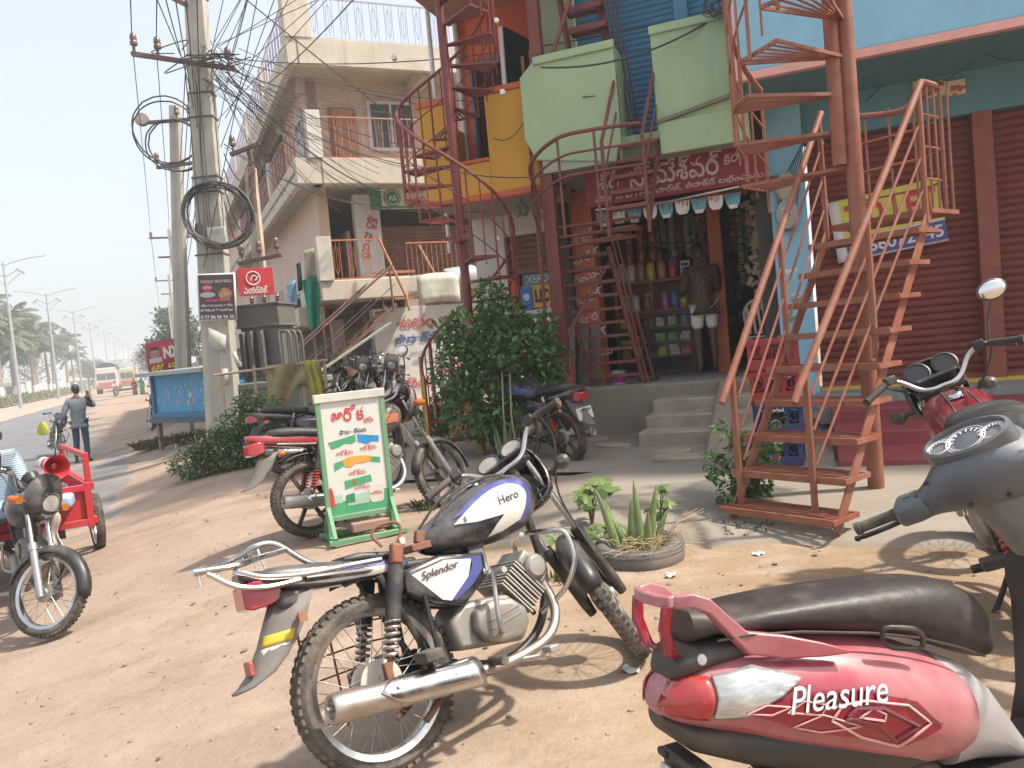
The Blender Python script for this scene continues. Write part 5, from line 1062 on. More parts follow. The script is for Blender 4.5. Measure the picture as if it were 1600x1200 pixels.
# posters on the pole
def poster(label,corners,Y,mat,extra=None,name='poster'):
    cs=[at(x,y,Y) for x,y in corners]; t=thing(name,label,'poster',cs[0]); ax=(cs[1]-cs[0]); ay=(cs[3]-cs[0]); W,H=ax.length,ay.length; ax.normalize(); ay.normalize(); n=ax.cross(ay).normalized()
    if n.y>0: n=-n
    R=lambda u0,u1,v0,v1,d: MB().sheet(lambda a,b: ax*(u0+(u1-u0)*a)*W+ay*(v0+(v1-v0)*b)*H+n*d,2,2)
    R(0,1,0,1,0).build('sheet',mat,t,solid=.012)
    if extra: extra(t,ax,ay,n,W,H,R)
    return t
def gold(t,ax,ay,n,W,H,R):
    R(.04,.96,.03,.97,.012).build('dark_print',pm('poster_dark',(.07,.05,.065),.5,var=.2),t)
    T=lambda b,x,y,w,m_,nm,h=None: MB().text(b,ax*W*x+ay*H*y+n*.018,ax,ay,width=W*w,height=h,bold=.03).build(nm,m_,t)
    T('GOLD BUYERS',.5,.83,.8,pm('gold_letters',(.55,.42,.32),.5),'heading',H*.06); T('డబ్బు కావాలా బంగారం తాకట్టు',.48,.33,.84,offwh,'line_text',H*.06); T('విడిపించి కొనుగోలు',.48,.23,.84,offwh,'line_text',H*.06); T('0 77 86 86 96 36',.5,.08,.86,offwh,'phone_number',H*.075)
    m=MB(); 
    m.add([ax*W*(.27+.14*math.cos(q))+ay*H*(.70+.07*math.sin(q))+n*.016 for q in [2*PI*i/20 for i in range(20)]],[tuple(range(20))]); m.build('pink_badge',pm('pink_badge',(.5,.05,.12),.5),t)
    T('BEST PRICE',.27,.70,.2,offwh,'badge_text',H*.035)
    m=MB(); m.add([ax*W*(.27+.2*math.cos(q))+ay*H*(.55+.06*math.sin(q))+n*.015 for q in [2*PI*i/20 for i in range(20)]],[tuple(range(20))]); m.build('silver_bar',pm('silver_print',(.38,.38,.38),.4),t)
    m=MB(); m.add([ax*W*(.72+.17*math.cos(q))+ay*H*(.56+.13*math.sin(q))+n*.0155 for q in [2*PI*i/20 for i in range(20)]],[tuple(range(20))]); m.build('gold_picture',pm('gold_picture',(.38,.18,.10),.5,var=.7,scale=9),t)
    R(.2,.85,.41,.45,.016).build('red_strip',pm('pink_badge',(.5,.05,.12)),t)
poster('gold buyers poster with a phone number tied to the tall pole',((311,502),(371,500),(367,428),(307,428)),13.2,offwh,gold,'gold_poster')
tornw=pm('torn_paper',(.50,.50,.46),.85,var=.15,dirt=.2)
poster('torn grey paper flap below the gold poster',((325,540),(352,552),(355,532),(326,512)),13.3,tornw,None,'torn_paper')
poster('narrow torn paper lower on the tall pole',((347,602),(356,602),(355,575),(347,576)),13.35,tornw,None,'torn_paper')
poster('pale plastic flap at the edge of the tall pole',((362,552),(371,575),(376,548),(368,549)),13.3,tornw,None,'torn_paper')
# ---------------------------------------------------------------- kiosk and red banner
K=at(250,690,16.5); kz=terr(K.x,K.y)
cs=[at(246,655,16.2),at(338,655,14.9)]; ang=math.atan2(cs[1].y-cs[0].y,cs[1].x-cs[0].x); L_=(cs[1]-cs[0]).length; zb=at(290,652,15.6).z; zt=at(285,582,15.6).z; 
t=thing('blue_kiosk','closed blue tin kiosk on legs plastered with torn paper scraps','kiosk',V(((cs[0].x+cs[1].x)/2,(cs[0].y+cs[1].y)/2,0)),ang)
kb=pm('kiosk_blue',(.06,.29,.50),.55,var=.08,dirt=.2,dcol=(.2,.34,.42)); h=zt-zb
MB().box((0,.8,(zb+zt)/2),(L_,1.6,h)).build('body',kb,t,bevel=.01)
m=MB(); 
for x in (-L_/2,L_/2): m.box((x,-.03,(zb+zt)/2),(.07,.06,h))
m.box((0,-.03,zb+.05),(L_,.08,.12)); m.build('frame',pm('kiosk_grey',(.05,.17,.28),.6),t,bevel=.006)
m=MB(); m.box((0,.7,zt+.05),(L_+.3,2.0,.08),Matrix.Rotation(.03,3,'X')); m.build('tin_roof',pm('kiosk_roof',(.33,.37,.36),.6,dirt=.2),t,bevel=.006)
m=MB(); m.box((0,-.06,zb-.04),(L_+.04,.14,.1)); m.build('base_rail',pm('kiosk_dark',(.06,.10,.13),.6),t)
for x in (-L_/2+.05,L_/2-.05):
    for y in (0,1.5): MB().box((x,y,(zb+kz)/2-.1),(.08,.08,zb-kz+.2)).build('leg',pm('kiosk_leg',(.25,.19,.15),.8),t)
m=MB(); rr=random.Random(8)
for k in range(34):
    x=rr.uniform(-L_*.45,L_*.45); z=zb+h*(.28+.6*rr.random()) ; m.box((x,-.004,z),(rr.uniform(.03,.10),.006,rr.uniform(.02,.05)),Matrix.Rotation(rr.gauss(0,.3),3,'Y'))
for k in range(5): m.box((L_*.12+rr.gauss(0,.05),-.004,zb+h*.42+rr.gauss(0,.07)),(.1,.006,.12),Matrix.Rotation(rr.uniform(0,1),3,'Y'))
for q in islands(m): q.build('paper_scrap',pm('paper_scrap',(.42,.46,.48),.9,var=.2),t)
cs=[at(233,585,24),at(288,575,24),at(284,531,24),at(227,537,24)]; t=thing('red_banner','red hoarding with NX and CC TV lettering behind the blue kiosk','hoarding',cs[0]); ax=cs[1]-cs[0]; ay=cs[3]-cs[0]; W,H=ax.length,ay.length; ax.normalize(); ay.normalize(); nn=V((0.1,-1,0)).normalized()
R=lambda u0,u1,v0,v1,d: MB().sheet(lambda a,b: ax*(u0+(u1-u0)*a)*W+ay*(v0+(v1-v0)*b)*H+nn*d,2,2)
R(0,1,-.1,1,0).build('board',pm('banner_red',(.36,.02,.03),.5),t,solid=.05)
T=lambda b,x,y,w,m_,nm,hh: MB().text(b,ax*W*x+ay*H*y+nn*.04,ax,ay,width=W*w,height=H*hh,bold=.05).build(nm,m_,t)
T('NX',.72,.60,.48,offwh,'big_letters',.38); T('& CC TV',.78,.17,.40,signyel,'yellow_letters',.16); T('సేల్స్',.27,.1,.36,signyel,'yellow_script',.3)
m=MB(); m.add([ax*W*(.24+.13*math.cos(q))+ay*H*(.62+.2*math.sin(q))+nn*.032 for q in [2*PI*i/20 for i in range(20)]],[tuple(range(20))]); m.build('portrait_face',pm('portrait_skin',(.35,.2,.13),.6),t)
m=MB(); m.add([ax*W*(.24+.13*math.cos(q))+ay*H*(.74+.1*math.sin(q))+nn*.036 for q in [PI*i/12 for i in range(13)]],[tuple(range(13))]); m.build('portrait_hair',black,t)
R(.06,.42,.32,.48,.034).build('portrait_shirt',pm('portrait_shirt',(.5,.4,.38),.6),t)
for x in (.1,.9): 
    MB().tube([ax*W*x-V((0,0,.1)),ax*W*x-V((0,0,3.4))],.05,6).build('post',grey,t)
# ---------------------------------------------------------------- overhead wires: each one a sagging cable between two fixings
def wire(label,A,B,sag=.15,r=.006,n=14,group='overhead wires',mat=None,name='overhead_wire'):
    A=V(A);B=V(B)
    for k in (0,1):                          # lines that leave the frame run on to their next far support
        P=(A,B)[k]; v=P-CAM; y=600-FPX*v.dot(U_)/max(.1,v.dot(F_))
        if y<0:
            Q=P+(P-(B,A)[k]).normalized()*9
            if k==0: A=Q
            else: B=Q
    pts=[A.lerp(B,i/n)-V((0,0,sag*4*(i/n)*(1-i/n))) for i in range(n+1)]
    m=MB(); m.tube(pts,r,5); o=m.build(name,mat or cable); return tag(o,label,'wire',group)
# service drops fanning from the tall pole to the shop buildings
drops=[((330,85,13.4),(905,205,10.2),.1,.008),((335,100,13.4),(670,185,17.0),.15,.007),((335,102,13.4),(640,250,17.2),.2,.006),((338,108,13.4),(600,290,17.2),.25,.006),((340,95,13.4),(700,240,9.2),.25,.006),((335,115,13.4),(560,300,16.8),.2,.008),((345,112,13.4),(680,265,9.0),.3,.006),((330,120,13.4),(480,225,16.8),.1,.007),((350,90,13.4),(1140,12,8.6),.3,.008),((340,105,13.4),(500,250,16.9),.12,.006),((350,225,13.3),(570,320,16.5),.2,.01),((350,230,13.3),(760,330,10.1),.35,.006),((372,75,13.4),(930,150,8.7),.35,.006)]
DST=['the green balcony wall', 'the middle of the peach building', 'the lower slab of the peach building', 'the peach lower balcony', 'the maroon spiral stair', 'the side of the peach building', 'the yellow parapet', 'the peach roof corner', 'the blue and green corner', 'the upper slab of the peach building', 'the foot of the peach sign board', 'the white wall by the brown shutter', 'the green parapet edge']
for i,(a,b,s,r) in enumerate(drops): wire('thin service wire from the tall pole to '+DST[i],at(*a),at(*b),s,r,group='service wires to the shops')
wire('thick black cable slanting across the upper left of the peach building',at(365,-30,13.4),at(700,250,9.6),.15,.011,group=None)
wire('black cable dropping from the top of the frame past the peach roof',at(545,-30,12.5),at(420,130,17),.35,.011,group=None)
wire('thick black cable sagging from the pole past the peach balcony',at(360,120,13.4),at(600,300,16.5),.3,.014,group=None)
for i,(x0,y0,x1,y1) in enumerate(((405,-30,318,420),(436,-30,345,230),(352,-20,330,85),(390,-25,362,85),(460,-25,352,185))):
    wire('slack line running up past the tall pole',at(x0,y0,11.5+.4*i),at(x1,y1,13.3),.08,.007,group='lines rising from the tall pole')
# line conductors toward the camera overhead and away down the road
ends=[(206,62,13.35),(244,72,13.35),(363,90,13.35)]
for i,(x,y,Yd) in enumerate(ends):
    A=at(x,y,Yd); far=qs(1.0+(-.8,0,.8)[i],40,8.1); wire('bare line wire from the long cross arm to the first distant pole',A,far,.5,.008,group='bare line wires')
    B=at((200,243,395)[i],-60,8.0); wire('bare line wire rising overhead from the long cross arm',A,B,.12,.008,group='bare line wires')
for i in range(5):
    A=at(290+6*i,105+30*i,13.4); far=qs(1.0,40,7.6-.5*i); wire('insulated bundle wire running down the road',A,far,.5+.1*i,.009,group='bundle wires down the road')
    wire('insulated bundle wire overhead toward the viewer',A,at(225+20*i,-60,9),.1,.008,group='bundle wires overhead')
for i in range(3):
    for j in range(3):
        s0=(40,58,78)[i]; s1=(58,78,100)[i]; wire('far line wire between the distant poles',qs(1.0+.1*i+(-.8,0,.8)[j],s0,7.9),qs(1.1+.1*i+(-.8,0,.8)[j],s1,7.8),.4,.012,group='far line wires')
for i in range(4): wire('hanging loop of cable between the tall pole and the cream pole',at(350,240+25*i,13.4),at(392,262+28*i,15.3),.35+.15*i,.01,group='loops between the two poles')
wire('slack cable hanging over the yellow balcony',at(690,262,8.0),at(845,275,8.5),.05,.007,group=None)
wire('cable strung across the green balcony',at(845,105,8.4),at(1140,12,8.3),.18,.011,group=None)
wire('short drooping cable on the yellow parapet',at(770,215,9.2),at(822,183,9.2),.12,.006,group=None)
wire('thin dark wire under the teal balcony slab',at(1340,170,8.4),at(1425,80,8.0),.02,.006,group=None)
wire('second thin wire under the teal balcony slab',at(1360,185,8.5),at(1600,45,7.4),.05,.006,group=None)
wire('third looping wire under the teal balcony slab',at(1510,64,7.6),at(1610,92,7.3),.08,.006,group=None)
# tangled cable nest where wires meet the green and blue shops
m=MB(); rr=random.Random(12)
for k in range(10):
    c=fpw(1125+rr.gauss(0,8),8+rr.gauss(0,6),8.45); m.tube([c+EU*(.13*math.cos(a)*rr.uniform(.7,1.2))+V((0,0,.09*math.sin(a)*rr.uniform(.6,1.2)))+EW*.02*math.sin(2*a) for a in [2*PI*i/14 for i in range(14)]],.006,5,closed=True)
tag(m.build('cable_nest',cable),'tangled nest of black cable at the corner of the green and blue balconies','cable nest')
m=MB()
for k in range(14):
    c=fpw(1252+rr.gauss(0,9),165+rr.gauss(0,4),9.3); m.tube(cat([c+V((0,0,.25)),c+EU*rr.gauss(0,.06),c+EU*rr.gauss(0,.05)-V((0,0,.25)),c+EU*rr.gauss(0,.05)-V((0,0,.05))],5),.006,5)
tag(m.build('cable_bunch',cable),'hanging bunch of dark cables under the teal slab behind the spiral','cable bunch')
m=MB()
for k in range(11):
    c=at(325+rr.gauss(0,22),88+rr.gauss(0,7),13.25); m.tube(cat([c,c+V((rr.gauss(0,.2),rr.gauss(0,.06),rr.gauss(0,.12))),c+V((rr.gauss(0,.3),0,-.1+rr.gauss(0,.1))),c+V((rr.gauss(0,.25),0,rr.gauss(0,.1)))],5),.01,5)
tag(m.build('cable_tangle',cable),'tangle of joints and cable where the long cross arm crosses the tall pole','cable tangle')

rw=random.Random(77)
for i in range(26):
    wire('one of many thin wires fanning from the tall pole toward the peach building',at(rw.uniform(312,345),rw.uniform(60,135),13.4),at(rw.uniform(430,720),rw.uniform(120,335),rw.uniform(15.5,16.8)),rw.uniform(.08,.4),rw.choice((.004,.005,.006)),group='wire fan to the peach building')
for i in range(7):
    wire('one of several loose lines crossing the sky above the tall pole',at(rw.uniform(380,560),-30,12),at(rw.uniform(300,345),rw.uniform(60,200),13.4),rw.uniform(.02,.2),.006,group='sky lines')
for i in range(6):
    x=rw.uniform(280,330); wire('one of several cables hanging along the tall pole',at(x,rw.uniform(90,130),13.3),at(x+rw.uniform(10,26),rw.uniform(330,430),13.3),rw.uniform(-.1,.12),.008,group='cables along the tall pole')
# ---------------------------------------------------------------- motorcycles (local frame: x forward, y to the rider's left, z up; origin under the rear axle)
rubber=pm('tyre_rubber',(.045,.042,.04),.85,var=.2,scale=12,dirt=.55,dcol=(.30,.24,.18),dscale=6,bump=.2,bscale=60)
chrome=pm('chrome',(.60,.60,.60),.2,metal=1,var=.08,dirt=.42,dcol=(.40,.34,.28),dscale=5)
steelm=pm('dull_steel',(.42,.41,.40),.42,metal=.8,var=.15,dirt=.35,dcol=(.30,.25,.2),dscale=6)
alu=pm('engine_alloy',(.31,.295,.27),.5,metal=.6,var=.15,dirt=.5,dcol=(.31,.24,.17),dscale=7)
frameblk=pm('frame_black',(.022,.021,.021),.4,var=.2,dirt=.4,dcol=(.22,.18,.14),dscale=7)
plastblk=pm('plastic_black',(.028,.027,.028),.42,var=.2,dirt=.38,dcol=(.26,.22,.18),dscale=4)
paintblk=pm('tank_black',(.016,.016,.02),.2,var=.1,dirt=.46,dcol=(.27,.235,.20),dscale=2.6,coat=.6)
greyflap=pm('mudflap_grey',(.12,.115,.11),.65,var=.15,dirt=.45,dcol=(.27,.23,.19))
decalw=pm('decal_white',(.56,.53,.50),.35,var=.08,dirt=.4,dcol=(.40,.34,.29),coat=.4); decalb=pm('decal_blue',(.045,.055,.22),.3,coat=.4,dirt=.35,dcol=(.28,.25,.24))
redlens=pm('red_lens',(.36,.014,.018),.12,var=.1,coat=.8,dirt=.15); amber=pm('amber_lens',(.42,.12,.015),.15,coat=.6)
rustm=pm('rusty_iron',(.20,.085,.05),.75,var=.3,dirt=.2); lensglass=pm('lamp_glass',(.55,.55,.53),.08,var=.05,coat=1,metal=.5,dirt=.2); seatm=pm('seat_vinyl',(.02,.02,.021),.5,dirt=.3,dcol=(.2,.17,.14),bump=.15,bscale=120)
def wheel(parent,name,c,R,tw,alloy=False,xf=None,hubr=.075,spin=0,drum=alu):
    """wheel at c with axle along y; xf maps the finished vertices (steering)"""
    X_=(lambda m: m.xf(xf)) if xf is not None else (lambda m: m)
    rr=R-.06; n=56; prof=[(rr+.005,-tw*.42),(rr+.02,-tw*.5),(R-.03,-tw*.52),(R-.008,-tw*.36),(R,-tw*.14),(R,tw*.14),(R-.008,tw*.36),(R-.03,tw*.52),(rr+.02,tw*.5),(rr+.005,tw*.42)]
    m=MB().lathe(prof,c,(0,1,0),n,closed=True)
    for i in range(n):                      # tread blocks
        a=2*PI*i/n
        for k,(yy,l) in enumerate(((-tw*.34,.016),(0,.014),(tw*.34,.016))):
            aa=a+(k==1)*PI/n; p=V(c)+V((math.cos(aa)*(R-.002-.006*(k!=1)),yy,math.sin(aa)*(R-.002-.006*(k!=1)))); m.box(p,(.012,tw*.24,l*1.25),Matrix.Rotation(-aa,3,'Y'))
    w=X_(m).build('wheel' if name is None else name,rubber,parent)
    m=MB().lathe([(rr-.018,-tw*.30),(rr+.012,-tw*.42),(rr+.014,-tw*.36),(rr-.006,-tw*.2),(rr-.012,0),(rr-.006,tw*.2),(rr+.014,tw*.36),(rr+.012,tw*.42),(rr-.018,tw*.30),(rr-.024,0)],c,(0,1,0),48,closed=True)
    X_(m).build('rim',frameblk if alloy else chrome,w)
    m=MB().lathe([(0,-.06),(.03,-.06),(.035,-.05),(hubr,-.045),(hubr,-.035),(hubr*.7,-.03),(hubr*.7,.03),(hubr,.035),(hubr,.045),(.03,.055),(0,.055)],c,(0,1,0),24); X_(m).build('hub',drum,w)
    m=MB()
    if alloy:
        for k in range(6):
            a=2*PI*k/6+spin; d=V((math.cos(a),0,math.sin(a))); m.bar(V(c)+d*hubr*.8,V(c)+d*(rr-.01),.026,.034,up=(0,1,0))
    else:
        for k in range(36):
            a=2*PI*k/36+spin; s=(-1,1)[k%2]; da=(.45,-.45)[(k//2)%2]; m.tube([V(c)+V((math.cos(a+da)*hubr*.95,s*.04,math.sin(a+da)*hubr*.95)),V(c)+V((math.cos(a)*(rr-.012),s*.006,math.sin(a)*(rr-.012)))],.0019,4)
    X_(m).build('spokes',frameblk if alloy else steelm,w); return w
def ringyz(x,hw,zc,hh,n=24,p=2.6):
    out=[]
    for i in range(n):
        a=2*PI*i/n; ca,sa=math.cos(a),math.sin(a); out.append(V((x,hw*math.copysign(abs(ca)**(2/p),ca),zc+hh*math.copysign(abs(sa)**(2/p),sa))))
    return out
TANK=[(.30,.03,.775,.03),(.34,.075,.775,.055),(.42,.11,.785,.085),(.52,.135,.805,.115),(.62,.15,.825,.135),(.72,.155,.838,.142),(.80,.148,.848,.13),(.86,.12,.86,.105),(.90,.075,.865,.07),(.915,.03,.868,.03)]
def lerpk(T,x):
    for a,b in zip(T,T[1:]):
        if a[0]<=x<=b[0]: t=(x-a[0])/(b[0]-a[0]); return [a[k]+(b[k]-a[k])*t for k in range(4)]
    return list(T[0] if x<T[0][0] else T[-1])
def tank_y(x,z,p=2.6,e=.0015):
    _,hw,zc,hh=lerpk(TANK,x); t=min(.97,abs((z-zc)/hh)); return hw*(1-t**p)**(1/p)+e
def decal(poly,yf,side,step=.012):
    xs_=[p[0] for p in poly]; zs_=[p[1] for p in poly]; N=len(poly); pts=[]
    den=[]
    for i in range(N):
        a,b=poly[i],poly[(i+1)%N]; L=math.hypot(b[0]-a[0],b[1]-a[1]); k=max(1,int(L/step))
        den+= [(a[0]+(b[0]-a[0])*j/k,a[1]+(b[1]-a[1])*j/k) for j in range(k)]
    def ins_(x,z):
        c=False
        for i in range(N):
            (x1,z1),(x2,z2)=poly[i],poly[(i+1)%N]
            if (z1>z)!=(z2>z) and x<(x2-x1)*(z-z1)/(z2-z1)+x1: c=not c
        return c
    x=min(xs_)
    allp=[V(p) for p in den]
    while x<max(xs_):
        z=min(zs_)
        while z<max(zs_):
            if ins_(x,z) and min((x-p[0])**2+(z-p[1])**2 for p in den)>(step*.5)**2: allp.append(V((x,z)))
            z+=step
        x+=step
    n=len(den); r=delaunay_2d_cdt(allp,[],[list(range(n))],1,1e-6)
    m=MB(); m.add([V((p.x,side*yf(p.x,p.y),p.y)) for p in r[0]],[tuple(f) if side<0 else tuple(f)[::-1] for f in r[2]]); return m
def curve2(P,n=6): return [(p.x,p.y) for p in cat([V((a,b,0)) for a,b in P],n)]
def motorcycle(name,label,P,heading,lean=0.,steer=0.,st=None,group=None,scale=1.0):
    st=dict(dict(body=paintblk,panel=paintblk,seat=True,rack=False,alloy=False,mirrors=False,windscreen=False,tail='std',guard=True,headl=True,rear=True,plate=False,hero=False,decal=None,mud=greyflap,pipe=steelm,sig=True),**(st or {}))
    q=Quaternion((0,0,1),heading)@Quaternion((1,0,0),lean)
    t=thing(name,label,'motorcycle',P,0,group,rot=q); t.scale=(scale,)*3
    R=st.get('R',.30); WB=1.235; rake=rad(26.5); axd=V((-math.sin(rake),0,math.cos(rake))); S0=V((.885,0,.93))
    SM=Matrix.Translation(S0)@Matrix.Rotation(steer,4,axd)@Matrix.Translation(-S0)
    def F(m,nm,mat,par=None,**k): return m.xf(SM).build(nm,mat,par or t,**k)
    # ---- front end
    wheel(t,'front_wheel',(WB,0,R),R,.072,st['alloy'],SM,hubr=.065)
    for s in (-1,1):
        m=MB(); b=V((WB+.01,s*.088,R)); m.tube([b-axd*.03,b+axd*.03,b+axd*.32],[.022,.027,.026],12); m.tube([b+axd*.31,b+axd*.36],[.032,.03],12); m.lathe([(0,-.012),(.016,-.012),(.016,.02),(0,.02)],b,(0,1,0),10)
        fl=F(m,'fork_leg',frameblk if st['hero'] else steelm)
        m=MB(); m.tube([b+axd*.33,b+axd*.78],.0155,12); F(m,'fork_tube',chrome,fl)
    m=MB(); top=V((WB+.01,0,R))+axd*.765; m.box(top,(.07,.23,.022),Matrix.Rotation(-rake,3,'Y')); m.box(top-axd*.17,(.08,.23,.03),Matrix.Rotation(-rake,3,'Y')); m.tube([top-axd*.2-V((.035,0,0)),top-V((.035,0,0))],.03,12); F(m,'steering_yoke',frameblk,bevel=.004)
    # front mudguard
    rings=[]
    for i in range(17):
        a=rad(2)+rad(172)*i/16; rad_=R+.018; w_=.056-(.012 if i in (0,16) else 0); ring=[]
        for k in range(9): u=-1+2*k/8; ring.append(V((WB+math.cos(a)*(rad_+.012-.05*abs(u)**2.5),u*w_,R+math.sin(a)*(rad_+.012-.05*abs(u)**2.5))))
        rings.append(ring)
    m=MB().loft(rings,cap=False,closed=False)
    F(m,'front_mudguard',plastblk,solid=.004)
    m=MB(); 
    for s in (-1,1): m.bar((WB+.02,s*.062,R+.27),(WB+.0,s*.07,R+.02),.02,.006); m.bar((WB-.16,s*.062,R+.25),(WB-.01,s*.075,R+.10),.016,.006)
    F(m,'mudguard_stay',frameblk)
    # handlebar with grips, levers, switches
    hb_=[(.83,0,1.0),(.83,.05,1.0),(.845,.10,1.02),(.855,.17,1.09),(.82,.24,1.11),(.745,.33,1.085)]
    m=MB()
    pts=[V((a,-b,c)) for a,b,c in hb_[::-1]]+[V(p) for p in hb_[1:]]; m.tube(cat(pts,5),.0115,10); hbo=F(m,'handlebar',chrome)
    for s in (-1,1):
        e=V((.745,s*.33,1.085)); i_=V((.805,s*.235,1.11)); d=(e-i_).normalized(); ou=(d*1.0)
        m=MB(); m.tube([i_+d*.01,e+d*.03],[.0165,.0155],12); m.tube([e+d*.028,e+d*.04],[.02,.02],12); F(m,'grip',pm('grip_rubber',(.035,.032,.03),.8,dirt=.45,dcol=(.25,.2,.16)),hbo)
        m=MB(); m.box(i_-d*.03,(.045,.05,.04),Matrix.Rotation(.3*s,3,'Z')); m.tube([i_-d*.02+V((.03,0,0)),i_-d*.02+V((.06,0,0))],.012,8); F(m,'switch_box',plastblk,hbo,bevel=.005)
        m=MB(); m.tube(cat([i_-d*.03+V((.035,0,-.005)),i_+d*.02+V((.07,0,-.01)),i_+d*.09+V((.065,0,-.02)),e+d*.02+V((.05,0,-.025))],5),[.006]*15+[.009],6); F(m,'lever',steelm if s>0 else plastblk,hbo)
    m=MB()
    for s in (-1,1): m.tube(cat([(.80,s*.24,1.10),(.92,s*.2,1.06),(1.0,s*.08,.96),(.92,s*.04,.80)],6),.005,6)
    m.tube(cat([(.80,-.26,1.10),(.93,-.25,1.0),(1.0,-.12,.8),(1.1,-.09,.5)],6),.005,6); F(m,'control_cables',cable)
    # cowl, headlamp, instruments
    # cowl: front fairing shell open to the rider
    rings=[]
    for i,(x,z,w_,h_) in enumerate(((.955,.965,.135,.155),(.985,.96,.145,.165),(1.03,.95,.135,.145),(1.07,.93,.105,.10),(1.085,.915,.08,.06))):
        rings.append([V((x+.25*(zz-z) if i<2 else x,w_*math.copysign(abs(math.cos(a))**.75,math.cos(a)),zz)) for a in [2*PI*k/26 for k in range(26)] for zz in [z+h_*math.copysign(abs(math.sin(a))**.8,math.sin(a))]])
    m=MB().loft(rings,cap=False); m.v+=[]; cw_=F(m,'headlamp_cowl',st.get('cowl',st['body']),solid=.006)
    m=MB(); m.lathe([(0,.012),(.05,.01),(.08,.0),(.082,-.03),(0,-.03)],(1.075,0,.905),(1,0,-.12),24); F(m,'headlamp',lensglass,cw_)
    m=MB(); m.lathe([(.078,.006),(.092,.004),(.095,-.02),(.08,-.02)],(1.075,0,.905),(1,0,-.12),24,closed=True); F(m,'headlamp_rim',chrome,cw_)
    nrm=V((-.82,0,.57))
    for s in (-1,1):
        c=V((.905,s*.066,1.085)); m=MB(); m.lathe([(0,-.06),(.045,-.055),(.058,-.02),(.06,.004),(.052,.007),(.05,-.003),(0,-.003)],c,nrm,26); g=F(m,'gauge',plastblk)
        m=MB(); m.lathe([(0,.0),(.05,.0)],c+nrm*.002,nrm,26); dl=F(m,'dial_glass',pm('dial_dusty',(.30,.27,.245),.35,var=.2,dirt=.5,dcol=(.36,.32,.28),dscale=12) if st['sig'] else pm('dial_dark',(.02,.02,.02),.3),g)
    m=MB(); m.box((.905,0,1.02),(.10,.19,.02),Matrix.Rotation(.75,3,'Y')); F(m,'gauge_bracket',frameblk,bevel=.004)
    for s in (-1,1):          # front turn signals
        m=MB(); m.tube([(1.0,s*.11,.90),(.985,s*.19,.905)],.011,8); ts=F(m,'turn_signal_stalk',plastblk); 
        m=MB(); m.loft([[V((x,s*.22+hy*math.cos(a),.907+hz*math.sin(a))) for a in [2*PI*k/14 for k in range(14)]] for x,hy,hz in ((.93,.018,.014),(.945,.036,.028),(.995,.040,.031),(1.015,.036,.028))]); F(m,'turn_signal',plastblk if st['hero'] or not st['sig'] else amber,ts)
    if st['mirrors']:
        for s in ((-1,1) if st['mirrors']==2 else (-1,)):
            m=MB(); m.tube(cat([(.83,s*.26,1.11),(.84,s*.30,1.2),(.82,s*.34,1.28)],5),.006,6); mr_=F(m,'mirror_stem',plastblk)
            m=MB(); m.ell((.81,s*.36,1.33),(.014,.07,.05),16,10); F(m,'mirror_shell',plastblk,mr_); m=MB(); m.ell((.802,s*.36,1.33),(.012,.06,.042),16,10); F(m,'mirror_glass',pm('mirror',(.75,.75,.75),.06,metal=1,var=0),mr_)
    # ---- tank
    m=MB().loft([ringyz(*a) for a in TANK]); tk=m.build('fuel_tank',st['body'],t,angle=50,sub=1)
    m=MB(); m.lathe([(0,.02),(.03,.02),(.036,.012),(.038,0),(0,0)],(.64,0,.958),(0,0,1),18); m.build('filler_cap',chrome,tk)
    m=MB(); m.tube(cat([(.36,-.06,.835),(.50,-.05,.94),(.70,-.04,.983),(.86,-.02,.955)],6),.006,6); m.tube(cat([(.36,.06,.835),(.50,.05,.94),(.70,.04,.983),(.86,.02,.955)],6),.006,6)
    m.build('tank_seam',plastblk,tk)
    if st['hero']:
        for s in (-1,1):
            yb=lambda x,z: tank_y(x,z,e=.004); yw=lambda x,z: tank_y(x,z,e=.006)
            blue=curve2([(.43,.835),(.53,.893),(.64,.938),(.74,.948),(.81,.925),(.835,.88),(.82,.83),(.79,.785),(.755,.755)],5)+[(.72,.752)]+curve2([(.755,.80),(.775,.84),(.76,.885),(.72,.905),(.62,.895),(.52,.855)],4)
            decal(blue,yb,s).build('blue_stripe',decalb,tk,angle=80)
            wh=curve2([(.425,.812),(.52,.868),(.62,.912),(.71,.924),(.775,.905),(.795,.865),(.77,.81),(.735,.765)],5)+[(.645,.738),(.64,.736),(.565,.728),(.61,.77),(.655,.802),(.52,.80)]
            decal(wh,yw,s).build('white_panel',decalw,tk,angle=80)
            m=MB(); m.text('Hero',(0,0,0),X,Z,width=.105,height=.036,bold=.012,fn=lambda a,b: V(((.695+a*(1 if s<0 else -1)),s*tank_y(.695+a*(1 if s<0 else -1),.868+b,e=.0085),.868+b+ (a*.12))))
            m.build('lettering',black,tk)
            m=MB(); m.text('S',(0,0,0),X,Z,height=.022,bold=.03,fn=lambda a,b: V(((.475+a*(1 if s<0 else -1)),s*tank_y(.475,.818,e=.0085),.822+b))); m.build('small_mark',black,tk)
    elif st['decal']:
        for s in (-1,1):
            decal(curve2([(.36,.80),(.5,.85),(.66,.87),(.84,.87)],5)+curve2([(.82,.80),(.66,.79),(.5,.79),(.37,.78)],5),lambda x,z: tank_y(x,z,e=.004),s).build('side_stripe',st['decal'],tk,angle=80)
    # ---- frame
    m=MB()
    m.tube(cat([(.86,0,.88),(.885,0,.74),(.89,0,.52),(.82,0,.34),(.70,0,.25),(.50,0,.21),(.20,0,.22)],5),.019,10)
    m.tube([(.86,0,.86),(.50,0,.70),(.30,0,.68),(.22,0,.40),(.20,0,.24)],.02,10)
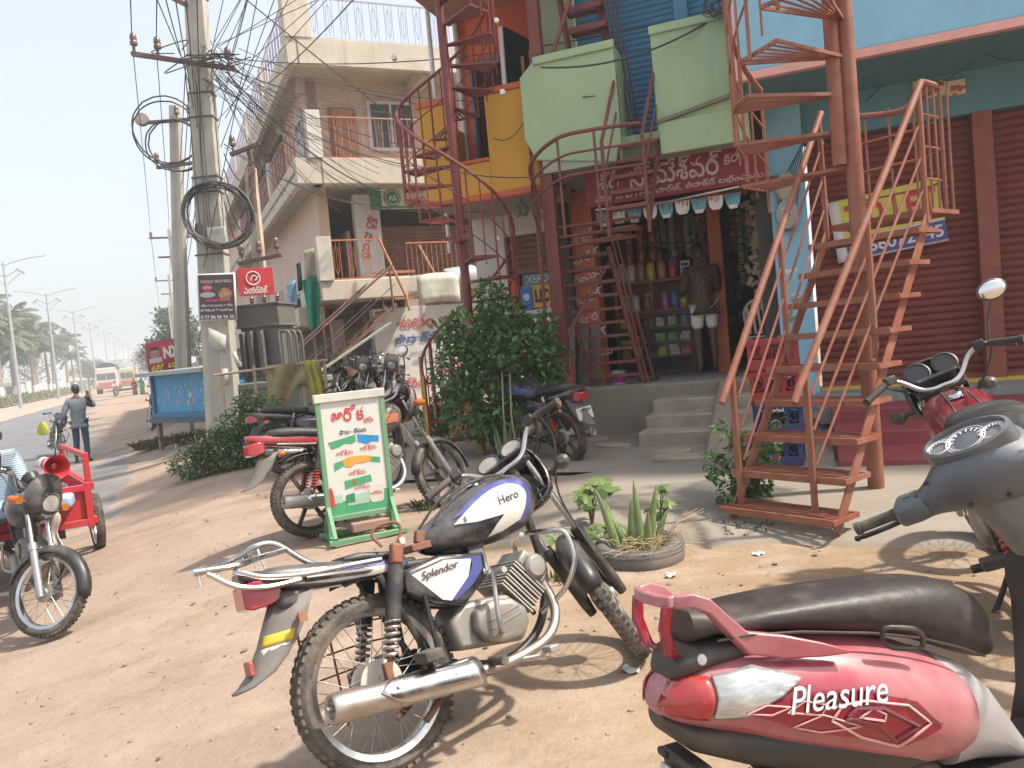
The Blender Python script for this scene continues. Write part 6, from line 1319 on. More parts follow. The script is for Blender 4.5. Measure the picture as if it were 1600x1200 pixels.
    for s in (-1,1): m.tube([(.30,s*.06,.70),(.0,s*.10,.73),(-.22,s*.10,.76)],.014,8); m.tube([(.20,s*.07,.35),(.06,s*.10,.70)],.013,8)
    m.build('frame',frameblk,t)
    m=MB()
    for s in (-1,1): m.bar((.22,s*.085,.30),(-.02,s*.095,R),.035,.022); m.lathe([(0,-.02),(.018,-.02),(.018,.02),(0,.02)],(0,s*.11,R),(0,1,0),10)
    m.build('swing_arm',frameblk,t,bevel=.004)
    if st['rear']:
        wheel(t,'rear_wheel',(0,0,R),R,.088,st['alloy'],None,hubr=.085,drum=pm('hub_pale',(.55,.50,.43),.6,metal=.3,dirt=.3))
        for s in (-1,1):
            a=V((-.005,s*.125,R+.02)); b=V((.14,s*.125,.76)); d=(b-a).normalized(); sh=MB().tube([a+d*.19,a+d*.40],.030,14).build('shock_absorber',plastblk,t)
            MB().tube([a,a+d*.2],.012,8).build('rod',rustm,sh); MB().box(a+d*.0+V((0,0,.02)),(.03,.03,.06)).build('lower_mount',rustm,sh,bevel=.004); MB().tube([a+d*.39,b],.018,8).build('upper_mount',steelm,sh)
            sp=[a+d*(.06+.14*i/60)+ (V((d.z,0,-d.x))*math.cos(i*.62)+V((0,1,0))*math.sin(i*.62))*.026 for i in range(61)]; MB().tube(sp,.0062,6).build('coil_spring',st['hero'] and steelm or pm('spring_red',(.45,.05,.03),.4),sh)
        # rear mudguard and flap
        rings=[]
        for i in range(9):
            a=(rad(62)+rad(40)*i/8) if st['hero'] else (rad(38)+rad(88)*i/8); rings.append([V((math.cos(a)*(R+.05-.025*abs(u)**3)*1.0,u*.075,R+.03+math.sin(a)*(R+.05-.025*abs(u)**3))) for u in [-1+2*k/8 for k in range(9)]])
        fl_=[(-.325,.715,.088,.13),(-.365,.64,.085,.13),(-.40,.57,.082,.115),(-.43,.525,.08,.10),(-.46,.485,.074,.08),(-.495,.455,.055,.04),(-.515,.447,.03,.015)]
        r2=[[V((x+f_*abs(u)**2.6,u*w_,z-.0)) for u in [-1+2*k/10 for k in range(11)]] for x,z,w_,f_ in fl_]
        MB().loft(rings,cap=False,closed=False).build('rear_mudguard',plastblk,t,solid=.005); mf=MB().loft(r2,cap=False,closed=False).build('rear_flap',st['mud'],t,solid=.006)
        MB().box((-.26,0,.705),(.12,.15,.07),Matrix.Rotation(.1,3,'Y')).build('flap_bracket',plastblk,t,bevel=.02)
        if st['hero']:
            m=MB(); m.sheet(lambda a,b: V((-.383-.02*b-.005+.118*abs(-.95+.62*a)**2.6,-.079+.052*a+.003*math.sin(9*b),.605-.036*b)),4,3); m.build('yellow_sticker',pm('sticker_yellow',(.60,.42,.02),.5,dirt=.2),mf,solid=.002)
            m=MB(); m.sheet(lambda a,b: V((-.404-.022*b-.005+.112*abs(-.95+.58*a)**2.6,-.078+.048*a+.003*math.sin(9*b),.565-.045*b)),4,3); m.build('white_sticker',decalw,mf,solid=.002)
            m=MB(); m.box((-.452,-.03,.515),(.02,.055,.05)); m.build('reflector',pm('reflector_red',(.30,.05,.03),.3,dirt=.3),mf,bevel=.006); 
        # tail lamp
        m=MB(); m.loft([[V((x,hy*sx,z+hz*sz)) for sx,sz in ((-1,-1),(-.9,-1),(1,-1),(1,1),(.85,1.15),(-.85,1.15),(-1,1))] for x,hy,z,hz in ((-.30,.066,.755,.036),(-.34,.072,.75,.045),(-.405,.07,.745,.045),(-.432,.055,.745,.036))]); m.build('tail_lamp',redlens,t,bevel=.01)
        for s in (-1,1):
            if st['hero']: m=MB(); m.tube([(-.27,s*.09,.635),(-.27,s*.125,.635)],.012,8); m.box((-.27,s*.13,.635),(.03,.012,.035)); m.build('broken_signal_stub',rustm,t)
            else:
                m=MB(); m.tube([(-.22,s*.08,.68),(-.22,s*.16,.68)],.01,8); q_=m.build('turn_signal_stalk',plastblk,t); m=MB(); m.ell((-.22,s*.185,.68),(.035,.035,.026),12,8); m.build('turn_signal',amber,q_)
        if st['plate']:
            m=MB(); m.box((-.385,0,.56),(.012,.20,.13),Matrix.Rotation(.2,3,'Y')); pl_=m.build('number_plate',pm('plate_white',(.66,.65,.62),.5,dirt=.2),t,bevel=.004)
            m=MB(); m.text('TS 29',(-.396,0,.59),V((0,-1,0)),V((-.2,0,1)),width=.13,height=.036,bold=.03); m.text('L 5412',(-.389,0,.53),V((0,-1,0)),V((-.2,0,1)),width=.14,height=.036,bold=.03); m.build('plate_text',black,pl_)
        # tail cowl and seat
        if st['tail']=='sport':
            T_=[(-.42,.015,.845,.02),(-.34,.06,.82,.035),(-.2,.085,.795,.045),(0,.10,.77,.06),(.2,.095,.74,.065),(.30,.07,.72,.05)]
        else: T_=[(-.43,.04,.825,.010),(-.36,.075,.80,.032),(-.28,.09,.782,.045),(-.18,.10,.762,.050),(-.05,.105,.745,.046),(.08,.105,.728,.038),(.18,.095,.715,.03),(.25,.06,.715,.02)]
        m=MB().loft([ringyz(*a,20,3.2) for a in T_]); tc_=m.build('tail_cowl',st['panel'],t,angle=50)
        ty=lambda x,z: (lambda k: k[1]*(1-min(.97,abs((z-k[2])/k[3]))**3.2)**(1/3.2)+.004)(lerpk(T_,x))
        if st['hero']:
            for s in (-1,1):
                decal([(-.27,.752),(-.10,.748),(.06,.738),(.15,.728),(.13,.705),(.04,.706),(-.12,.722)],ty,s).build('white_stripe',decalw,tc_,angle=80)
                decal([(-.16,.768),(0,.758),(.12,.742),(.19,.728),(.17,.705),(.145,.704),(.155,.725),(.06,.739),(-.08,.75)],lambda x,z: ty(x,z)+.002,s).build('blue_stripe',decalb,tc_,angle=80)
            # seat missing: bare base plate with hump, U shaped locking bar and rag stub
            m=MB().loft([ringyz(x,hw,zc,hh,16,3) for x,hw,zc,hh in ((-.05,.08,.79,.012),(.02,.095,.785,.02),(.12,.09,.765,.02),(.2,.07,.745,.012))]); m.build('seat_base',plastblk,t,angle=60)
            m=MB(); m.box((.285,0,.765),(.09,.14,.03)); m.box((.31,-.03,.80),(.05,.03,.05),Matrix.Rotation(.4,3,'Y')); m.build('battery_bracket',rustm,t,bevel=.004)
            m=MB(); u_=[(.10,-.135,.80),(.09,-.15,.86)]; m.tube(cat([(.095,-.11,.80),(.075,-.09,.85),(.10,-.10,.878),(.16,-.13,.878),(.175,-.14,.85),(.155,-.14,.81),(.13,-.13,.78)],6),.0065,8); lk=m.build('lock_shackle',rustm,t); m=MB(); m.box((.135,-.13,.76),(.05,.04,.08),Matrix.Rotation(.3,3,'Y')); m.build('lock_body',pm('lock_rust',(.22,.07,.035),.6,dirt=.3),lk,bevel=.01); m=MB(); m.box((.165,-.14,.80),(.025,.02,.03)); m.build('lock_cap',pm('brass_pale',(.55,.48,.34),.5),lk,bevel=.005)
        elif st['seat']:
            sp_=[(-.26,.07,.845,.03),(-.20,.10,.85,.045),(0,.115,.83,.05),(.15,.115,.80,.05),(.30,.09,.79,.045),(.38,.06,.80,.035)]
            MB().loft([ringyz(*a,20,2.8) for a in sp_]).build('seat',seatm,t,angle=60,sub=1)
        if st['rack']:
            m=MB(); W_=.105
            m.tube(cat([(.08,-W_,.755),(-.066,-W_,.765),(-.22,-W_,.775),(-.36,-W_,.80),(-.425,-W_,.83),(-.455,-W_*.8,.845)],6),.011,10); m.tube(cat([(.08,W_,.755),(-.05,W_,.785),(-.13,W_,.83),(-.225,W_,.915),(-.30,W_,.925),(-.35,W_*.9,.90),(-.355,W_*.7,.875)],6),.0125,10); rk=m.build('carrier_rack',chrome,t)
            m=MB(); m.tube(cat([(-.19,W_,.885),(-.33,0,.875),(-.44,-W_*.9,.862),(-.58,-W_*.75,.875)],5),.0105,8); m.tube(cat([(-.29,W_,.925),(-.42,.04,.89),(-.56,-.03,.868)],5),.0105,8); m.tube([(-.58,-W_*.75,.875),(-.56,-.03,.868)],.011,8); m.tube(cat([(-.24,-W_,.76),(-.36,-W_,.765),(-.46,-W_*.9,.795),(-.54,-W_*.8,.86)],5),.0095,8)
            m.tube([(-.12,-W_,.77),(-.12,W_,.82)],.008,8); m.tube([(-.30,W_,.92),(-.28,W_*.8,.79)],.006,6)
            for x_,y_,z_ in ((-.56,-.05,.87),(-.50,-.07,.868),(-.33,.06,.89)): m.tube([(x_,y_,z_),(x_,y_,z_-.045)],.006,6)
            m.build('rack_bars',chrome,rk)
        # side cover
        cov=[(.15,.69),(.32,.712),(.53,.675),(.52,.58),(.385,.495),(.25,.535),(.14,.61)]
        for s in (-1,1):
            m=MB(); m.prism([(a,b) for a,b in cov],(0,s*.10,0),X,Z,-.05 if s<0 else -.05); sc_=None
            m=MB(); pol=cov; c0=(sum(p[0] for p in pol)/7,sum(p[1] for p in pol)/7); r0=[V((a,s*.06,b)) for a,b in pol]; r1=[V((a,s*.118,b)) for a,b in pol]; r2_=[V((c0[0]+(a-c0[0])*.86,s*.132,c0[1]+(b-c0[1])*.86)) for a,b in pol]
            if s>0: r0,r1,r2_=r0[::-1],r1[::-1],r2_[::-1]
            m.loft([r0,r1,r2_]); sc_=m.build('side_cover',st['panel'],t,bevel=.008,angle=30)
            if st['hero']:
                wp=[(.175,.668),(.33,.688),(.455,.665),(.42,.60),(.32,.53),(.28,.545)]; bp_=[(.38,.684),(.50,.664),(.495,.615),(.43,.565),(.335,.525),(.33,.535),(.42,.60),(.45,.64),(.452,.666)]
                m=MB(); m.prism(wp,(0,s*.1325,0),X,Z,.0015 if s<0 else -.0015); m.build('white_panel',decalw,sc_)
                m=MB(); m.prism(bp_,(0,s*.1345,0),X,Z,.001 if s<0 else -.001); m.build('blue_stripe',decalb,sc_)
                m=MB(); m.text('Splendor',(.30,s*.1385,.652),V((.99*(1 if s<0 else -1),0,.06*(1 if s<0 else -1))),V((-.1,0,1)),width=.18,height=.04,bold=.014,shear=.35); m.build('lettering',pm('script_dark',(.08,.045,.05),.4),sc_)
            else:
                m=MB(); m.prism([(.22,.66),(.44,.672),(.45,.63)],(0,s*.1325,0),X,Z,.0015 if s<0 else -.0015); m.build('cover_stripe',st['decal'] or steelm,sc_)
            m=MB(); m.lathe([(0,.006),(.012,.004),(.014,0),(0,0)],(.50,s*.125,.60),(0,s,0),12); m.build('cover_bolt',chrome,sc_)
        # chain case on the left, guard wires, exhaust on the right
        m=MB(); m.loft([[V((x,.105+y,z)) for y,z in ((-.018,zc-h),(.018,zc-h),(.02,zc+h),(-.02,zc+h))] for x,zc,h in ((-.06,R,.05),(0,R,.07),(.15,R-.01,.055),(.24,R,.06))]); m.build('chain_case',frameblk,t,bevel=.006)
        m=MB()
        for k in range(5): z=.22+.08*k; m.tube(cat([(-.20,.15,z),(.05,.16,z),(.16,.15,z-.01)],4),.004,5)
        for x in (-.2,-.08,.04,.16): m.tube([(x,.155,.18),(x,.155,.60)],.005,5)
        if st['hero']: m.build('saree_guard',rustm,t)
        m=MB(); m.tube(cat([(.76,-.03,.56),(.82,-.05,.50),(.82,-.10,.36),(.72,-.125,.265),(.50,-.135,.235),(.30,-.14,.25)],6),[.021]*31,12); ex=m.build('exhaust',st['pipe'],t)
        a=V((.30,-.145,.245)); b=V((-.26,-.165,.315)); d=(b-a).normalized(); L_=(b-a).length
        MB().lathe([(.02,0),(.036,.04),(.05,.10),(.052,L_*.7),(.054,L_-.06),(.052,L_-.01),(.046,L_),(.034,L_-.004),(.03,L_-.015),(.014,L_-.012),(.012,L_+.012),(.0,L_+.012)],a,d,26).build('muffler',st['pipe'],ex)
        sd_=V((0,-1,0)); up_=sd_.cross(d)
        rings=[]
        for i in range(13):
            f=i/12; p=a+d*(-.04+.43*f); hw=1.15 if f<.8 else 1.15*(1-(f-.8)/.2)+.05
            rings.append([p+(sd_*math.cos(q_)+ V((0,0,1))*math.sin(q_))*(.055+.012*(1-f)) for q_ in [(-.9*hw+1.9*hw*k/8)+.35 for k in range(9)]])
        MB().loft(rings,cap=False,closed=False).build('heat_shield',chrome,ex,solid=.004)
        m=MB(); 
        for x in (.22,-.02): c=a+d*(.30-x); MB().lathe([(0,.004),(.009,.003),(.01,0),(0,0)],c+V((0,-.06,.03)),(0,-1,.5),10).build('shield_bolt',steelm,ex)
        # footpegs, stands
        m=MB(); m.tube([(.42,-.23,.26),(.42,.23,.26)],.011,8); m.build('footpeg_bar',frameblk,t)
        for s in (-1,1): MB().tube([(.42,s*.14,.265),(.42,s*.24,.265)],.019,10).build('footpeg',rubber,t)
        for s in (-1,1): m=MB(); m.bar((.20,s*.10,.30),(.14,s*.155,.36),.03,.02); m.box((.14,s*.18,.37),(.075,.10,.04)); m.build('passenger_footpeg',rubber,t,bevel=.006); MB().tube([(.21,s*.13,.58),(.205,s*.14,.36)],.010,8).build('peg_bracket',frameblk,t)
        m=MB(); m.tube([(.34,.12,.24),(.36,.20,.12),(.36,.24,.0-.24*math.tan(lean))],.012,8); m.box((.37,.245,.002-.24*math.tan(lean)),(.06,.05,.01)); m.build('side_stand',frameblk,t)
        m=MB(); m.tube([(.22,-.10,.22),(.10,-.12,.15)],.014,8); m.tube([(.22,.10,.22),(.10,.12,.15)],.014,8); m.tube([(.22,-.1,.2),(.22,.1,.2)],.012,8); m.build('centre_stand',rustm,t)
    # ---- engine
    ES=Matrix.Translation((.05,0,.085)); m=MB(); m.loft([[V((x,y,z)) for x,y,z in r] for r in ([( .27,-.10,.25),(.58,-.10,.20),(.64,-.10,.27),(.56,-.10,.40),(.33,-.10,.42),(.26,-.10,.36)],[(.27,.10,.25),(.58,.10,.20),(.64,.10,.27),(.56,.10,.40),(.33,.10,.42),(.26,.10,.36)])]); en=m.xf(ES).build('engine',alu,t,bevel=.02)
    for s in (-1,1):
        cov=[(.36,.38),(.44,.40),(.54,.385),(.60,.33),(.605,.27),(.56,.225),(.45,.225),(.38,.25),(.345,.31)]
        r0=[V((a,s*.10,b)) for a,b in cov]; r1=[V((a,s*.135,b)) for a,b in cov]; c0=V((.475,s*.15,.31)); r2_=[c0+(p-c0)*.82+V((0,s*.012,0)) for p in r1]; r2_=[V((p.x,s*.15,p.z)) for p in r2_]
        if s>0: r0,r1,r2_=r0[::-1],r1[::-1],r2_[::-1]
        MB().loft([r0,r1,r2_]).xf(ES).build('crankcase_cover',alu,en,bevel=.012)
        if s<0:
            m=MB()
            for k in range(2): m.box((.48,-.152,.335-.03*k),(.17,.004,.004),Matrix.Rotation(-.15,3,'Y'))
            m.xf(ES).build('cover_rib',alu,en)
    d=V((.80,0,.60)).normalized(); dn=V((-.6,0,.8)); m=MB()
    for i in range(8):
        c=V((.58,0,.36))+d*(.02+.017*i); m.box(c,(.006,.21-.01*(i%2),.19),Matrix((d,V((0,1,0)),dn)).transposed())
    m.xf(ES).build('cooling_fins',pm('fin_alloy',(.45,.42,.36),.5,metal=.5,dirt=.4,dcol=(.35,.26,.18)),en)
    m=MB(); m.box(V((.58,0,.36))+d*.09,(.20,.12,.12),Matrix((d,V((0,1,0)),dn)).transposed()); m.box(V((.58,0,.36))+d*.185,(.07,.18,.16),Matrix((d,V((0,1,0)),dn)).transposed()); m.lathe([(0,.03),(.04,.028),(.055,.015),(.058,0),(0,0)],V((.58,-.09,.36))+d*.185,(0,-1,0),18); m.xf(ES).build('cylinder_head',alu,en,bevel=.012)
    m=MB(); m.tube(cat([(.52,0,.55),(.55,0,.50),(.60,0,.48)],4),.02,8); m.box((.50,0,.56),(.08,.08,.11)); m.xf(ES).build('carburettor',steelm,en,bevel=.008)
    m=MB(); m.tube(cat([(.47,-.13,.27),(.42,-.19,.30),(.45,-.185,.48),(.465,-.19,.50)],5),.010,8); m.tube([(.465,-.17,.50),(.46,-.26,.505)],.013,8); m.xf(ES).build('kick_starter',steelm,en)
    m=MB(); m.tube(cat([(.50,-.12,.24),(.62,-.17,.22),(.66,-.19,.23)],4),.009,8); m.box((.665,-.21,.235),(.05,.06,.025)); m.build('brake_pedal',steelm,en,bevel=.004)
    if st['guard']:
        m=MB(); m.tube(cat([(.84,-.02,.70),(.86,-.10,.69),(.90,-.18,.675),(.915,-.205,.63),(.91,-.205,.53),(.86,-.15,.43),(.80,-.03,.36)],6),.0115,10); m.tube(cat([(.84,.02,.70),(.86,.10,.69),(.90,.18,.675),(.915,.205,.63),(.91,.205,.53),(.86,.15,.43),(.80,.03,.36)],6),.0115,10)
        m.build('crash_guard',chrome,t)
    return t
# --- the black and white commuter bike in front of everything
motorcycle('motorcycle','dusty black and white motorcycle with a chrome carrier and missing seat on the bare dirt',V((-.475,2.44,0)),.66,lean=-.295,steer=.92,st=dict(R=.322,rack=True,hero=True,seat=False,pipe=pm('muffler_steel',(.46,.42,.38),.36,metal=.9,var=.25,dirt=.62,dcol=(.33,.24,.17),dscale=4)),scale=.868)
# ---------------------------------------------------------------- red scooter close by
redp=pm('scooter_red',(.33,.045,.07),.26,var=.15,coat=.45,dirt=.78,dcol=(.44,.24,.245),dscale=2.2); redd=pm('scooter_deep_red',(.25,.004,.02),.22,coat=.6,dirt=.2,dcol=(.4,.2,.2)); sgrey=pm('scooter_grey',(.125,.135,.15),.42,metal=.25,var=.12,dirt=.45,dcol=(.33,.30,.27),dscale=3); sdark=pm('scooter_dark',(.035,.03,.028),.5,dirt=.3,dcol=(.2,.14,.1))
silver=pm('scooter_silver_grey',(.40,.38,.38),.4,metal=.3,dirt=.4,dcol=(.45,.38,.34))
q=Quaternion((0,0,1),.24)@Quaternion((1,0,0),-.16)
SC=thing('scooter','red scooter with a black seat and grey handlebar pod, close to the viewer','scooter',V((.60,1.68,0)),0,None,rot=q); SC.scale=(.88,)*3; t=SC
def sring(x,hw,z0,z1,n=24,p=2.4): return ringyz(x,hw,(z0+z1)/2,(z1-z0)/2,n,p)
# seat: long saddle, high in front, tapering nose
MB().loft([sring(*a,28,2.7) for a in ((-.315,.06,.765,.80),(-.29,.105,.752,.805),(-.20,.135,.745,.806),(-.05,.145,.722,.806),(.14,.145,.685,.802),(.28,.14,.648,.797),(.40,.13,.60,.785),(.48,.115,.56,.76),(.545,.09,.535,.715),(.585,.055,.54,.66),(.598,.02,.57,.62))]).build('seat',pm('scooter_seat',(.030,.023,.023),.5,var=.25,scale=5,dirt=.3,dcol=(.20,.15,.13),dscale=4,bump=.22,bscale=16),t,angle=70,sub=1)
m=MB(); m.tube([V((x,-y-.003,z)) for x,y,z in ((-.28,.118,.752),(-.2,.139,.752),(-.05,.149,.73),(.14,.149,.694),(.28,.144,.657),(.40,.134,.61),(.48,.118,.572))],.0035,6); m.tube([V((x,y+.003,z)) for x,y,z in ((-.28,.118,.752),(-.2,.139,.752),(-.05,.149,.73),(.14,.149,.694),(.28,.144,.657),(.40,.134,.61),(.48,.118,.572))],.0035,6); m.build('seat_piping',sdark,t)
MB().loft([sring(*a,20,3) for a in ((-.335,.05,.745,.825),(-.325,.09,.742,.83),(-.27,.10,.745,.818),(-.22,.09,.76,.80))]).build('seat_tail_pad',sdark,t,angle=60)
# body shell: lofted along x from the tail to the floor, both sides in one
body=[(-.445,.035,.60,.625),(-.42,.085,.575,.665),(-.36,.125,.545,.70),(-.27,.155,.515,.715),(-.15,.175,.455,.722),(0,.190,.40,.715),(.12,.192,.365,.69),(.24,.187,.325,.655),(.34,.176,.315,.61),(.395,.165,.33,.572),(.42,.15,.36,.55)]
bl_=MB().loft([sring(*a,36,2.2) for a in body]); bo_=bl_.build('body_panel',redp,t,angle=60,sub=1)
BODY=[(x,hw,(z0+z1)/2,(z1-z0)/2) for x,hw,z0,z1 in body]
def by(x,z,e=.0): _,hw,zc,hh=lerpk(BODY,x); k=min(.97,abs((z-zc)/hh)); return hw*(1-k**2.2)**(1/2.2)+e
# red graphic, pale outlines, script
def bdec(poly,e,name,mat,s=-1): return decal(poly,lambda x,z: by(x,z,e),s,.014).build(name,mat,bo_,angle=80)
deep=redd; line_=pm('graphic_pale',(.60,.33,.33),.4); dk_=pm('graphic_dark',(.13,.02,.03),.3,coat=.5)
for s in (-1,1):
    bdec([(-.255,.588),(-.15,.600),(.05,.585),(.20,.53),(.262,.455),(.165,.428),(.02,.478),(-.10,.512),(-.165,.548)],.0085,'red_flash',deep,s)
    def outline(poly,nm,mat,w=.0045,e=.011):
        P=[V((x,s*by(x,z,e),z)) for (x,z) in [((poly[i][0]*(1-k/6)+poly[(i+1)%len(poly)][0]*k/6),(poly[i][1]*(1-k/6)+poly[(i+1)%len(poly)][1]*k/6)) for i in range(len(poly)) for k in range(6)]]
        MB().tube(P,w*.5,5,closed=True).build(nm,mat,bo_)
    outline([(-.25,.587),(-.20,.598),(-.14,.583),(-.19,.573)],'pale_outline',line_); outline([(-.15,.572),(-.10,.588),(-.04,.568),(-.06,.548)],'pale_outline',line_); outline([(-.135,.533),(-.055,.548),(.04,.503),(-.06,.505)],'pale_outline',line_)
    outline([(-.035,.530),(-.005,.562),(.06,.560),(.17,.528),(.225,.475),(.14,.432),(.04,.475)],'pale_outline',line_,.007,.0115)
    outline([(.0,.53),(.03,.548),(.10,.535),(.19,.475),(.13,.45),(.08,.50)],'dark_outline',dk_,.012,.010)
    outline([(.035,.525),(.075,.54),(.105,.52),(.10,.505)],'pale_outline',line_,.006)
    bdec([(.17,.545),(.265,.46),(.225,.475),(.15,.545)],.010,'dark_wedge',dk_,s)
    m=MB(); T0=(-.008,.584)
    m.text('Pleasure',(0,0,0),X,Z,width=.265,height=.06,bold=.022,shear=.42,fn=lambda a,b: V((T0[0]+a*(1 if s<0 else -1),s*by(T0[0]+a,T0[1]+b+a*-.07,.012),T0[1]+b-.07*a*(1 if s<0 else -1)))); m.build('script_shadow',pm('script_shade',(.12,.10,.11),.4),bo_)
    m=MB(); T1=(-.010,.586)
    m.text('Pleasure',(0,0,0),X,Z,width=.265,height=.06,bold=.002,shear=.42,fn=lambda a,b: V((T1[0]+a*(1 if s<0 else -1),s*by(T1[0]+a,T1[1]+b+a*-.07,.015),T1[1]+b-.07*a*(1 if s<0 else -1)))); m.build('script_lettering',pm('script_white',(.72,.70,.70),.3),bo_)
# lower dark skirt under the shell
MB().loft([sring(*a,24,2.4) for a in ((-.43,.05,.55,.60),(-.36,.10,.49,.57),(-.22,.13,.43,.55),(0,.14,.36,.5),(.2,.13,.32,.45),(.36,.11,.33,.45))]).build('under_cover',sdark,t,angle=60)
# tail lamp cluster: red rear part, clear side wedges
LY=lambda x,z: by(x,z,.004)
for s in (-1,1):
    decal(curve2([(-.442,.62),(-.418,.658),(-.375,.684),(-.318,.676)],4)+[(-.322,.628),(-.338,.585)]+curve2([(-.338,.583),(-.385,.590),(-.438,.606)],4),lambda x,z: by(x,z,.006),s,.012).build('red_tail_lens',redlens,t,angle=80,solid=.003)
    decal([(-.312,.678),(-.20,.682),(-.10,.645),(-.085,.636)]+curve2([(-.10,.628),(-.185,.598),(-.26,.577),(-.330,.583)],4)+[(-.314,.63)],lambda x,z: by(x,z,.006),s,.012).build('clear_signal_lens',pm('clear_lens',(.50,.50,.50),.1,var=.3,scale=3,coat=1,metal=.5,dirt=.25,stretch=(8,8,40)),t,angle=80,solid=.003)
MB().loft([sring(*a,20,2.6) for a in ((-.40,.06,.665,.70),(-.37,.10,.668,.735),(-.29,.115,.68,.75),(-.2,.115,.68,.745))]).build('tail_cap',sdark,t,angle=60)
MB().lathe([(0,.004),(.012,.003),(.014,0),(0,0)],(-.325,-.108,.715),(-.2,-1,.2),14).build('seat_lock',chrome,t)
# grab rail: one bent red bar around the tail with two flat arms
m=MB()
for s in (-1,1):
    arm=[(-.385,.10,.862,.016),(-.34,.117,.860,.018),(-.295,.122,.838,.02),(-.25,.124,.785,.024),(-.205,.128,.735,.028),(-.12,.150,.712,.03),(-.02,.168,.688,.018),(.045,.175,.672,.004)]
    m.loft([[V((x+dx,s*(y+dy),z+dz)) for dx,dy,dz in ((-.006,-.012,-h),(.004,.012,-h),(.008,.014,h*.8),(-.002,-.010,h))] for x,y,z,h in arm])
m.loft([[V((x+dx,y,z+dz)) for dx,dz in ((-.012,-.014),(.012,-.012),(.012,.014),(-.010,.014))] for x,y,z in ((-.385,-.11,.862),(-.402,-.07,.864),(-.408,0,.865),(-.402,.07,.864),(-.385,.11,.862))])
m.build('grab_rail',redp,t,bevel=.008,angle=50)
m=MB(); 
for s in (-1,1): m.loft([[V((x+dx,s*y+dy,z)) for dx,dy in ((-.016,-.012),(.016,-.012),(.016,.012),(-.016,.012))] for x,y,z in ((-.392,.095,.858),(-.408,.085,.80),(-.395,.07,.735),(-.35,.05,.712))])
m.build('grab_rail_leg',redd,t,bevel=.006,angle=50)
# helmet ring, number plate, mud flap, wheels
m=MB(); m.tube([(.205+.055*math.copysign(abs(math.cos(a))**.7,math.cos(a)),-.178-.012*math.sin(a),.675-.018*math.cos(a)+.027*math.copysign(abs(math.sin(a))**.7,math.sin(a))) for a in [2*PI*i/24 for i in range(24)]],.0065,8,closed=True); m.build('helmet_ring',frameblk,t)
wheel(t,'rear_wheel',(0,0,.215),.215,.09,True,None,hubr=.07); 
m=MB(); m.sheet(lambda a,b: V((-.40-.02*b,-.075+.15*a,.44-.13*b)),4,4); pl_=m.build('number_plate',pm('plate_white',(.66,.65,.62)),t,solid=.008)
m=MB(); m.text('AP 29 AB',(-.409,0,.415),V((0,-1,0)),Z,width=.12,height=.035,bold=.03); m.text('4471',(-.414,0,.36),V((0,-1,0)),Z,width=.12,height=.04,bold=.03); m.build('plate_text',black,pl_)
m=MB(); m.box((-.36,0,.42),(.05,.20,.10)); m.box((-.385,-.09,.455),(.02,.05,.02)); m.box((-.385,.09,.455),(.02,.05,.02)); m.build('plate_bracket',sdark,t,bevel=.006)
MB().loft([sring(*a,20,2.6) for a in ((-.12,.05,.18,.27),(-.05,.09,.15,.30),(.15,.11,.15,.32),(.3,.10,.17,.33),(.36,.05,.2,.3))]).build('engine_case',alu,t,angle=50)
# grey centre panel below the seat nose, floor, leg shield
MB().loft([sring(*a,24,3) for a in ((.36,.13,.30,.60),(.44,.125,.30,.56),(.50,.115,.29,.50),(.56,.10,.28,.39),(.60,.09,.27,.32))]).build('centre_panel',silver,t,angle=50)
m=MB(); m.box((.64,0,.265),(.50,.30,.045)); m.build('floor_board',sdark,t,bevel=.015)
m=MB(); sh=[(.80,.18,.26),(.855,.19,.36),(.885,.195,.50),(.89,.18,.64),(.875,.15,.76),(.85,.10,.85)]
m.loft([[V((x+.06*(1-abs(u)**2),u*w_,z)) for u in [-1+2*k/10 for k in range(11)]] for x,w_,z in sh],cap=False,closed=False); m.build('leg_shield',sdark,t,solid=.03)
m=MB(); m.loft([[V((x+.10*(1-abs(u)**2)+.02,u*w_*1.04,z)) for u in [-1+2*k/10 for k in range(11)]] for x,w_,z in sh],cap=False,closed=False); m.build('front_shield',redp,t,solid=.02)
m=MB(); m.loft([ringyz(x,hw,z,hh,16,3) for x,hw,z,hh in ((.80,.10,.70,.09),(.84,.11,.70,.10),(.88,.10,.70,.09))]); m.build('glove_box',sdark,t)
# steered front
rk=rad(26); axd=V((-math.sin(rk),0,math.cos(rk))); S0=V((.80,0,.90)); SM2=Matrix.Translation(S0)@Matrix.Rotation(.55,4,axd)@Matrix.Translation(-S0)
wheel(t,'front_wheel',(1.20,0,.215),.215,.085,True,SM2,hubr=.06)
m=MB()
for s in (-1,1): m.tube([(1.20,s*.07,.215),(1.02,s*.06,.50)],.02,8)
m.tube([(1.0,0,.46),(.78,0,.92)],.025,10); m.xf(SM2).build('front_fork',frameblk,t)
rings=[[V((1.20+math.cos(a)*(.26-.04*abs(u)**3),u*.065,.215+math.sin(a)*(.26-.04*abs(u)**3))) for u in [-1+2*k/8 for k in range(9)]] for a in [rad(10)+rad(140)*i/12 for i in range(13)]]
MB().loft(rings,cap=False,closed=False).xf(SM2).build('front_mudguard',redp,t,solid=.005)
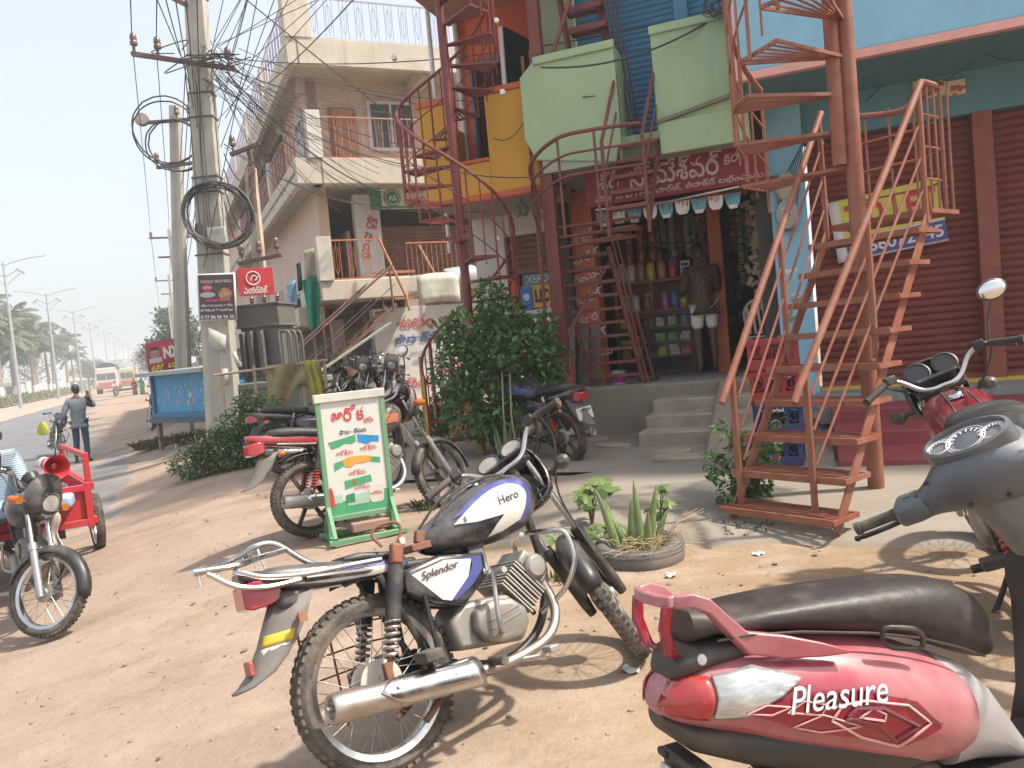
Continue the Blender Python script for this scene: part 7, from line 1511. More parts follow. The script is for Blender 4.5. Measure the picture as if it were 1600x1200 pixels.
# handlebar pod: swept left to right, oval speedometer on its top, switch blocks, grips, levers
def oring(y,xc,zc,rx,rz,tilt,n=24,p=2.5):
    out=[]
    for i in range(n):
        a=2*PI*i/n; ca=math.copysign(abs(math.cos(a))**(2/p),math.cos(a))*rx; sa=math.copysign(abs(math.sin(a))**(2/p),math.sin(a))*rz
        out.append(V((xc+ca*math.cos(tilt)-sa*math.sin(tilt),y,zc+ca*math.sin(tilt)+sa*math.cos(tilt))))
    return out
PODS=[(.245,.655,.972,.028,.028,.5),(.215,.655,.978,.036,.036,.5),(.17,.665,.995,.048,.044,.5),(.13,.68,1.02,.085,.065,.55),(.09,.69,1.04,.115,.088,.6),(.04,.695,1.05,.13,.102,.62),(0,.695,1.05,.134,.105,.62),(-.04,.695,1.05,.13,.102,.62),(-.09,.69,1.04,.115,.088,.6),(-.13,.68,1.02,.085,.065,.55),(-.17,.665,.995,.048,.044,.5),(-.215,.655,.978,.036,.036,.5),(-.245,.655,.972,.028,.028,.5)]
pod=MB().loft([oring(*a) for a in PODS]).xf(SM2).build('handlebar_pod',sgrey,t,angle=60,sub=1)
nn=V((-.62,0,.785)); e2=V((.785,0,.62)); c0=V((.633,0,1.114))
def ovl(a0,b0,h,n=36): return [c0+nn*h+V((0,1,0))*a0*math.cos(a)+e2*b0*math.sin(a) for a in [2*PI*i/n for i in range(n)]]
MB().loft([ovl(.125,.076,-.03),ovl(.122,.074,.020),ovl(.112,.066,.024),ovl(.108,.062,.012)],cap=False).xf(SM2).build('speedometer_rim',sgrey,pod,angle=50)
m=MB(); m.add(ovl(.109,.063,.011),[tuple(range(36))]); m.xf(SM2).build('dial_face',pm('dial_grey',(.16,.16,.165),.55,coat=.15,dirt=.2,dcol=(.3,.28,.26)),pod)
m=MB()
for cy,r_ in ((0,.055),(.075,.034),(-.075,.034)):
    for rr2 in (r_,r_*.86): m.tube([c0+nn*.0155+V((0,1,0))*(cy+rr2*math.cos(a))+e2*(rr2*math.sin(a)-.006) for a in [PI*2*i/28 for i in range(28)]],.0012,4,closed=True)
    for k in range(9): a=PI*k/8; m.bar(c0+nn*.0155+V((0,1,0))*(cy+r_*.84*math.cos(a))+e2*(r_*.84*math.sin(a)-.006),c0+nn*.0155+V((0,1,0))*(cy+r_*.62*math.cos(a))+e2*(r_*.62*math.sin(a)-.006),.004,.001,up=nn)
m.xf(SM2).build('dial_marks',pm('dial_white',(.75,.75,.73),.4),pod)
for s in (-1,1):
    m=MB(); m.loft([oring(s*y,xc,zc,rx,rz,.6,16,4) for y,xc,zc,rx,rz in ((.17,.65,.985,.036,.032),(.20,.645,.985,.045,.036),(.25,.64,.982,.045,.036),(.262,.64,.98,.036,.03))]); sb=m.xf(SM2).build('switch_block',sgrey,pod,bevel=.004,angle=40)
    m=MB()
    for k,(dy,dx,w_) in enumerate(((.185,.0,.022),(.222,.004,.026),(.222,-.022,.022))): m.box(V((.628+dx*.8,s*dy,1.005+dx)),(.012,w_,.018),Matrix.Rotation(-.75,3,'Y'))
    m.xf(SM2).build('switch',frameblk,sb,bevel=.003)
    m=MB(); m.tube([(.637,s*.262,.98),(.625,s*.29,.977),(.60,s*.375,.968)],[.019,.0165,.0165],14); m.tube([(.60,s*.372,.968),(.597,s*.388,.966)],.0195,14); m.xf(SM2).build('grip',rubber,pod)
    m=MB(); m.tube(cat([(.66,s*.25,.965),(.675,s*.29,.955),(.655,s*.36,.945),(.637,s*.41,.94)],6),[.008]*17+[.0065]*1+[.009],8); m.ell((.636,s*.413,.94),.0095,8,6); m.xf(SM2).build('brake_lever',frameblk,pod)
m=MB()
for yy,xx,zz in ((.14,.60,1.035),(-.14,.60,1.035),(.05,.605,.945),(-.05,.605,.945)): m.lathe([(0,.004),(.006,.004),(.008,.001),(0,0)],(xx,yy,zz),(-.75,0,.5),10)
m.xf(SM2).build('pod_screw',black,pod)
m=MB(); m.loft([oring(0+dy,.745,z,.05,.05,0,16) for dy,z in ((0,.9),)]+[oring(0,.745,.9,.05,.05,0,16)]); 
MB().tube([(.71,0,1.0),(.735,0,.93),(.79,0,.80)],[.10,.085,.055],16).xf(SM2).build('steering_neck',sgrey,t)
for s in (-1,1): m=MB(); m.tube(cat([(.67,s*.2,1.0),(.66,s*.23,1.1),(.65,s*.25,1.17)],4),.005,6); mo=m.xf(SM2).build('mirror_stem',black,pod) if s<0 else None

def _pull(o):
    for c in list(C.objects):
        if c.parent==o and not c.name.startswith(('rear_wheel','engine_case')):
            if c.type=='MESH':
                for v in c.data.vertices:
                    if v.co.x<-.05:
                        d=-.05-v.co.x; v.co.x=-.05-d*.90; v.co.z-=.055*d
            _pull(c)
_pull(SC)
# ---------------------------------------------------------------- the other two wheelers
redpaint=pm('bike_red',(.33,.025,.03),.25,coat=.6,dirt=.35,dcol=(.32,.18,.15)); bluedec=pm('bike_blue_stripe',(.05,.08,.33),.3); greyp=pm('bike_grey',(.07,.062,.06),.35,dirt=.6,dcol=(.30,.23,.18)); orangedec=pm('bike_orange_stripe',(.5,.14,.07),.3,dirt=.3)
def bike_at(label,rx,ry,fx,fy,st,lean=-.14,steer=.1,group='parked motorcycles',scale=None):
    a=grt(rx,ry);b=grt(fx,fy); h=math.atan2(b.y-a.y,b.x-a.x); return motorcycle('motorcycle',label,a,h,lean,steer,st,group,scale or (b-a).length/1.235)
bike_at('dusty red and grey motorcycle standing behind the milk advertisement board',492,838,700,788,dict(body=greyp,panel=redpaint,tail='sport',alloy=True,mirrors=1,decal=orangedec,guard=False),-.16,.25)
P=grt(893,722); motorcycle('motorcycle','black and blue motorcycle with a white number plate parked against the platform',P,rad(124),-.12,.25,dict(alloy=True,plate=True,decal=bluedec,mirrors=1),'parked motorcycles',.92)
P=at(1462,612,3.9); h=rad(72); r_=P-V((math.cos(h),math.sin(h),0))*1.0+V((.29,-.08,0)); motorcycle('motorcycle','dark red motorcycle with a black cowl and covered seat by the red steps',V((r_.x,r_.y,terr(r_.x,r_.y)-.02)),h,-.30,.1,dict(body=pm('dark_red_paint',(.17,.012,.016),.25,coat=.6,dirt=.3),cowl=plastblk,panel=redpaint,mirrors=1,sig=False,guard=False),'parked motorcycles',1.0)
m=MB(); m.loft([ringyz(*a,20,2.6) for a in ((-.2,.08,.86,.03),(-.15,.13,.88,.06),(.10,.14,.87,.07),(.30,.15,.87,.06),(.42,.12,.87,.05),(.47,.05,.87,.03))]); cv=m.build('seat_cover',pm('cover_black',(.02,.022,.022),.55,dirt=.2,bump=.5,bscale=9),None,angle=60); q=Quaternion((0,0,1),h)@Quaternion((1,0,0),-.30); cv.rotation_mode='QUATERNION'; cv.rotation_quaternion=q; cv.location=V((r_.x,r_.y,terr(r_.x,r_.y)+.0)); cv.scale=(1,)*3; tag(cv,'black cloth cover thrown over the seat of the motorcycle by the red steps','cover')
bike_at('black motorcycle half hidden behind the dusty red one near the tin sheets',452,742,585,712,dict(alloy=True,guard=False,mud=plastblk),-.15,.2,scale=.95)
for k,(x,y,Yh,st,lab) in enumerate(((540,632,-1.9,dict(mirrors=1,guard=False,decal=orangedec,sig=False),'first of three motorcycles below the brown outside stair, nearest the plinth'),(578,634,-1.75,dict(mirrors=0,guard=False,sig=False),'middle of three motorcycles below the brown outside stair'),(612,632,-1.6,dict(body=greyp,guard=False,sig=False),'last of three motorcycles below the brown outside stair, beside the painted wall'))):
    P=grt(x,y+10); motorcycle('motorcycle',lab,P-V((math.cos(Yh),math.sin(Yh),0))*.6,Yh,-.13,.3*(k-1),st,'parked motorcycles',.95)
P=grt(712,640); motorcycle('motorcycle','dark red motorcycle seen between the ochre stair rails and the painted wall',P,rad(75),-.13,.2,dict(body=redpaint,plate=True,mirrors=0,guard=False),'parked motorcycles',.95)
P=grt(243,668); motorcycle('motorcycle','black motorcycle parked at the roadside past the blue kiosk',P,rad(-70),-.12,.2,dict(guard=False),'parked motorcycles',.95)
P=gr(92,716,-.44); mb_=motorcycle('motorcycle','black motorcycle with a yellow bag on its handlebar at the road edge',P-V((math.cos(-1.0),math.sin(-1.0),0))*1.1,-1.0,-.14,.15,dict(mirrors=0,guard=True),'parked motorcycles',.97)
P=at(70,662,P.y); tag(MB().loft([[V((hw*math.cos(a),.05*math.sin(a),z)) for a in [2*PI*k/14 for k in range(14)]] for z,hw in ((0,.05),(-.08,.11),(-.22,.16),(-.30,.14),(-.32,.05))]).build('cloth_bag',pm('bag_yellow',(.42,.45,.05),.7,var=.15),None,loc=P+V((0,-.1,.05))),'yellow cloth bag hanging from the roadside motorcycle handlebar','bag')
# ---------------------------------------------------------------- cargo tricycle with megaphone
PF=gr(78,992,-.33); h=rad(-54); sc=.95; root=PF-V((math.cos(h),math.sin(h),0))*1.22*sc
TR=motorcycle('cargo_tricycle','motor tricycle with a red cargo box at the edge of the dirt',root,h,0,rad(46),dict(rear=False,seat=False,guard=False,mirrors=1),None,sc); TR['category']='tricycle'; t=TR
tred=pm('box_red',(.42,.025,.03),.45,var=.1,dirt=.25,dcol=(.4,.15,.12))
m=MB(); x0,x1,y0,y1,z0,z1=-2.35,-.62,-.56,.56,.44,.80
m.box(((x0+x1)/2,0,z0),(x1-x0,y1-y0,.04)); 
for (a,b,c,d) in ((x1,x1+.03,y0,y1),(x0-.03,x0,y0,y1),(x0,x1,y0-.03,y0),(x0,x1,y1,y1+.03)): m.box(((a+b)/2,(c+d)/2,(z0+z1)/2),(b-a,d-c,z1-z0))
bx_=m.build('cargo_box',tred,t,bevel=.004)
m=MB()
for y in (y0,y1): m.box((x1+.045,y,(z0+z1)/2),(.05,.06,z1-z0+.05))
for z in (z0+.02,z1-.02): m.box((x1+.045,0,z),(.045,y1-y0,.06))
m.box(((x0+x1)/2,y1+.045,z1-.02),(x1-x0,.04,.06)); m.box(((x0+x1)/2,y1+.045,z0+.02),(x1-x0,.04,.06)); m.box((x1,y1+.02,z1+.12),(.05,.05,.35)); m.box((x0,y1+.02,z1+.12),(.05,.05,.35)); m.box(((x0+x1)/2,y1+.02,z1+.27),(x1-x0,.04,.05)); m.build('box_frame',tred,bx_,bevel=.004)
m=MB(); m.box(((x0+x1)/2,0,z0-.06),(x1-x0,.7,.08)); m.bar((x1,-.12,z0-.1),(.3,-.1,.42),.05,.05); m.bar((x1,.12,z0-.1),(.3,.1,.42),.05,.05); m.tube([(-1.62,-.72,.29),(-1.62,.72,.29)],.025,8); m.bar((-1.62,-.3,.29),(-1.62,-.3,z0-.06),.06,.04); m.bar((-1.62,.3,.29),(-1.62,.3,z0-.06),.06,.04); m.build('chassis',frameblk,t)
for s in (-1,1): wheel(t,'rear_wheel',(-1.62,s*.74,.29),.29,.085,False,None)
MB().loft([ringyz(*a,18,3) for a in ((-.30,.12,.78,.04),(-.1,.14,.78,.05),(.2,.12,.78,.05),(.34,.07,.79,.04))]).build('saddle',seatm,t,angle=60)
m=MB(); m.tube([(.30,0,.70),(-.1,0,.62),(-.5,0,.5)],.03,8); m.box((-.05,0,.66),(.3,.16,.1)); m.build('rear_frame',frameblk,t)
m=MB()
for k in range(7): m.box((-1.4+.2*k,.1*math.sin(k*2),z1-.08+.03*math.cos(k)),(.35,.7,.12),Matrix.Rotation(.3*math.sin(k),3,'Z'))
m.build('cargo_sheet',pm('sheet_blue',(.30,.40,.55),.7,var=.25),t,bevel=.03)
mg=at(80,727,PF.y+.75); d=(at(110,732,PF.y+.4)-at(70,718,PF.y+.75)).normalized(); t2=thing('megaphone','red and white megaphone horn mounted over the tricycle handlebar','megaphone',mg)
MB().lathe([(.035,-.16),(.04,-.15),(.045,-.02),(.06,.05),(.085,.11),(.092,.12),(.086,.115),(.055,.05),(.03,.0),(0,0)],(0,0,0),d,22).build('horn',pm('megaphone_red',(.5,.03,.04),.4),t2); MB().lathe([(.046,-.03),(.0475,-.03),(.062,.045),(.060,.046)],(0,0,0),d,22).build('white_band',pm('megaphone_white',(.66,.64,.62),.4),t2); MB().lathe([(0,-.165),(.045,-.16),(.047,-.10),(0,-.1)],(0,0,0),d,18).build('driver_unit',pm('megaphone_white',(.66,.64,.62)),t2); MB().tube([(0,0,-.04),(-.02,0,-.16),(.0,0,-.3)],.012,6).build('bracket',steelm,t2); MB().lathe([(0,.07),(.022,.065),(.025,.03),(0,.03)],(0,0,0),d,14).build('centre_bulb',redlens,t2)
P=at(62,852,PF.y); 
tag(MB().sheet(lambda a,b: at(72,800,PF.y+.35)+V((.1*a-.03+.02*math.sin(9*b),.02*math.sin(7*a+3*b),-.30*b)),8,8).build('cloth_rag',pm('pale_rag',(.45,.40,.35),.9,var=.2),solid=.01),'pale rag tied below the tricycle headlamp','rag')
# ---------------------------------------------------------------- road traffic far away
glassd=pm('windscreen',(.10,.12,.13),.1,spec=.8); 
def lorry(label,P,rz,cab,load,hh,name='lorry'):
    t=thing(name,label,'lorry',P,rz,'lorries on the road')
    m=MB(); m.loft([[V((x,y,z)) for y,z in ((-1.15,.6),(1.15,.6),(1.2,1.5),(1.1,2.7),(-1.1,2.7),(-1.2,1.5))] for x in (2.2,3.7,3.9)]); cb=m.build('cab',cab,t,bevel=.06)
    MB().box((3.86,0,2.05),(.12,1.95,.75)).build('windscreen',glassd,cb,bevel=.03); MB().box((3.9,0,2.05),(.08,.06,.8)).build('screen_pillar',cab,cb)
    m=MB(); m.box((3.95,0,.85),(.2,2.3,.4)); m.box((3.93,0,1.25),(.1,1.7,.3)); m.build('bumper',pm('lorry_orange',(.42,.15,.10),.5,var=.3,scale=8),cb,bevel=.03)
    for s in (-1,1): MB().lathe([(0,.05),(.12,.04),(.13,0),(0,0)],(3.95,s*.85,1.15),(1,0,0),14).build('headlamp',lensglass,cb)
    MB().box((3.2,0,2.9),(1.1,2.1,.35)).build('crown_board',pm('crown_white',(.55,.55,.53),.5),cb,bevel=.05)
    m=MB(); m.box((-.6,0,1.9),(5.4,2.4,1.9)); m.build('cargo_body',load,t,bevel=.05); MB().loft([[V((x,1.2*math.cos(a),2.8+hh*math.sin(a))) for a in [PI*k/10 for k in range(11)]]+[V((x,-1.2,2.8)),V((x,1.2,2.8))][::1] for x in (-3.2,2.0)]).build('tarpaulin',pm('tarp_dark',(.07,.075,.085),.7),t)
    for x in (3.0,-1.4,-2.5):
        for s in (-1,1): MB().lathe([(0,-.13),(.46,-.13),(.5,-.08),(.5,.08),(.46,.13),(0,.13)],(x,s*1.0,.5),(0,1,0),20).build('wheel',rubber,t)
    MB().box((0,0,.75),(6.4,.9,.25)).build('chassis',frameblk,t); t.scale=(1.15,)*3
hr=math.atan2(-RD.y,-RD.x)
lorry('lorry with a white crown and orange bumper coming down the road',qs(-6.8,122,-.42),hr,pm('cab_white',(.55,.50,.46),.5),pm('cargo_grey',(.3,.28,.25),.6),.9)
lorry('yellow topped lorry following behind the white fronted one',qs(-5.2,140,-.42),hr,pm('cab_yellow',(.5,.36,.08),.5),pm('cargo_brown',(.32,.2,.12),.6),.3)
def car(label,P,rz,paint):
    t=thing('car',label,'car',P,rz,'cars on the road')
    bd=MB().loft([ringyz(x,hw,(z0+z1)/2,(z1-z0)/2,20,4) for x,hw,z0,z1 in ((-2.0,.6,.4,.8),(-1.9,.8,.25,.95),(-.6,.84,.22,.98),(.9,.84,.22,.95),(1.7,.78,.25,.82),(1.95,.6,.35,.7))]).build('body',paint,t,angle=50)
    MB().loft([ringyz(x,hw,(z0+z1)/2,(z1-z0)/2,20,3.5) for x,hw,z0,z1 in ((-1.5,.6,.9,1.05),(-1.1,.68,.9,1.42),(.1,.68,.9,1.46),(.95,.62,.88,1.0))]).build('cabin_glass',glassd,t,angle=50)
    MB().loft([ringyz(x,hw,z,.05,16,3) for x,hw,z in ((-1.15,.6,1.42),(-.6,.66,1.46),(.1,.62,1.46))]).build('roof',paint,t)
    for x in (-1.25,1.2):
        for s in (-1,1): MB().lathe([(0,-.1),(.27,-.1),(.31,-.06),(.31,.06),(.27,.1),(0,.1)],(x,s*.74,.31),(0,1,0),18).build('wheel',rubber,t)
    for s in (-1,1): MB().ell((1.86,s*.6,.68),(.1,.14,.08)).build('headlamp',lensglass,t)
car('silver car driving behind the lorries',qs(-3.9,150,-.42),hr,pm('car_silver',(.45,.46,.47),.3,coat=.6)); car('dark car parked on the shop side far up the road',qs(-1.2,120,-.42),hr,pm('car_dark',(.08,.09,.10),.3,coat=.6)); car('white car parked behind the dark one far up the road',qs(-1.0,133,-.42),hr,pm('car_white',(.6,.6,.6),.3,coat=.6))
rd_=motorcycle('motorcycle','red motorcycle ridden toward the viewer in front of the lorry',qs(-4.5,91,-.43),hr,0,0,dict(body=redpaint,panel=redpaint,guard=False),'moving motorcycles',1.0)
# ---------------------------------------------------------------- people: one skinned body each, clothes and hair as parts
def skin(name,verts,edges,root,mat,parent,sub=1):
    me=bpy.data.meshes.new(name); bm=bmesh.new(); L=bm.verts.layers.skin.verify(); ix={}
    for k,(p,r) in verts.items():
        v=bm.verts.new(p); v[L].radius=(r,r) if not isinstance(r,tuple) else r; ix[k]=v
    ix[root][L].use_root=True
    for a,b in edges: bm.edges.new((ix[a],ix[b]))
    bm.to_mesh(me); bm.free(); me.materials.append(mat); o=bpy.data.objects.new(name,me); C.objects.link(o); o.parent=parent
    s=o.modifiers.new('skin','SKIN'); s.use_smooth_shade=True; u=o.modifiers.new('sub','SUBSURF'); u.levels=sub; u.render_levels=sub; return o
skinm=pm('skin_brown',(.11,.052,.03),.55,var=.1); hairm=pm('hair_black',(.012,.010,.010),.5)
BASE=dict(pelvis=((0,0,.95),(.105,.14)),spine=((0,0,1.12),(.10,.13)),chest=((-.01,0,1.32),(.115,.15)),neck=((0,0,1.49),.055),head=((.02,0,1.58),.06),hipL=((0,.09,.90),.085),hipR=((0,-.09,.90),.085),kneeL=((.02,.10,.50),.058),kneeR=((.02,-.10,.50),.058),ankL=((-.01,.10,.10),.038),ankR=((-.01,-.10,.10),.038),toeL=((.13,.12,.03),.032),toeR=((.13,-.12,.03),.032),shL=((-.01,.17,1.41),.06),shR=((-.01,-.17,1.41),.06),elL=((-.04,.24,1.13),.042),elR=((-.04,-.24,1.13),.042),wrL=((.06,.25,.90),.030),wrR=((.06,-.25,.90),.030))
BE=[('pelvis','spine'),('spine','chest'),('chest','neck'),('neck','head'),('pelvis','hipL'),('pelvis','hipR'),('hipL','kneeL'),('hipR','kneeR'),('kneeL','ankL'),('kneeR','ankR'),('ankL','toeL'),('ankR','toeR'),('chest','shL'),('chest','shR'),('shL','elL'),('shR','elR'),('elL','wrL'),('elR','wrR')]
def person(label,P,rz,pose=None,shirt=None,trou=None,shirt_full=True,shorts=False,hair=True,shoes=True,group=None,fingers=True,scale=1.0,skirt=None,headtilt=(0,0,0)):
    t=thing('person',label,'person',P,rz,group); t.scale=(scale,)*3
    J={k:(V(p),r) for k,(p,r) in BASE.items()}
    for k,p in (pose or {}).items(): J[k]=(V(p),J[k][1])
    v=dict(J); e=list(BE)
    for s in 'LR':
        d=(J['wr'+s][0]-J['el'+s][0]).normalized(); sd=d.cross(V((1,0,0.3))).normalized(); nn=d.cross(sd); w=J['wr'+s][0]
        v['pa'+s]=(w+d*.075,(.022,.036)); e.append(('wr'+s,'pa'+s))
        if fingers:
            for k,(o,l) in enumerate(((-.027,.062),(-.009,.072),(.009,.068),(.026,.055))):
                a=w+d*.10+sd*o; v['f%d'%k+s]=(a,.0095); v['g%d'%k+s]=(a+d*l*.5+nn*.01,.0085); v['h%d'%k+s]=(a+d*l*.85+nn*.03,.007); e+= [('pa'+s,'f%d'%k+s),('f%d'%k+s,'g%d'%k+s),('g%d'%k+s,'h%d'%k+s)]
            v['t1'+s]=(w+d*.05+sd*.045+nn*.01,.011); v['t2'+s]=(w+d*.09+sd*.06+nn*.025,.009); e+=[('pa'+s,'t1'+s),('t1'+s,'t2'+s)]
    body=skin('body',v,e,'pelvis',skinm,t)
    H=J['head'][0]; hc=H+V((.015,0,.09)); RM=Matrix.Rotation(headtilt[2],3,'Z')@Matrix.Rotation(headtilt[1],3,'Y')@Matrix.Rotation(headtilt[0],3,'X')
    m=MB(); m.ell((0,0,0),(.092,.075,.115),18,12); m.ell((.035,0,-.065),(.055,.05,.05),14,8); m.loft([[V((.085,-.006,.02)),V((.085,.006,.02)),V((.09,0,.03))],[V((.108,-.014,-.025)),V((.108,.014,-.025)),V((.112,0,-.01))]])
    for s in (-1,1): m.ell((-.005,s*.077,-.005),(.024,.010,.034),10,6)
    m.v=[hc+RM@p for p in m.v]; hd=m.build('head',skinm,t,angle=70)
    m=MB()
    for s in (-1,1): m.ell(hc+RM@V((.082,s*.03,.012)),(.010,.015,.008),10,6)
    m.build('eyes',pm('eye_dark',(.03,.02,.02),.3),hd); m=MB(); m.ell(hc+RM@V((.088,0,-.062)),(.008,.026,.009),10,6); m.build('lips',pm('lip_brown',(.16,.06,.05),.5),hd)
    if hair:
        m=MB(); rnd=random.Random(5)
        rings=[]
        for i in range(8):
            th=PI/2-(PI*.60)*i/7; rings.append([hc+RM@V(((.100*math.cos(th) if math.cos(a)<.1 else .092*max(.05,math.cos(max(th,.35))))*math.cos(a)-.008,.083*math.cos(th)*math.sin(a) if th>-.6 else .08*math.cos(th)*math.sin(a),.122*math.sin(th if math.cos(a)<.25 else max(th,.42)))) for a in [2*PI*k/20 for k in range(20)]])
        m.loft(rings); m.build('hair',hairm,t,angle=70)
    if shirt:
        K=lambda n,dr: (J[n][0],tuple(q+dr for q in J[n][1]) if isinstance(J[n][1],tuple) else J[n][1]+dr)
        hv=dict(hem=(J['pelvis'][0]-V((0,0,.13)),(.15,.19)),pelvis=K('pelvis',.034),spine=K('spine',.032),chest=K('chest',.028),col=(J['neck'][0]-V((0,0,.035)),.066),shL=K('shL',.03),shR=K('shR',.03))
        ee=[('hem','pelvis'),('pelvis','spine'),('spine','chest'),('chest','col'),('chest','shL'),('chest','shR')]
        for s in 'LR':
            if shirt_full: hv['el'+s]=K('el'+s,.026); hv['cu'+s]=(J['wr'+s][0].lerp(J['el'+s][0],.12),.048); ee+=[('sh'+s,'el'+s),('el'+s,'cu'+s)]
            else: hv['cu'+s]=(J['sh'+s][0].lerp(J['el'+s][0],.75),.062); ee+=[('sh'+s,'cu'+s)]
        skin('shirt',hv,ee,'pelvis',shirt,t)
    if trou:
        tv=dict(pelvis=(J['pelvis'][0]+V((0,0,.04)),(.118,.152)),hipL=(J['hipL'][0],.10),hipR=(J['hipR'][0],.10)); ee=[('pelvis','hipL'),('pelvis','hipR')]
        for s in 'LR':
            if shorts: tv['kn'+s]=(J['hip'+s][0].lerp(J['knee'+s][0],.80),.088); ee.append(('hip'+s,'kn'+s))
            else: tv['kn'+s]=(J['knee'+s][0],.075); tv['an'+s]=(J['ank'+s][0]+V((0,0,.02)),.062); ee+=[('hip'+s,'kn'+s),('kn'+s,'an'+s)]
        skin('shorts' if shorts else 'trousers',tv,ee,'pelvis',trou,t)
    if skirt:
        z0=.04; rings=[[V((r*1.0*math.cos(a)*(1+.05*math.sin(7*a)),r*1.1*math.sin(a)*(1+.05*math.sin(7*a)),z)) for a in [2*PI*k/28 for k in range(28)]] for z,r in ((z0,.23),(.5,.19),(.95,.155),(1.15,.135),(1.40,.15),(1.46,.09))]
        MB().loft(rings,cap=False).build('saree',skirt,t,angle=70); MB().sheet(lambda a,b: V((-.16-.02*math.sin(5*a),-.12+.26*a+.03*math.sin(8*b),1.44-.75*b)),6,10).build('saree_end',skirt,t,solid=.01)
    if shoes:
        for s in 'LR': a=J['ank'+s][0];b=J['toe'+s][0]; m=MB(); m.loft([[c+V((dx,dy,dz)) for dx,dy,dz in ((0,-w_,-.0),(0,w_,0),(0,w_*.8,h_),(0,-w_*.8,h_))] for c,w_,h_ in ((V((a.x-.06,a.y,.0)),.035,.06),(V((a.x+.02,a.y,0)),.042,.08),(V((b.x-.02,b.y,0)),.05,.05),(V((b.x+.04,b.y,0)),.03,.03))]); m.build('shoe',pm('shoe_dark',(.05,.04,.04),.6),t,bevel=.01)
    return t
# man on the road edge, seen from behind, phone held to his raised hand
P=gr(131,722,-.44)
toV=math.atan2(P.y,P.x)
person('man in grey shirt and jeans at the road edge with a phone raised',P,toV-.25,dict(elR=(.20,-.30,1.24),wrR=(.22,-.22,1.46),elL=(-.08,.27,1.14),wrL=(-.02,.36,.93),ankL=(-.02,.13,.10),toeL=(.11,.17,.03),ankR=(-.04,-.11,.10),toeR=(.09,-.14,.03)),pm('shirt_grey',(.16,.185,.21),.8,var=.2,scale=12,bump=.3,bscale=8),pm('jeans_navy',(.035,.05,.10),.85,var=.25,scale=9),headtilt=(0,0,-.3),scale=.985)
w=V((.22,-.22,1.46)); Rz=Matrix.Rotation(toV-.25,3,'Z'); t=thing('phone','orange backed phone held up by the man at the road edge','phone',P+Rz@V((.255,-.215,1.515))); t.rotation_euler=(0,.2,toV); MB().box((0,0,0),(.012,.075,.15)).build('case',pm('phone_orange',(.5,.2,.05),.4),t,bevel=.005); MB().box((.007,0,0),(.003,.066,.135)).build('screen',black,t)
# shop customer seen from behind
m_=mat_wave('striped_brown',(.05,.02,.012),(.115,.055,.032),11,'X')
P=fpw(1108,590,10.15); P.z=.712
person('barefoot man in brown shirt and white shorts leaning at the shop counter',P,math.atan2(P.y,P.x)+.25,dict(chest=(.05,0,1.31),spine=(.02,0,1.12),neck=(.07,0,1.47),head=(.10,0,1.555),shL=(.04,.17,1.38),shR=(.04,-.17,1.38),elL=(.10,.235,1.12),elR=(.10,-.235,1.12),wrL=(.33,.19,1.10),wrR=(.33,-.19,1.10)),m_,pm('shorts_white',(.72,.72,.70),.8,var=.12),True,True,shoes=False,headtilt=(0,.1,.15),scale=.95)
# tricycle driver
sc_=pm('scarf_blue',(.30,.42,.50),.8); mat_wave('scarf_check',(.45,.47,.47),(.06,.17,.28),16,'Z')
RZ=Matrix.Rotation(rad(-54),4,'Z'); DP=root+ (RZ@V((-.46,.04,0)))*.95-V((.22,0,.07)); 
dr=person('tricycle driver wrapped in a blue and white striped cloth at the picture edge',DP,rad(-54),dict(pelvis=(0,0,.90),spine=(.02,0,1.06),chest=(.06,0,1.26),neck=(.09,0,1.43),head=(.12,0,1.52),hipL=(.05,.10,.88),hipR=(.05,-.10,.88),kneeL=(.42,.17,.74),kneeR=(.42,-.17,.74),ankL=(.36,.18,.36),ankR=(.36,-.18,.36),toeL=(.50,.19,.30),toeR=(.50,-.19,.30),shL=(.05,.18,1.36),shR=(.05,-.18,1.36),elL=(.30,.22,1.12),elR=(.30,-.24,1.12),wrL=(.58,.26,1.06),wrR=(.58,-.30,1.06)),MATS['scarf_check'],pm('driver_trousers',(.12,.12,.13),.8),shoes=False,scale=.86)
MB().sheet(lambda a,b: V((.12+.10*math.cos(2.6*a-1.3)*(1-.3*b),.20*math.sin(2.6*a-1.3),1.44-.62*b)),10,12).build('striped_cloth',MATS['scarf_check'],dr,solid=.015)
# rider on the far red motorcycle and two women walking
P=qs(-4.5,91,-.43)+(-RD)*.3
person('rider in a pale shirt on the far red motorcycle',P,hr,dict(pelvis=(0,0,.92),spine=(.03,0,1.08),chest=(.06,0,1.28),neck=(.08,0,1.44),head=(.1,0,1.53),hipL=(.05,.1,.9),hipR=(.05,-.1,.9),kneeL=(.4,.2,.72),kneeR=(.4,-.2,.72),ankL=(.25,.2,.34),ankR=(.25,-.2,.34),toeL=(.4,.2,.28),toeR=(.4,-.2,.28),shL=(.06,.18,1.37),shR=(.06,-.18,1.37),elL=(.28,.27,1.15),elR=(.28,-.27,1.15),wrL=(.5,.3,1.1),wrR=(.5,-.3,1.1)),pm('shirt_pale',(.45,.40,.38),.8),pm('rider_trousers',(.1,.1,.12),.8),fingers=False,shoes=False)
person('woman in a bright green saree walking up the roadside',qs(-1.9,84,-.42),math.atan2(RD.y,RD.x),None,pm('blouse_green',(.05,.3,.08),.8),None,False,skirt=pm('saree_green',(.05,.42,.10),.7,var=.15),fingers=False,shoes=False)
person('woman in a red saree walking beside the one in green',qs(-2.6,86,-.42),math.atan2(RD.y,RD.x),None,pm('blouse_red',(.3,.05,.05),.8),None,False,skirt=pm('saree_red',(.38,.07,.06),.7,var=.15),fingers=False,shoes=False)
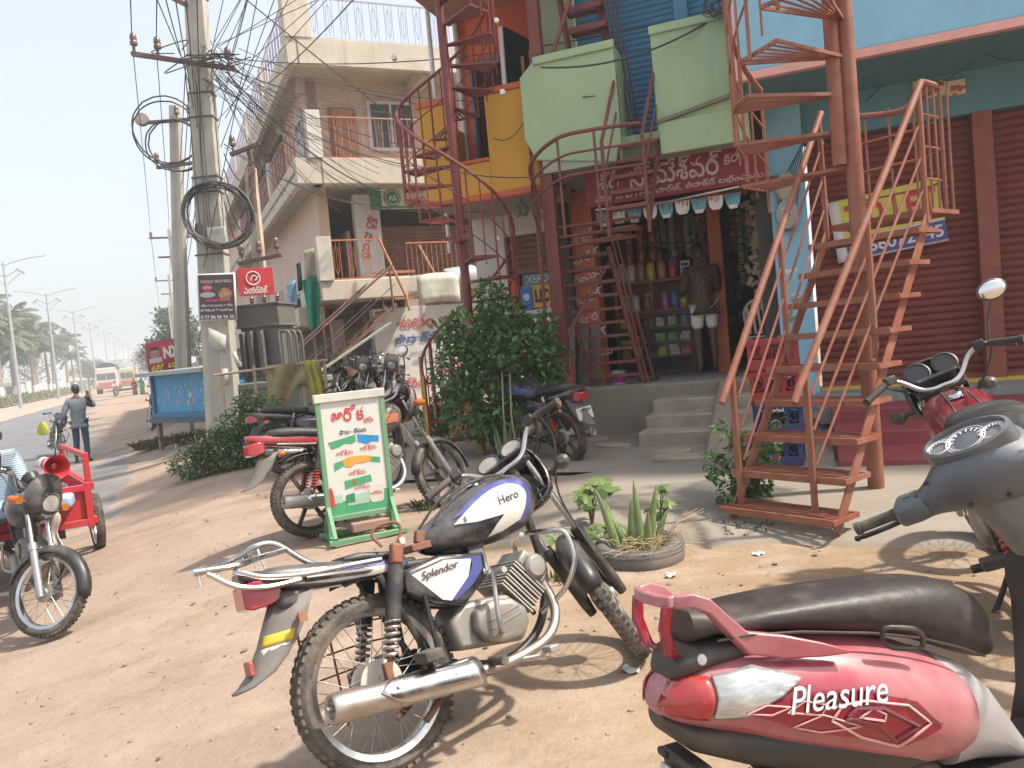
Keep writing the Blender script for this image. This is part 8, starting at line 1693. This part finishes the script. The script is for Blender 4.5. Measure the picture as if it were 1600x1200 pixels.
# ---------------------------------------------------------------- shrubs, planters, advertisement board
lf1=pm('leaf_dark',(.10,.21,.06),.42,var=.5,island=.7,leaf=.25); lf2=pm('leaf_mid',(.10,.18,.06),.45,var=.4,island=.7,leaf=.28); lf3=pm('leaf_light',(.13,.20,.055),.5,var=.3,island=.7,leaf=.3); stem=pm('stem_green',(.12,.13,.06),.7); petal=pm('petal_white',(.62,.58,.56),.6); petalp=pm('petal_pink',(.55,.36,.38),.6)
def bush(name,label,P,clumps,nleaf,size,mat,seed,flowers=0,pet=None,asp=.55,stems=8,group=None):
    rnd=random.Random(seed); t=thing(name,label,'shrub',P,0,group); s=MB(); top=max(c[2] for c,_ in clumps)
    for k in range(stems):
        c,r=clumps[k%len(clumps)]; s.tube(cat([(rnd.gauss(0,.05),rnd.gauss(0,.05),-.05),(c[0]*.4+rnd.gauss(0,.05),c[1]*.4,c[2]*.5),(c[0],c[1],c[2])],4),[.014-.0011*i for i in range(9)],5)
    s.build('stems',stem,t); m=MB()
    tot=sum((r if isinstance(r,(int,float)) else sum(r)/3)**2 for _,r in clumps)
    for c,r in clumps: q=(r if isinstance(r,(int,float)) else sum(r)/3)**2; leaves(m,c,r,int(nleaf*q/tot),size,rnd,asp,.3,.45)
    m.build('leaf_mass',mat,t)
    if flowers:
        for k in range(flowers):
            m=MB(); c,r=clumps[rnd.randrange(len(clumps))]; d=V((rnd.gauss(0,1),-abs(rnd.gauss(0,1)),rnd.gauss(.3,.8))).normalized(); r_=r if isinstance(r,(int,float)) else r[0]; p=V(c)+d*r_*1.02
            for j in range(5): a=2*PI*j/5; e1=d.orthogonal().normalized(); e2=d.cross(e1); u_=e1*math.cos(a)+e2*math.sin(a); w_=d.cross(u_); z_=size*.35; m.add([p,p+u_*z_*.7+w_*z_*.35,p+u_*z_+d*.004,p+u_*z_*.7-w_*z_*.35],[(0,1,2,3)])
            m.build('flower',pet,t)
    return t
rb=random.Random(42)
P=grt(788,714)
t=bush('tall_shrub','tall dark leafy shrub with white flowers in front of the insurance shop door',P,[((-.25,.1,.55),.36),((.15,0,.5),.34),((.45,.1,.75),.30),((-.40,.1,.95),.33),((.0,-.05,1.0),.36),((.35,0,1.15),.32),((-.25,.1,1.35),.30),((.12,.05,1.45),.30),((.02,0,1.75),.17),((.5,.1,1.35),.2),((-.5,.1,1.4),.16),((.62,.1,1.0),.2)],5600,.085,lf1,1,9,petal)
m=MB()
for x in (.06,.14): m.tube([(x,-.42,.02),(x-.02,-.44,.5),(x+.01,-.4,1.05)],.009,6)
m.build('bare_stalk',pm('stalk_pale',(.30,.30,.18),.7),t)
m=MB()
for (cx,cz,n,L_) in ((-.02,1.45,22,.30),(.05,.95,20,.28)):
    for k in range(n):
        a=rb.uniform(0,2*PI); b=rb.uniform(-.2,1.2); d=V((math.cos(a)*math.cos(b),math.sin(a)*math.cos(b)-.3,math.sin(b))); p0=V((cx,-.42,cz)); s_=d.cross(Z).normalized()*.011
        m.add([p0-s_,p0+s_,p0+d*L_*.6+s_*1.2,p0+d*L_-V((0,0,.10)),p0+d*L_*.6-s_*1.2],[(0,1,2,3,4)])
m.build('strap_leaves',lf2,t)
P=grt(792,722); t=thing('snake_plant','pale upright sword leaved plant at the foot of the tall shrub','plant',P); m=MB()
for k in range(16):
    a=rb.uniform(0,6.28); r=rb.uniform(.02,.13); p=V((r*math.cos(a),r*math.sin(a),0)); d=V((math.cos(a)*.25,math.sin(a)*.25,1)).normalized(); L_=rb.uniform(.3,.6); s_=V((-math.sin(a),math.cos(a),0))*.022; o=V((math.cos(a),math.sin(a),0))*.008
    m.add([p-s_*.7,p+s_*.7,p+d*L_*.55+s_,p+d*L_,p+d*L_*.55-s_,p+d*L_*.5+o],[(0,1,2,5),(5,2,3),(0,5,4),(5,3,4)])
m.build('blades',pm('blade_pale',(.24,.30,.15),.5,var=.3,island=.6,leaf=.15),t)
P=grt(690,690); bush('small_bush','small bush beside the orange planter block',P,[((-.1,0,.25),.22),((.15,.05,.3),.22),((0,0,.45),.18)],900,.07,lf1,2,0)
P=grt(738,690); t=thing('planter_block','orange and yellow painted planter block under the tall shrub','planter',P,UANG)
MB().box((-.0,0,.14),(.42,.4,.32)).build('orange_base',pm('planter_orange',(.45,.17,.09),.8,dirt=.3),t,bevel=.01); m=MB()
for x,h_ in ((-.18,.18),(-.02,.42),(.12,.42)): m.box((x,.05,.3+h_/2),(.1,.12,h_))
m.build('yellow_pillar',pm('planter_yellow',(.48,.28,.05),.8,dirt=.3),t,bevel=.01)
P=at(818,655,8.9); tag(MB().prism([(r*math.cos(a),r*math.sin(a)) for a,r in [(2*PI*k/10+.3,(.17 if k%2==0 else .08)) for k in range(10)]],(0,0,0),X,Z,.03).build('star_ornament',pm('star_red',(.42,.12,.09),.7),loc=P),'orange red star shaped cut out leaning behind the parked motorcycle','ornament')
for k,(x,y,r) in enumerate(((660,672,.16),(675,668,.07),(712,705,.10),(700,690,.06))):
    P=grt(x,y+8); o_=MB(); o_.ell((0,0,0),(r,r*.8,r*.7),14,9); 
    for i,p in enumerate(o_.v): o_.v[i]=p*(1+.18*mnoise.noise(p*9+V((k,0,0))))
    o_=o_.build('white_stone',pm('pale_stone',(.36,.34,.31),.9,var=.15,dirt=.3),loc=P+V((0,0,r*.45))); tag(o_,['large pale boulder beside the small bush','small pale rock against the large boulder','grey rock in front of the planter block','pebble sized rock by the planter block'][k],'rock')
# flowering bush round the tall pole
P=grt(358,735); fb=bush('flower_bush','spreading bush with pale pink flowers at the foot of the tall pole',P,[((-.55,0,.16),(.42,.35,.24)),((0,0,.30),(.55,.4,.36)),((.45,.1,.42),(.5,.4,.42)),((.85,.2,.28),(.4,.35,.30)),((.15,.2,.66),(.42,.3,.32)),((.55,.3,.85),(.38,.3,.32)),((-.3,.1,.4),(.35,.3,.28)),((.3,.3,1.05),(.22,.2,.2))],9500,.06,lf2,3,70,petalp,.6,12); fb.scale=(.84,.84,.84)
P=grt(452,722); bush('weed_bush','low weedy bush between the tin sheets and the black motorcycle',P,[((-.3,0,.15),.22),((0,0,.2),.24),((.3,.1,.16),.2)],800,.06,lf2,8,6,petal)
# dry weeds by the kiosk and tufts of grass
def tuft(label,P,n,h,spread,mat,name='weed_tuft'):
    m=MB()
    for k in range(n):
        a=rb.uniform(0,6.28); r=spread*math.sqrt(rb.random()); p=V((r*math.cos(a),r*math.sin(a),0)); d=V((rb.gauss(0,.45),rb.gauss(0,.45),1)).normalized(); L_=h*rb.uniform(.4,1.1); s_=V((-d.y,d.x,0)); s_=(s_.normalized() if s_.length>.01 else V((1,0,0)))*.006*(1+h)
        m.add([p-s_,p+s_,p+d*L_*.6+s_*.7,p+d*L_-V((0,0,L_*.15))+V((d.x,d.y,0))*L_*.4,p+d*L_*.6-s_*.7],[(0,1,2,3,4)])
    return tag(m.build(name,mat,loc=P),label,'weeds')
dry=pm('dry_grass',(.26,.22,.10),.8,var=.4,island=.8,leaf=.2); grs=pm('green_grass',(.10,.14,.04),.7,var=.4,island=.8,leaf=.2)
tuft('dry green weeds growing under the blue kiosk edge',grt(245,700),420,.30,.45,dry); tuft('weeds among the kiosk legs near the tall pole',grt(300,690),300,.3,.5,dry)
for k,(x,y,lab) in enumerate(((672,792,'grass tuft under the dusty red motorcycle engine'),(905,905,'tiny weeds on the dirt beside the motorcycle front wheel'),(620,700,'grass patch by the stone slab behind the board'),(1165,835,'little green weeds at the foot of the orange stair'))): tuft(lab,grt(x,y),120,.09,.16,grs)
# tyre planter with aloe
P=grt(998,872); P.z-=.025; t=thing('tyre_planter','old tyre laid flat as a planter for an aloe','planter',P); k_=.215
m=MB(); m.lathe([(k_+.055*math.cos(a)*1.0-.0,.065+.075*math.sin(a)) for a in [2*PI*i/14 for i in range(14)]],(0,0,0),(0,0,1),44,closed=True); m.xf(Matrix.Rotation(.08,4,'X')).build('tyre',pm('old_tyre',(.10,.095,.09),.85,var=.15,dirt=.6,dcol=(.25,.2,.16)),t)
m=MB()
for i in range(5): m.torus((0,0,.05+.02*i),(0,0,1),k_+.0555-.004*abs(i-2)**1.3,.0015,44,5)
m.build('tread_groove',pm('groove_dark',(.04,.04,.04),.9),t)
MB().lathe([(0,.075),(.1,.08),(k_-.02,.06)],(0,0,0),(0,0,1),24).build('soil',pm('soil',(.12,.085,.055),.95,var=.3,scale=30,bump=.5),t)
m=MB()
for k in range(260):
    a=rb.uniform(0,6.28); r=.20*math.sqrt(rb.random()); p=V((r*math.cos(a),r*math.sin(a),.07)); q_=p+V((rb.gauss(0,.09),rb.gauss(0,.09),abs(rb.gauss(.05,.05)))); m.tube([p,(p+q_)/2+V((0,0,.03)),q_],.0018,3,cap=False)
for k in range(14):
    p=V((.15,.0,.08)); d=V((rb.uniform(.3,1),rb.gauss(0,.4),rb.uniform(.1,.6))).normalized(); m.tube([p,p+d*.15+V((0,0,.05)),p+d*.34-V((0,0,.02))],.0016,3,cap=False)
m.build('dry_straw',pm('straw_tan',(.34,.25,.14),.9,var=.3,island=.8),t)
t2=thing('aloe_plant','aloe with thick upright pale green leaves growing in the old tyre','aloe',P+V((0,0,.07)))
for k,(dx,dy,L_,bx,by_) in enumerate(((-.02,0,.42,.02,0),(.10,.0,.38,.08,.02),(-.16,0,.40,-.12,-.02),(.03,.05,.30,-.02,.05),(-.26,.0,.32,-.06,0),(.20,.05,.22,.12,.05),(.02,-.06,.26,.05,-.08),(-.1,.08,.28,-.1,.06))):
    d=V((dx,dy,1)).normalized(); sd=V((1,.2,0)).normalized(); n_=d.cross(sd).normalized(); rings=[]
    for i in range(7):
        f=i/6; w_=.030*(1-f)**.75*(1+.6*f)+.001; c=V((bx,by_,0))+d*L_*f+V((dx,dy,0))*(.25*f*f); rings.append([c+sd*w_*math.cos(a)+n_*w_*(.32*math.sin(a)+.22*math.cos(a)**2) for a in [2*PI*j/10 for j in range(10)]])
    MB().loft(rings).build('leaf',pm('aloe_green',(.17,.23,.09),.45,var=.3,scale=7),t2,angle=70)
# papaya-leaved seedlings and potted shoots round the tyre
def lobed(m,c,r,nrm,rnd):
    nrm=nrm.normalized(); e1=nrm.orthogonal().normalized(); e2=nrm.cross(e1); ph=rnd.random()*6; N=24; pts=[]
    for k in range(N):
        a=2*PI*k/N; q=r*(.55+.45*abs(math.cos(2.5*a+.2)))*(1 if k else .3); pts.append(c+(e1*math.cos(a+ph)+e2*math.sin(a+ph))*q+nrm*(-.25*q*q/r+rnd.gauss(0,.003)))
    o=len(m.v); m.add([c+nrm*.01]+pts,[(0,1+k,1+(k+1)%N) for k in range(N)])
def seedling(label,P,n,h,r,sp,seed):
    rnd=random.Random(seed); t=thing('papaya_seedling',label,'plant',P); m=MB(); s=MB()
    for k in range(n):
        a=rnd.uniform(0,6.28); q=sp*rnd.random()**.6; c=V((q*math.cos(a),q*math.sin(a),h*rnd.uniform(.5,1))); lobed(m,c,r*rnd.uniform(.7,1.15),V((rnd.gauss(0,.35),-.35+rnd.gauss(0,.3),1)),rnd); s.tube([(0,0,0),(c.x*.3,c.y*.3,c.z*.7),c],.004,5)
    m.build('leaves',lf3,t); s.build('stalks',stem,t)
seedling('pale lobed seedling between the motorcycle front fork and the aloe',grt(925,830),11,.36,.085,.20,1); seedling('low lobed seedling beside the tyre rim',grt(945,868),9,.16,.07,.2,2); seedling('single leafy shoot rising behind the aloe',grt(1035,852),7,.38,.05,.07,3); seedling('small lobed seedling under the motorcycle mudguard',grt(890,868),7,.14,.06,.14,4)
# plant at the orange stair
P=grt(1150,832); P=grt(1168,800); bush('stair_shrub','leafy young shrub growing beside the foot of the orange stair',P,[((-.10,0,.22),.13),((.08,.05,.25),.14),((.0,0,.42),.12),((-.2,0,.38),.08),((.2,.1,.42),.11),((-.12,0,.60),.06),((.3,.1,.62),.05),((.05,.05,.12),.12)],620,.062,lf1,6,0,None,.62,12)
# litter
lit=[((.5,.5,.5),1130,845),((.5,.48,.45),1048,901),((.58,.56,.5),985,1050),((.6,.6,.6),1185,868),((.55,.55,.6),1420,845),((.62,.6,.55),520,700),((.2,.35,.2),712,715)]
for k,(c,x,y) in enumerate(lit):
    P=grt(x,y); m=MB().sheet(lambda a,b: V(((a-.5)*.07,(b-.5)*.05,.012+.01*math.sin(7*a+k)*math.cos(6*b))),5,5); tag(m.build('paper_scrap',pm('litter%d'%k,c,.8),loc=P,solid=.001),'crumpled scrap of litter lying on the ground','litter','scraps of litter').rotation_euler=(0,0,k*1.3)
m=MB()
for k in range(240):
    x=rb.uniform(-3.4,3); y=rb.uniform(1.8,9); p=V((x,y,terr(x,y)+.012)); a=rb.uniform(0,6.28); L_=rb.uniform(.02,.07); d=V((math.cos(a),math.sin(a),rb.gauss(0,.1)))*L_
    if rb.random()<.5: m.tube([p,p+d*.5+V((0,0,.004)),p+d],.0016,3)
    else: s_=V((-d.y,d.x,.3*L_))*.3; m.add([p,p+d*.5+s_,p+d,p+d*.5-s_],[(0,1,2,3)])
tag(m.build('debris',pm('leaf_litter',(.20,.13,.07),.9,var=.5,island=.9)),kind='stuff')
# ---------------------------------------------------------------- milk advertisement board on its stand
A=grt(514,850); B=grt(620,828); W_=(B-A).length; ang=math.atan2(B.y-A.y,B.x-A.x); t=thing('advert_board','white milk advertisement board in a green frame standing on the dirt','advert board',(A+B)/2,ang)
gf=pm('frame_green',(.13,.30,.16),.55,var=.12,dirt=.25,dcol=(.3,.3,.2)); H_=1.06; hw=W_/2-.02; zb=.17
m=MB(); 
for s in (-1,1): m.box((s*hw,0,(H_+.05)/2),(.035,.035,H_-.03))
m.box((0,0,zb),(2*hw,.03,.035)); m.build('frame',gf,t,bevel=.003)
MB().box((0,0,H_-.005),(2*hw+.05,.05,.06)).build('top_rail',pm('top_rail_white',(.58,.56,.5),.6,dirt=.3),t,bevel=.003)
m=MB(); m.box((0,-.16,.03),(W_+.06,.035,.035)); m.box((0,.16,.03),(W_+.06,.035,.035))
for s in (-1,1): m.box((s*hw,0,.03),(.035,.34,.035)); m.bar((s*hw,-.15,.05),(s*hw,-.01,.26),.03,.02,up=(0,1,.5)); m.bar((s*hw,.15,.05),(s*hw,.01,.26),.03,.02,up=(0,1,.5))
m.build('stand',gf,t,bevel=.003); m=MB(); m.box((.06,.0,.085),(.30,.12,.07)); m.build('weight_brick',pm('brick_weight',(.3,.2,.15),.9),t,bevel=.01)
pn=MB().box((0,0,(zb+H_)/2),(2*hw-.02,.014,H_-zb-.03)).build('panel',pm('board_white',(.62,.62,.58),.45,var=.04,dirt=.12,dcol=(.5,.48,.42)),t); y_=-.0085
gr_=pm('print_green',(.07,.33,.16),.4,var=.15); bl2=pm('print_blue',(.03,.25,.52),.4); or_=pm('print_orange',(.62,.32,.06),.4,var=.2); rd2=pm('print_red',(.55,.05,.05),.4); cr_=pm('print_cream',(.58,.56,.48),.5)
pw=2*hw-.02
def fl(poly,mat,nm,d=0): return MB().prism([(a*pw,b) for a,b in poly],(0,y_-.0008*d,0),X,Z,.0008).build(nm,mat,pn)
def tx(b,x,z,mat,nm,d=1,w=None,h=None,bold=.02): return MB().text(b,(x*pw,y_-.002-.0006*d,z),X,Z,width=w*pw if w else None,height=h,bold=bold).build(nm,mat,pn)
tx('ఆరోక',-.06,.93,rd2,'title',w=.54,h=.12,bold=.016); tx('్య',.30,.875,rd2,'title_mark',h=.07,bold=.03) if False else tx('య',.27,.865,rd2,'title_mark',h=.045,bold=.03)
tx('పాలు - పెరుగు',.0,.795,black,'subtitle',w=.44,h=.035)
fl([(-.42,.73),(.03,.765),(.03,.715),(-.05,.70),(-.15,.71),(-.25,.69),(-.37,.68)],gr_,'green_pack'); fl([(.06,.765),(.42,.735),(.40,.69),(.30,.70),(.2,.685),(.06,.71)],bl2,'blue_pack')
fl([(-.36,.575),(-.2,.59),(-.2,.55),(-.36,.515)],gr_,'green_edge'); fl([(-.22,.59),(-.1,.61),(.1,.605),(.25,.595),(.25,.56),(.12,.55),(0,.555),(-.1,.53),(-.2,.545)],or_,'orange_pack',1); fl([(.22,.59),(.40,.575),(.40,.535),(.24,.55)],gr_,'green_edge')
fl([(-.22,.435),(.22,.455),(.23,.405),(-.22,.375)],gr_,'green_carton'); fl([(-.08,.43),(-.04,.43),(-.04,.40),(-.08,.40)],rd2,'carton_mark',2)
for x,z in ((-.17,.645),(.22,.66),(.0,.488)): tx('ఆరోక్య',x,z,rd2,'small_title',w=.27,h=.04,bold=.012)
fl([(-.5,.195),(.5,.195),(.5,.335),(.25,.335),(.0,.30),(-.2,.29),(-.5,.30)],gr_,'green_band'); fl([(-.2,.25),(.15,.25),(.17,.335),(-.2,.32)],pm('print_mint',(.35,.52,.40),.4),'mint_carton',2)
fl([(.17,.26),(.22,.245),(.36,.245),(.40,.26),(.42,.37),(.15,.37)],cr_,'curd_cup',2); tx('ఆరోక్య',.28,.315,rd2,'cup_word',3,w=.2,h=.03,bold=.01); fl([(-.22,.27),(-.08,.27),(-.08,.34),(-.22,.33)],pm('print_dkgreen',(.04,.22,.12),.4),'dark_pack',3); tx('ఆరోక్య',.06,.375,rd2,'pack_word',2,w=.26,h=.03,bold=.01)
fl([(-.5,.26),(-.40,.26),(-.42,.36),(-.44,.40),(-.47,.40),(-.49,.36)],rd2,'red_figure',2); fl([(-.41,.28),(-.28,.28),(-.28,.34),(-.41,.34)],pm('print_mint',(.35,.52,.4)),'small_pack',2)

bpy.data.scenes.remove(_tmp)
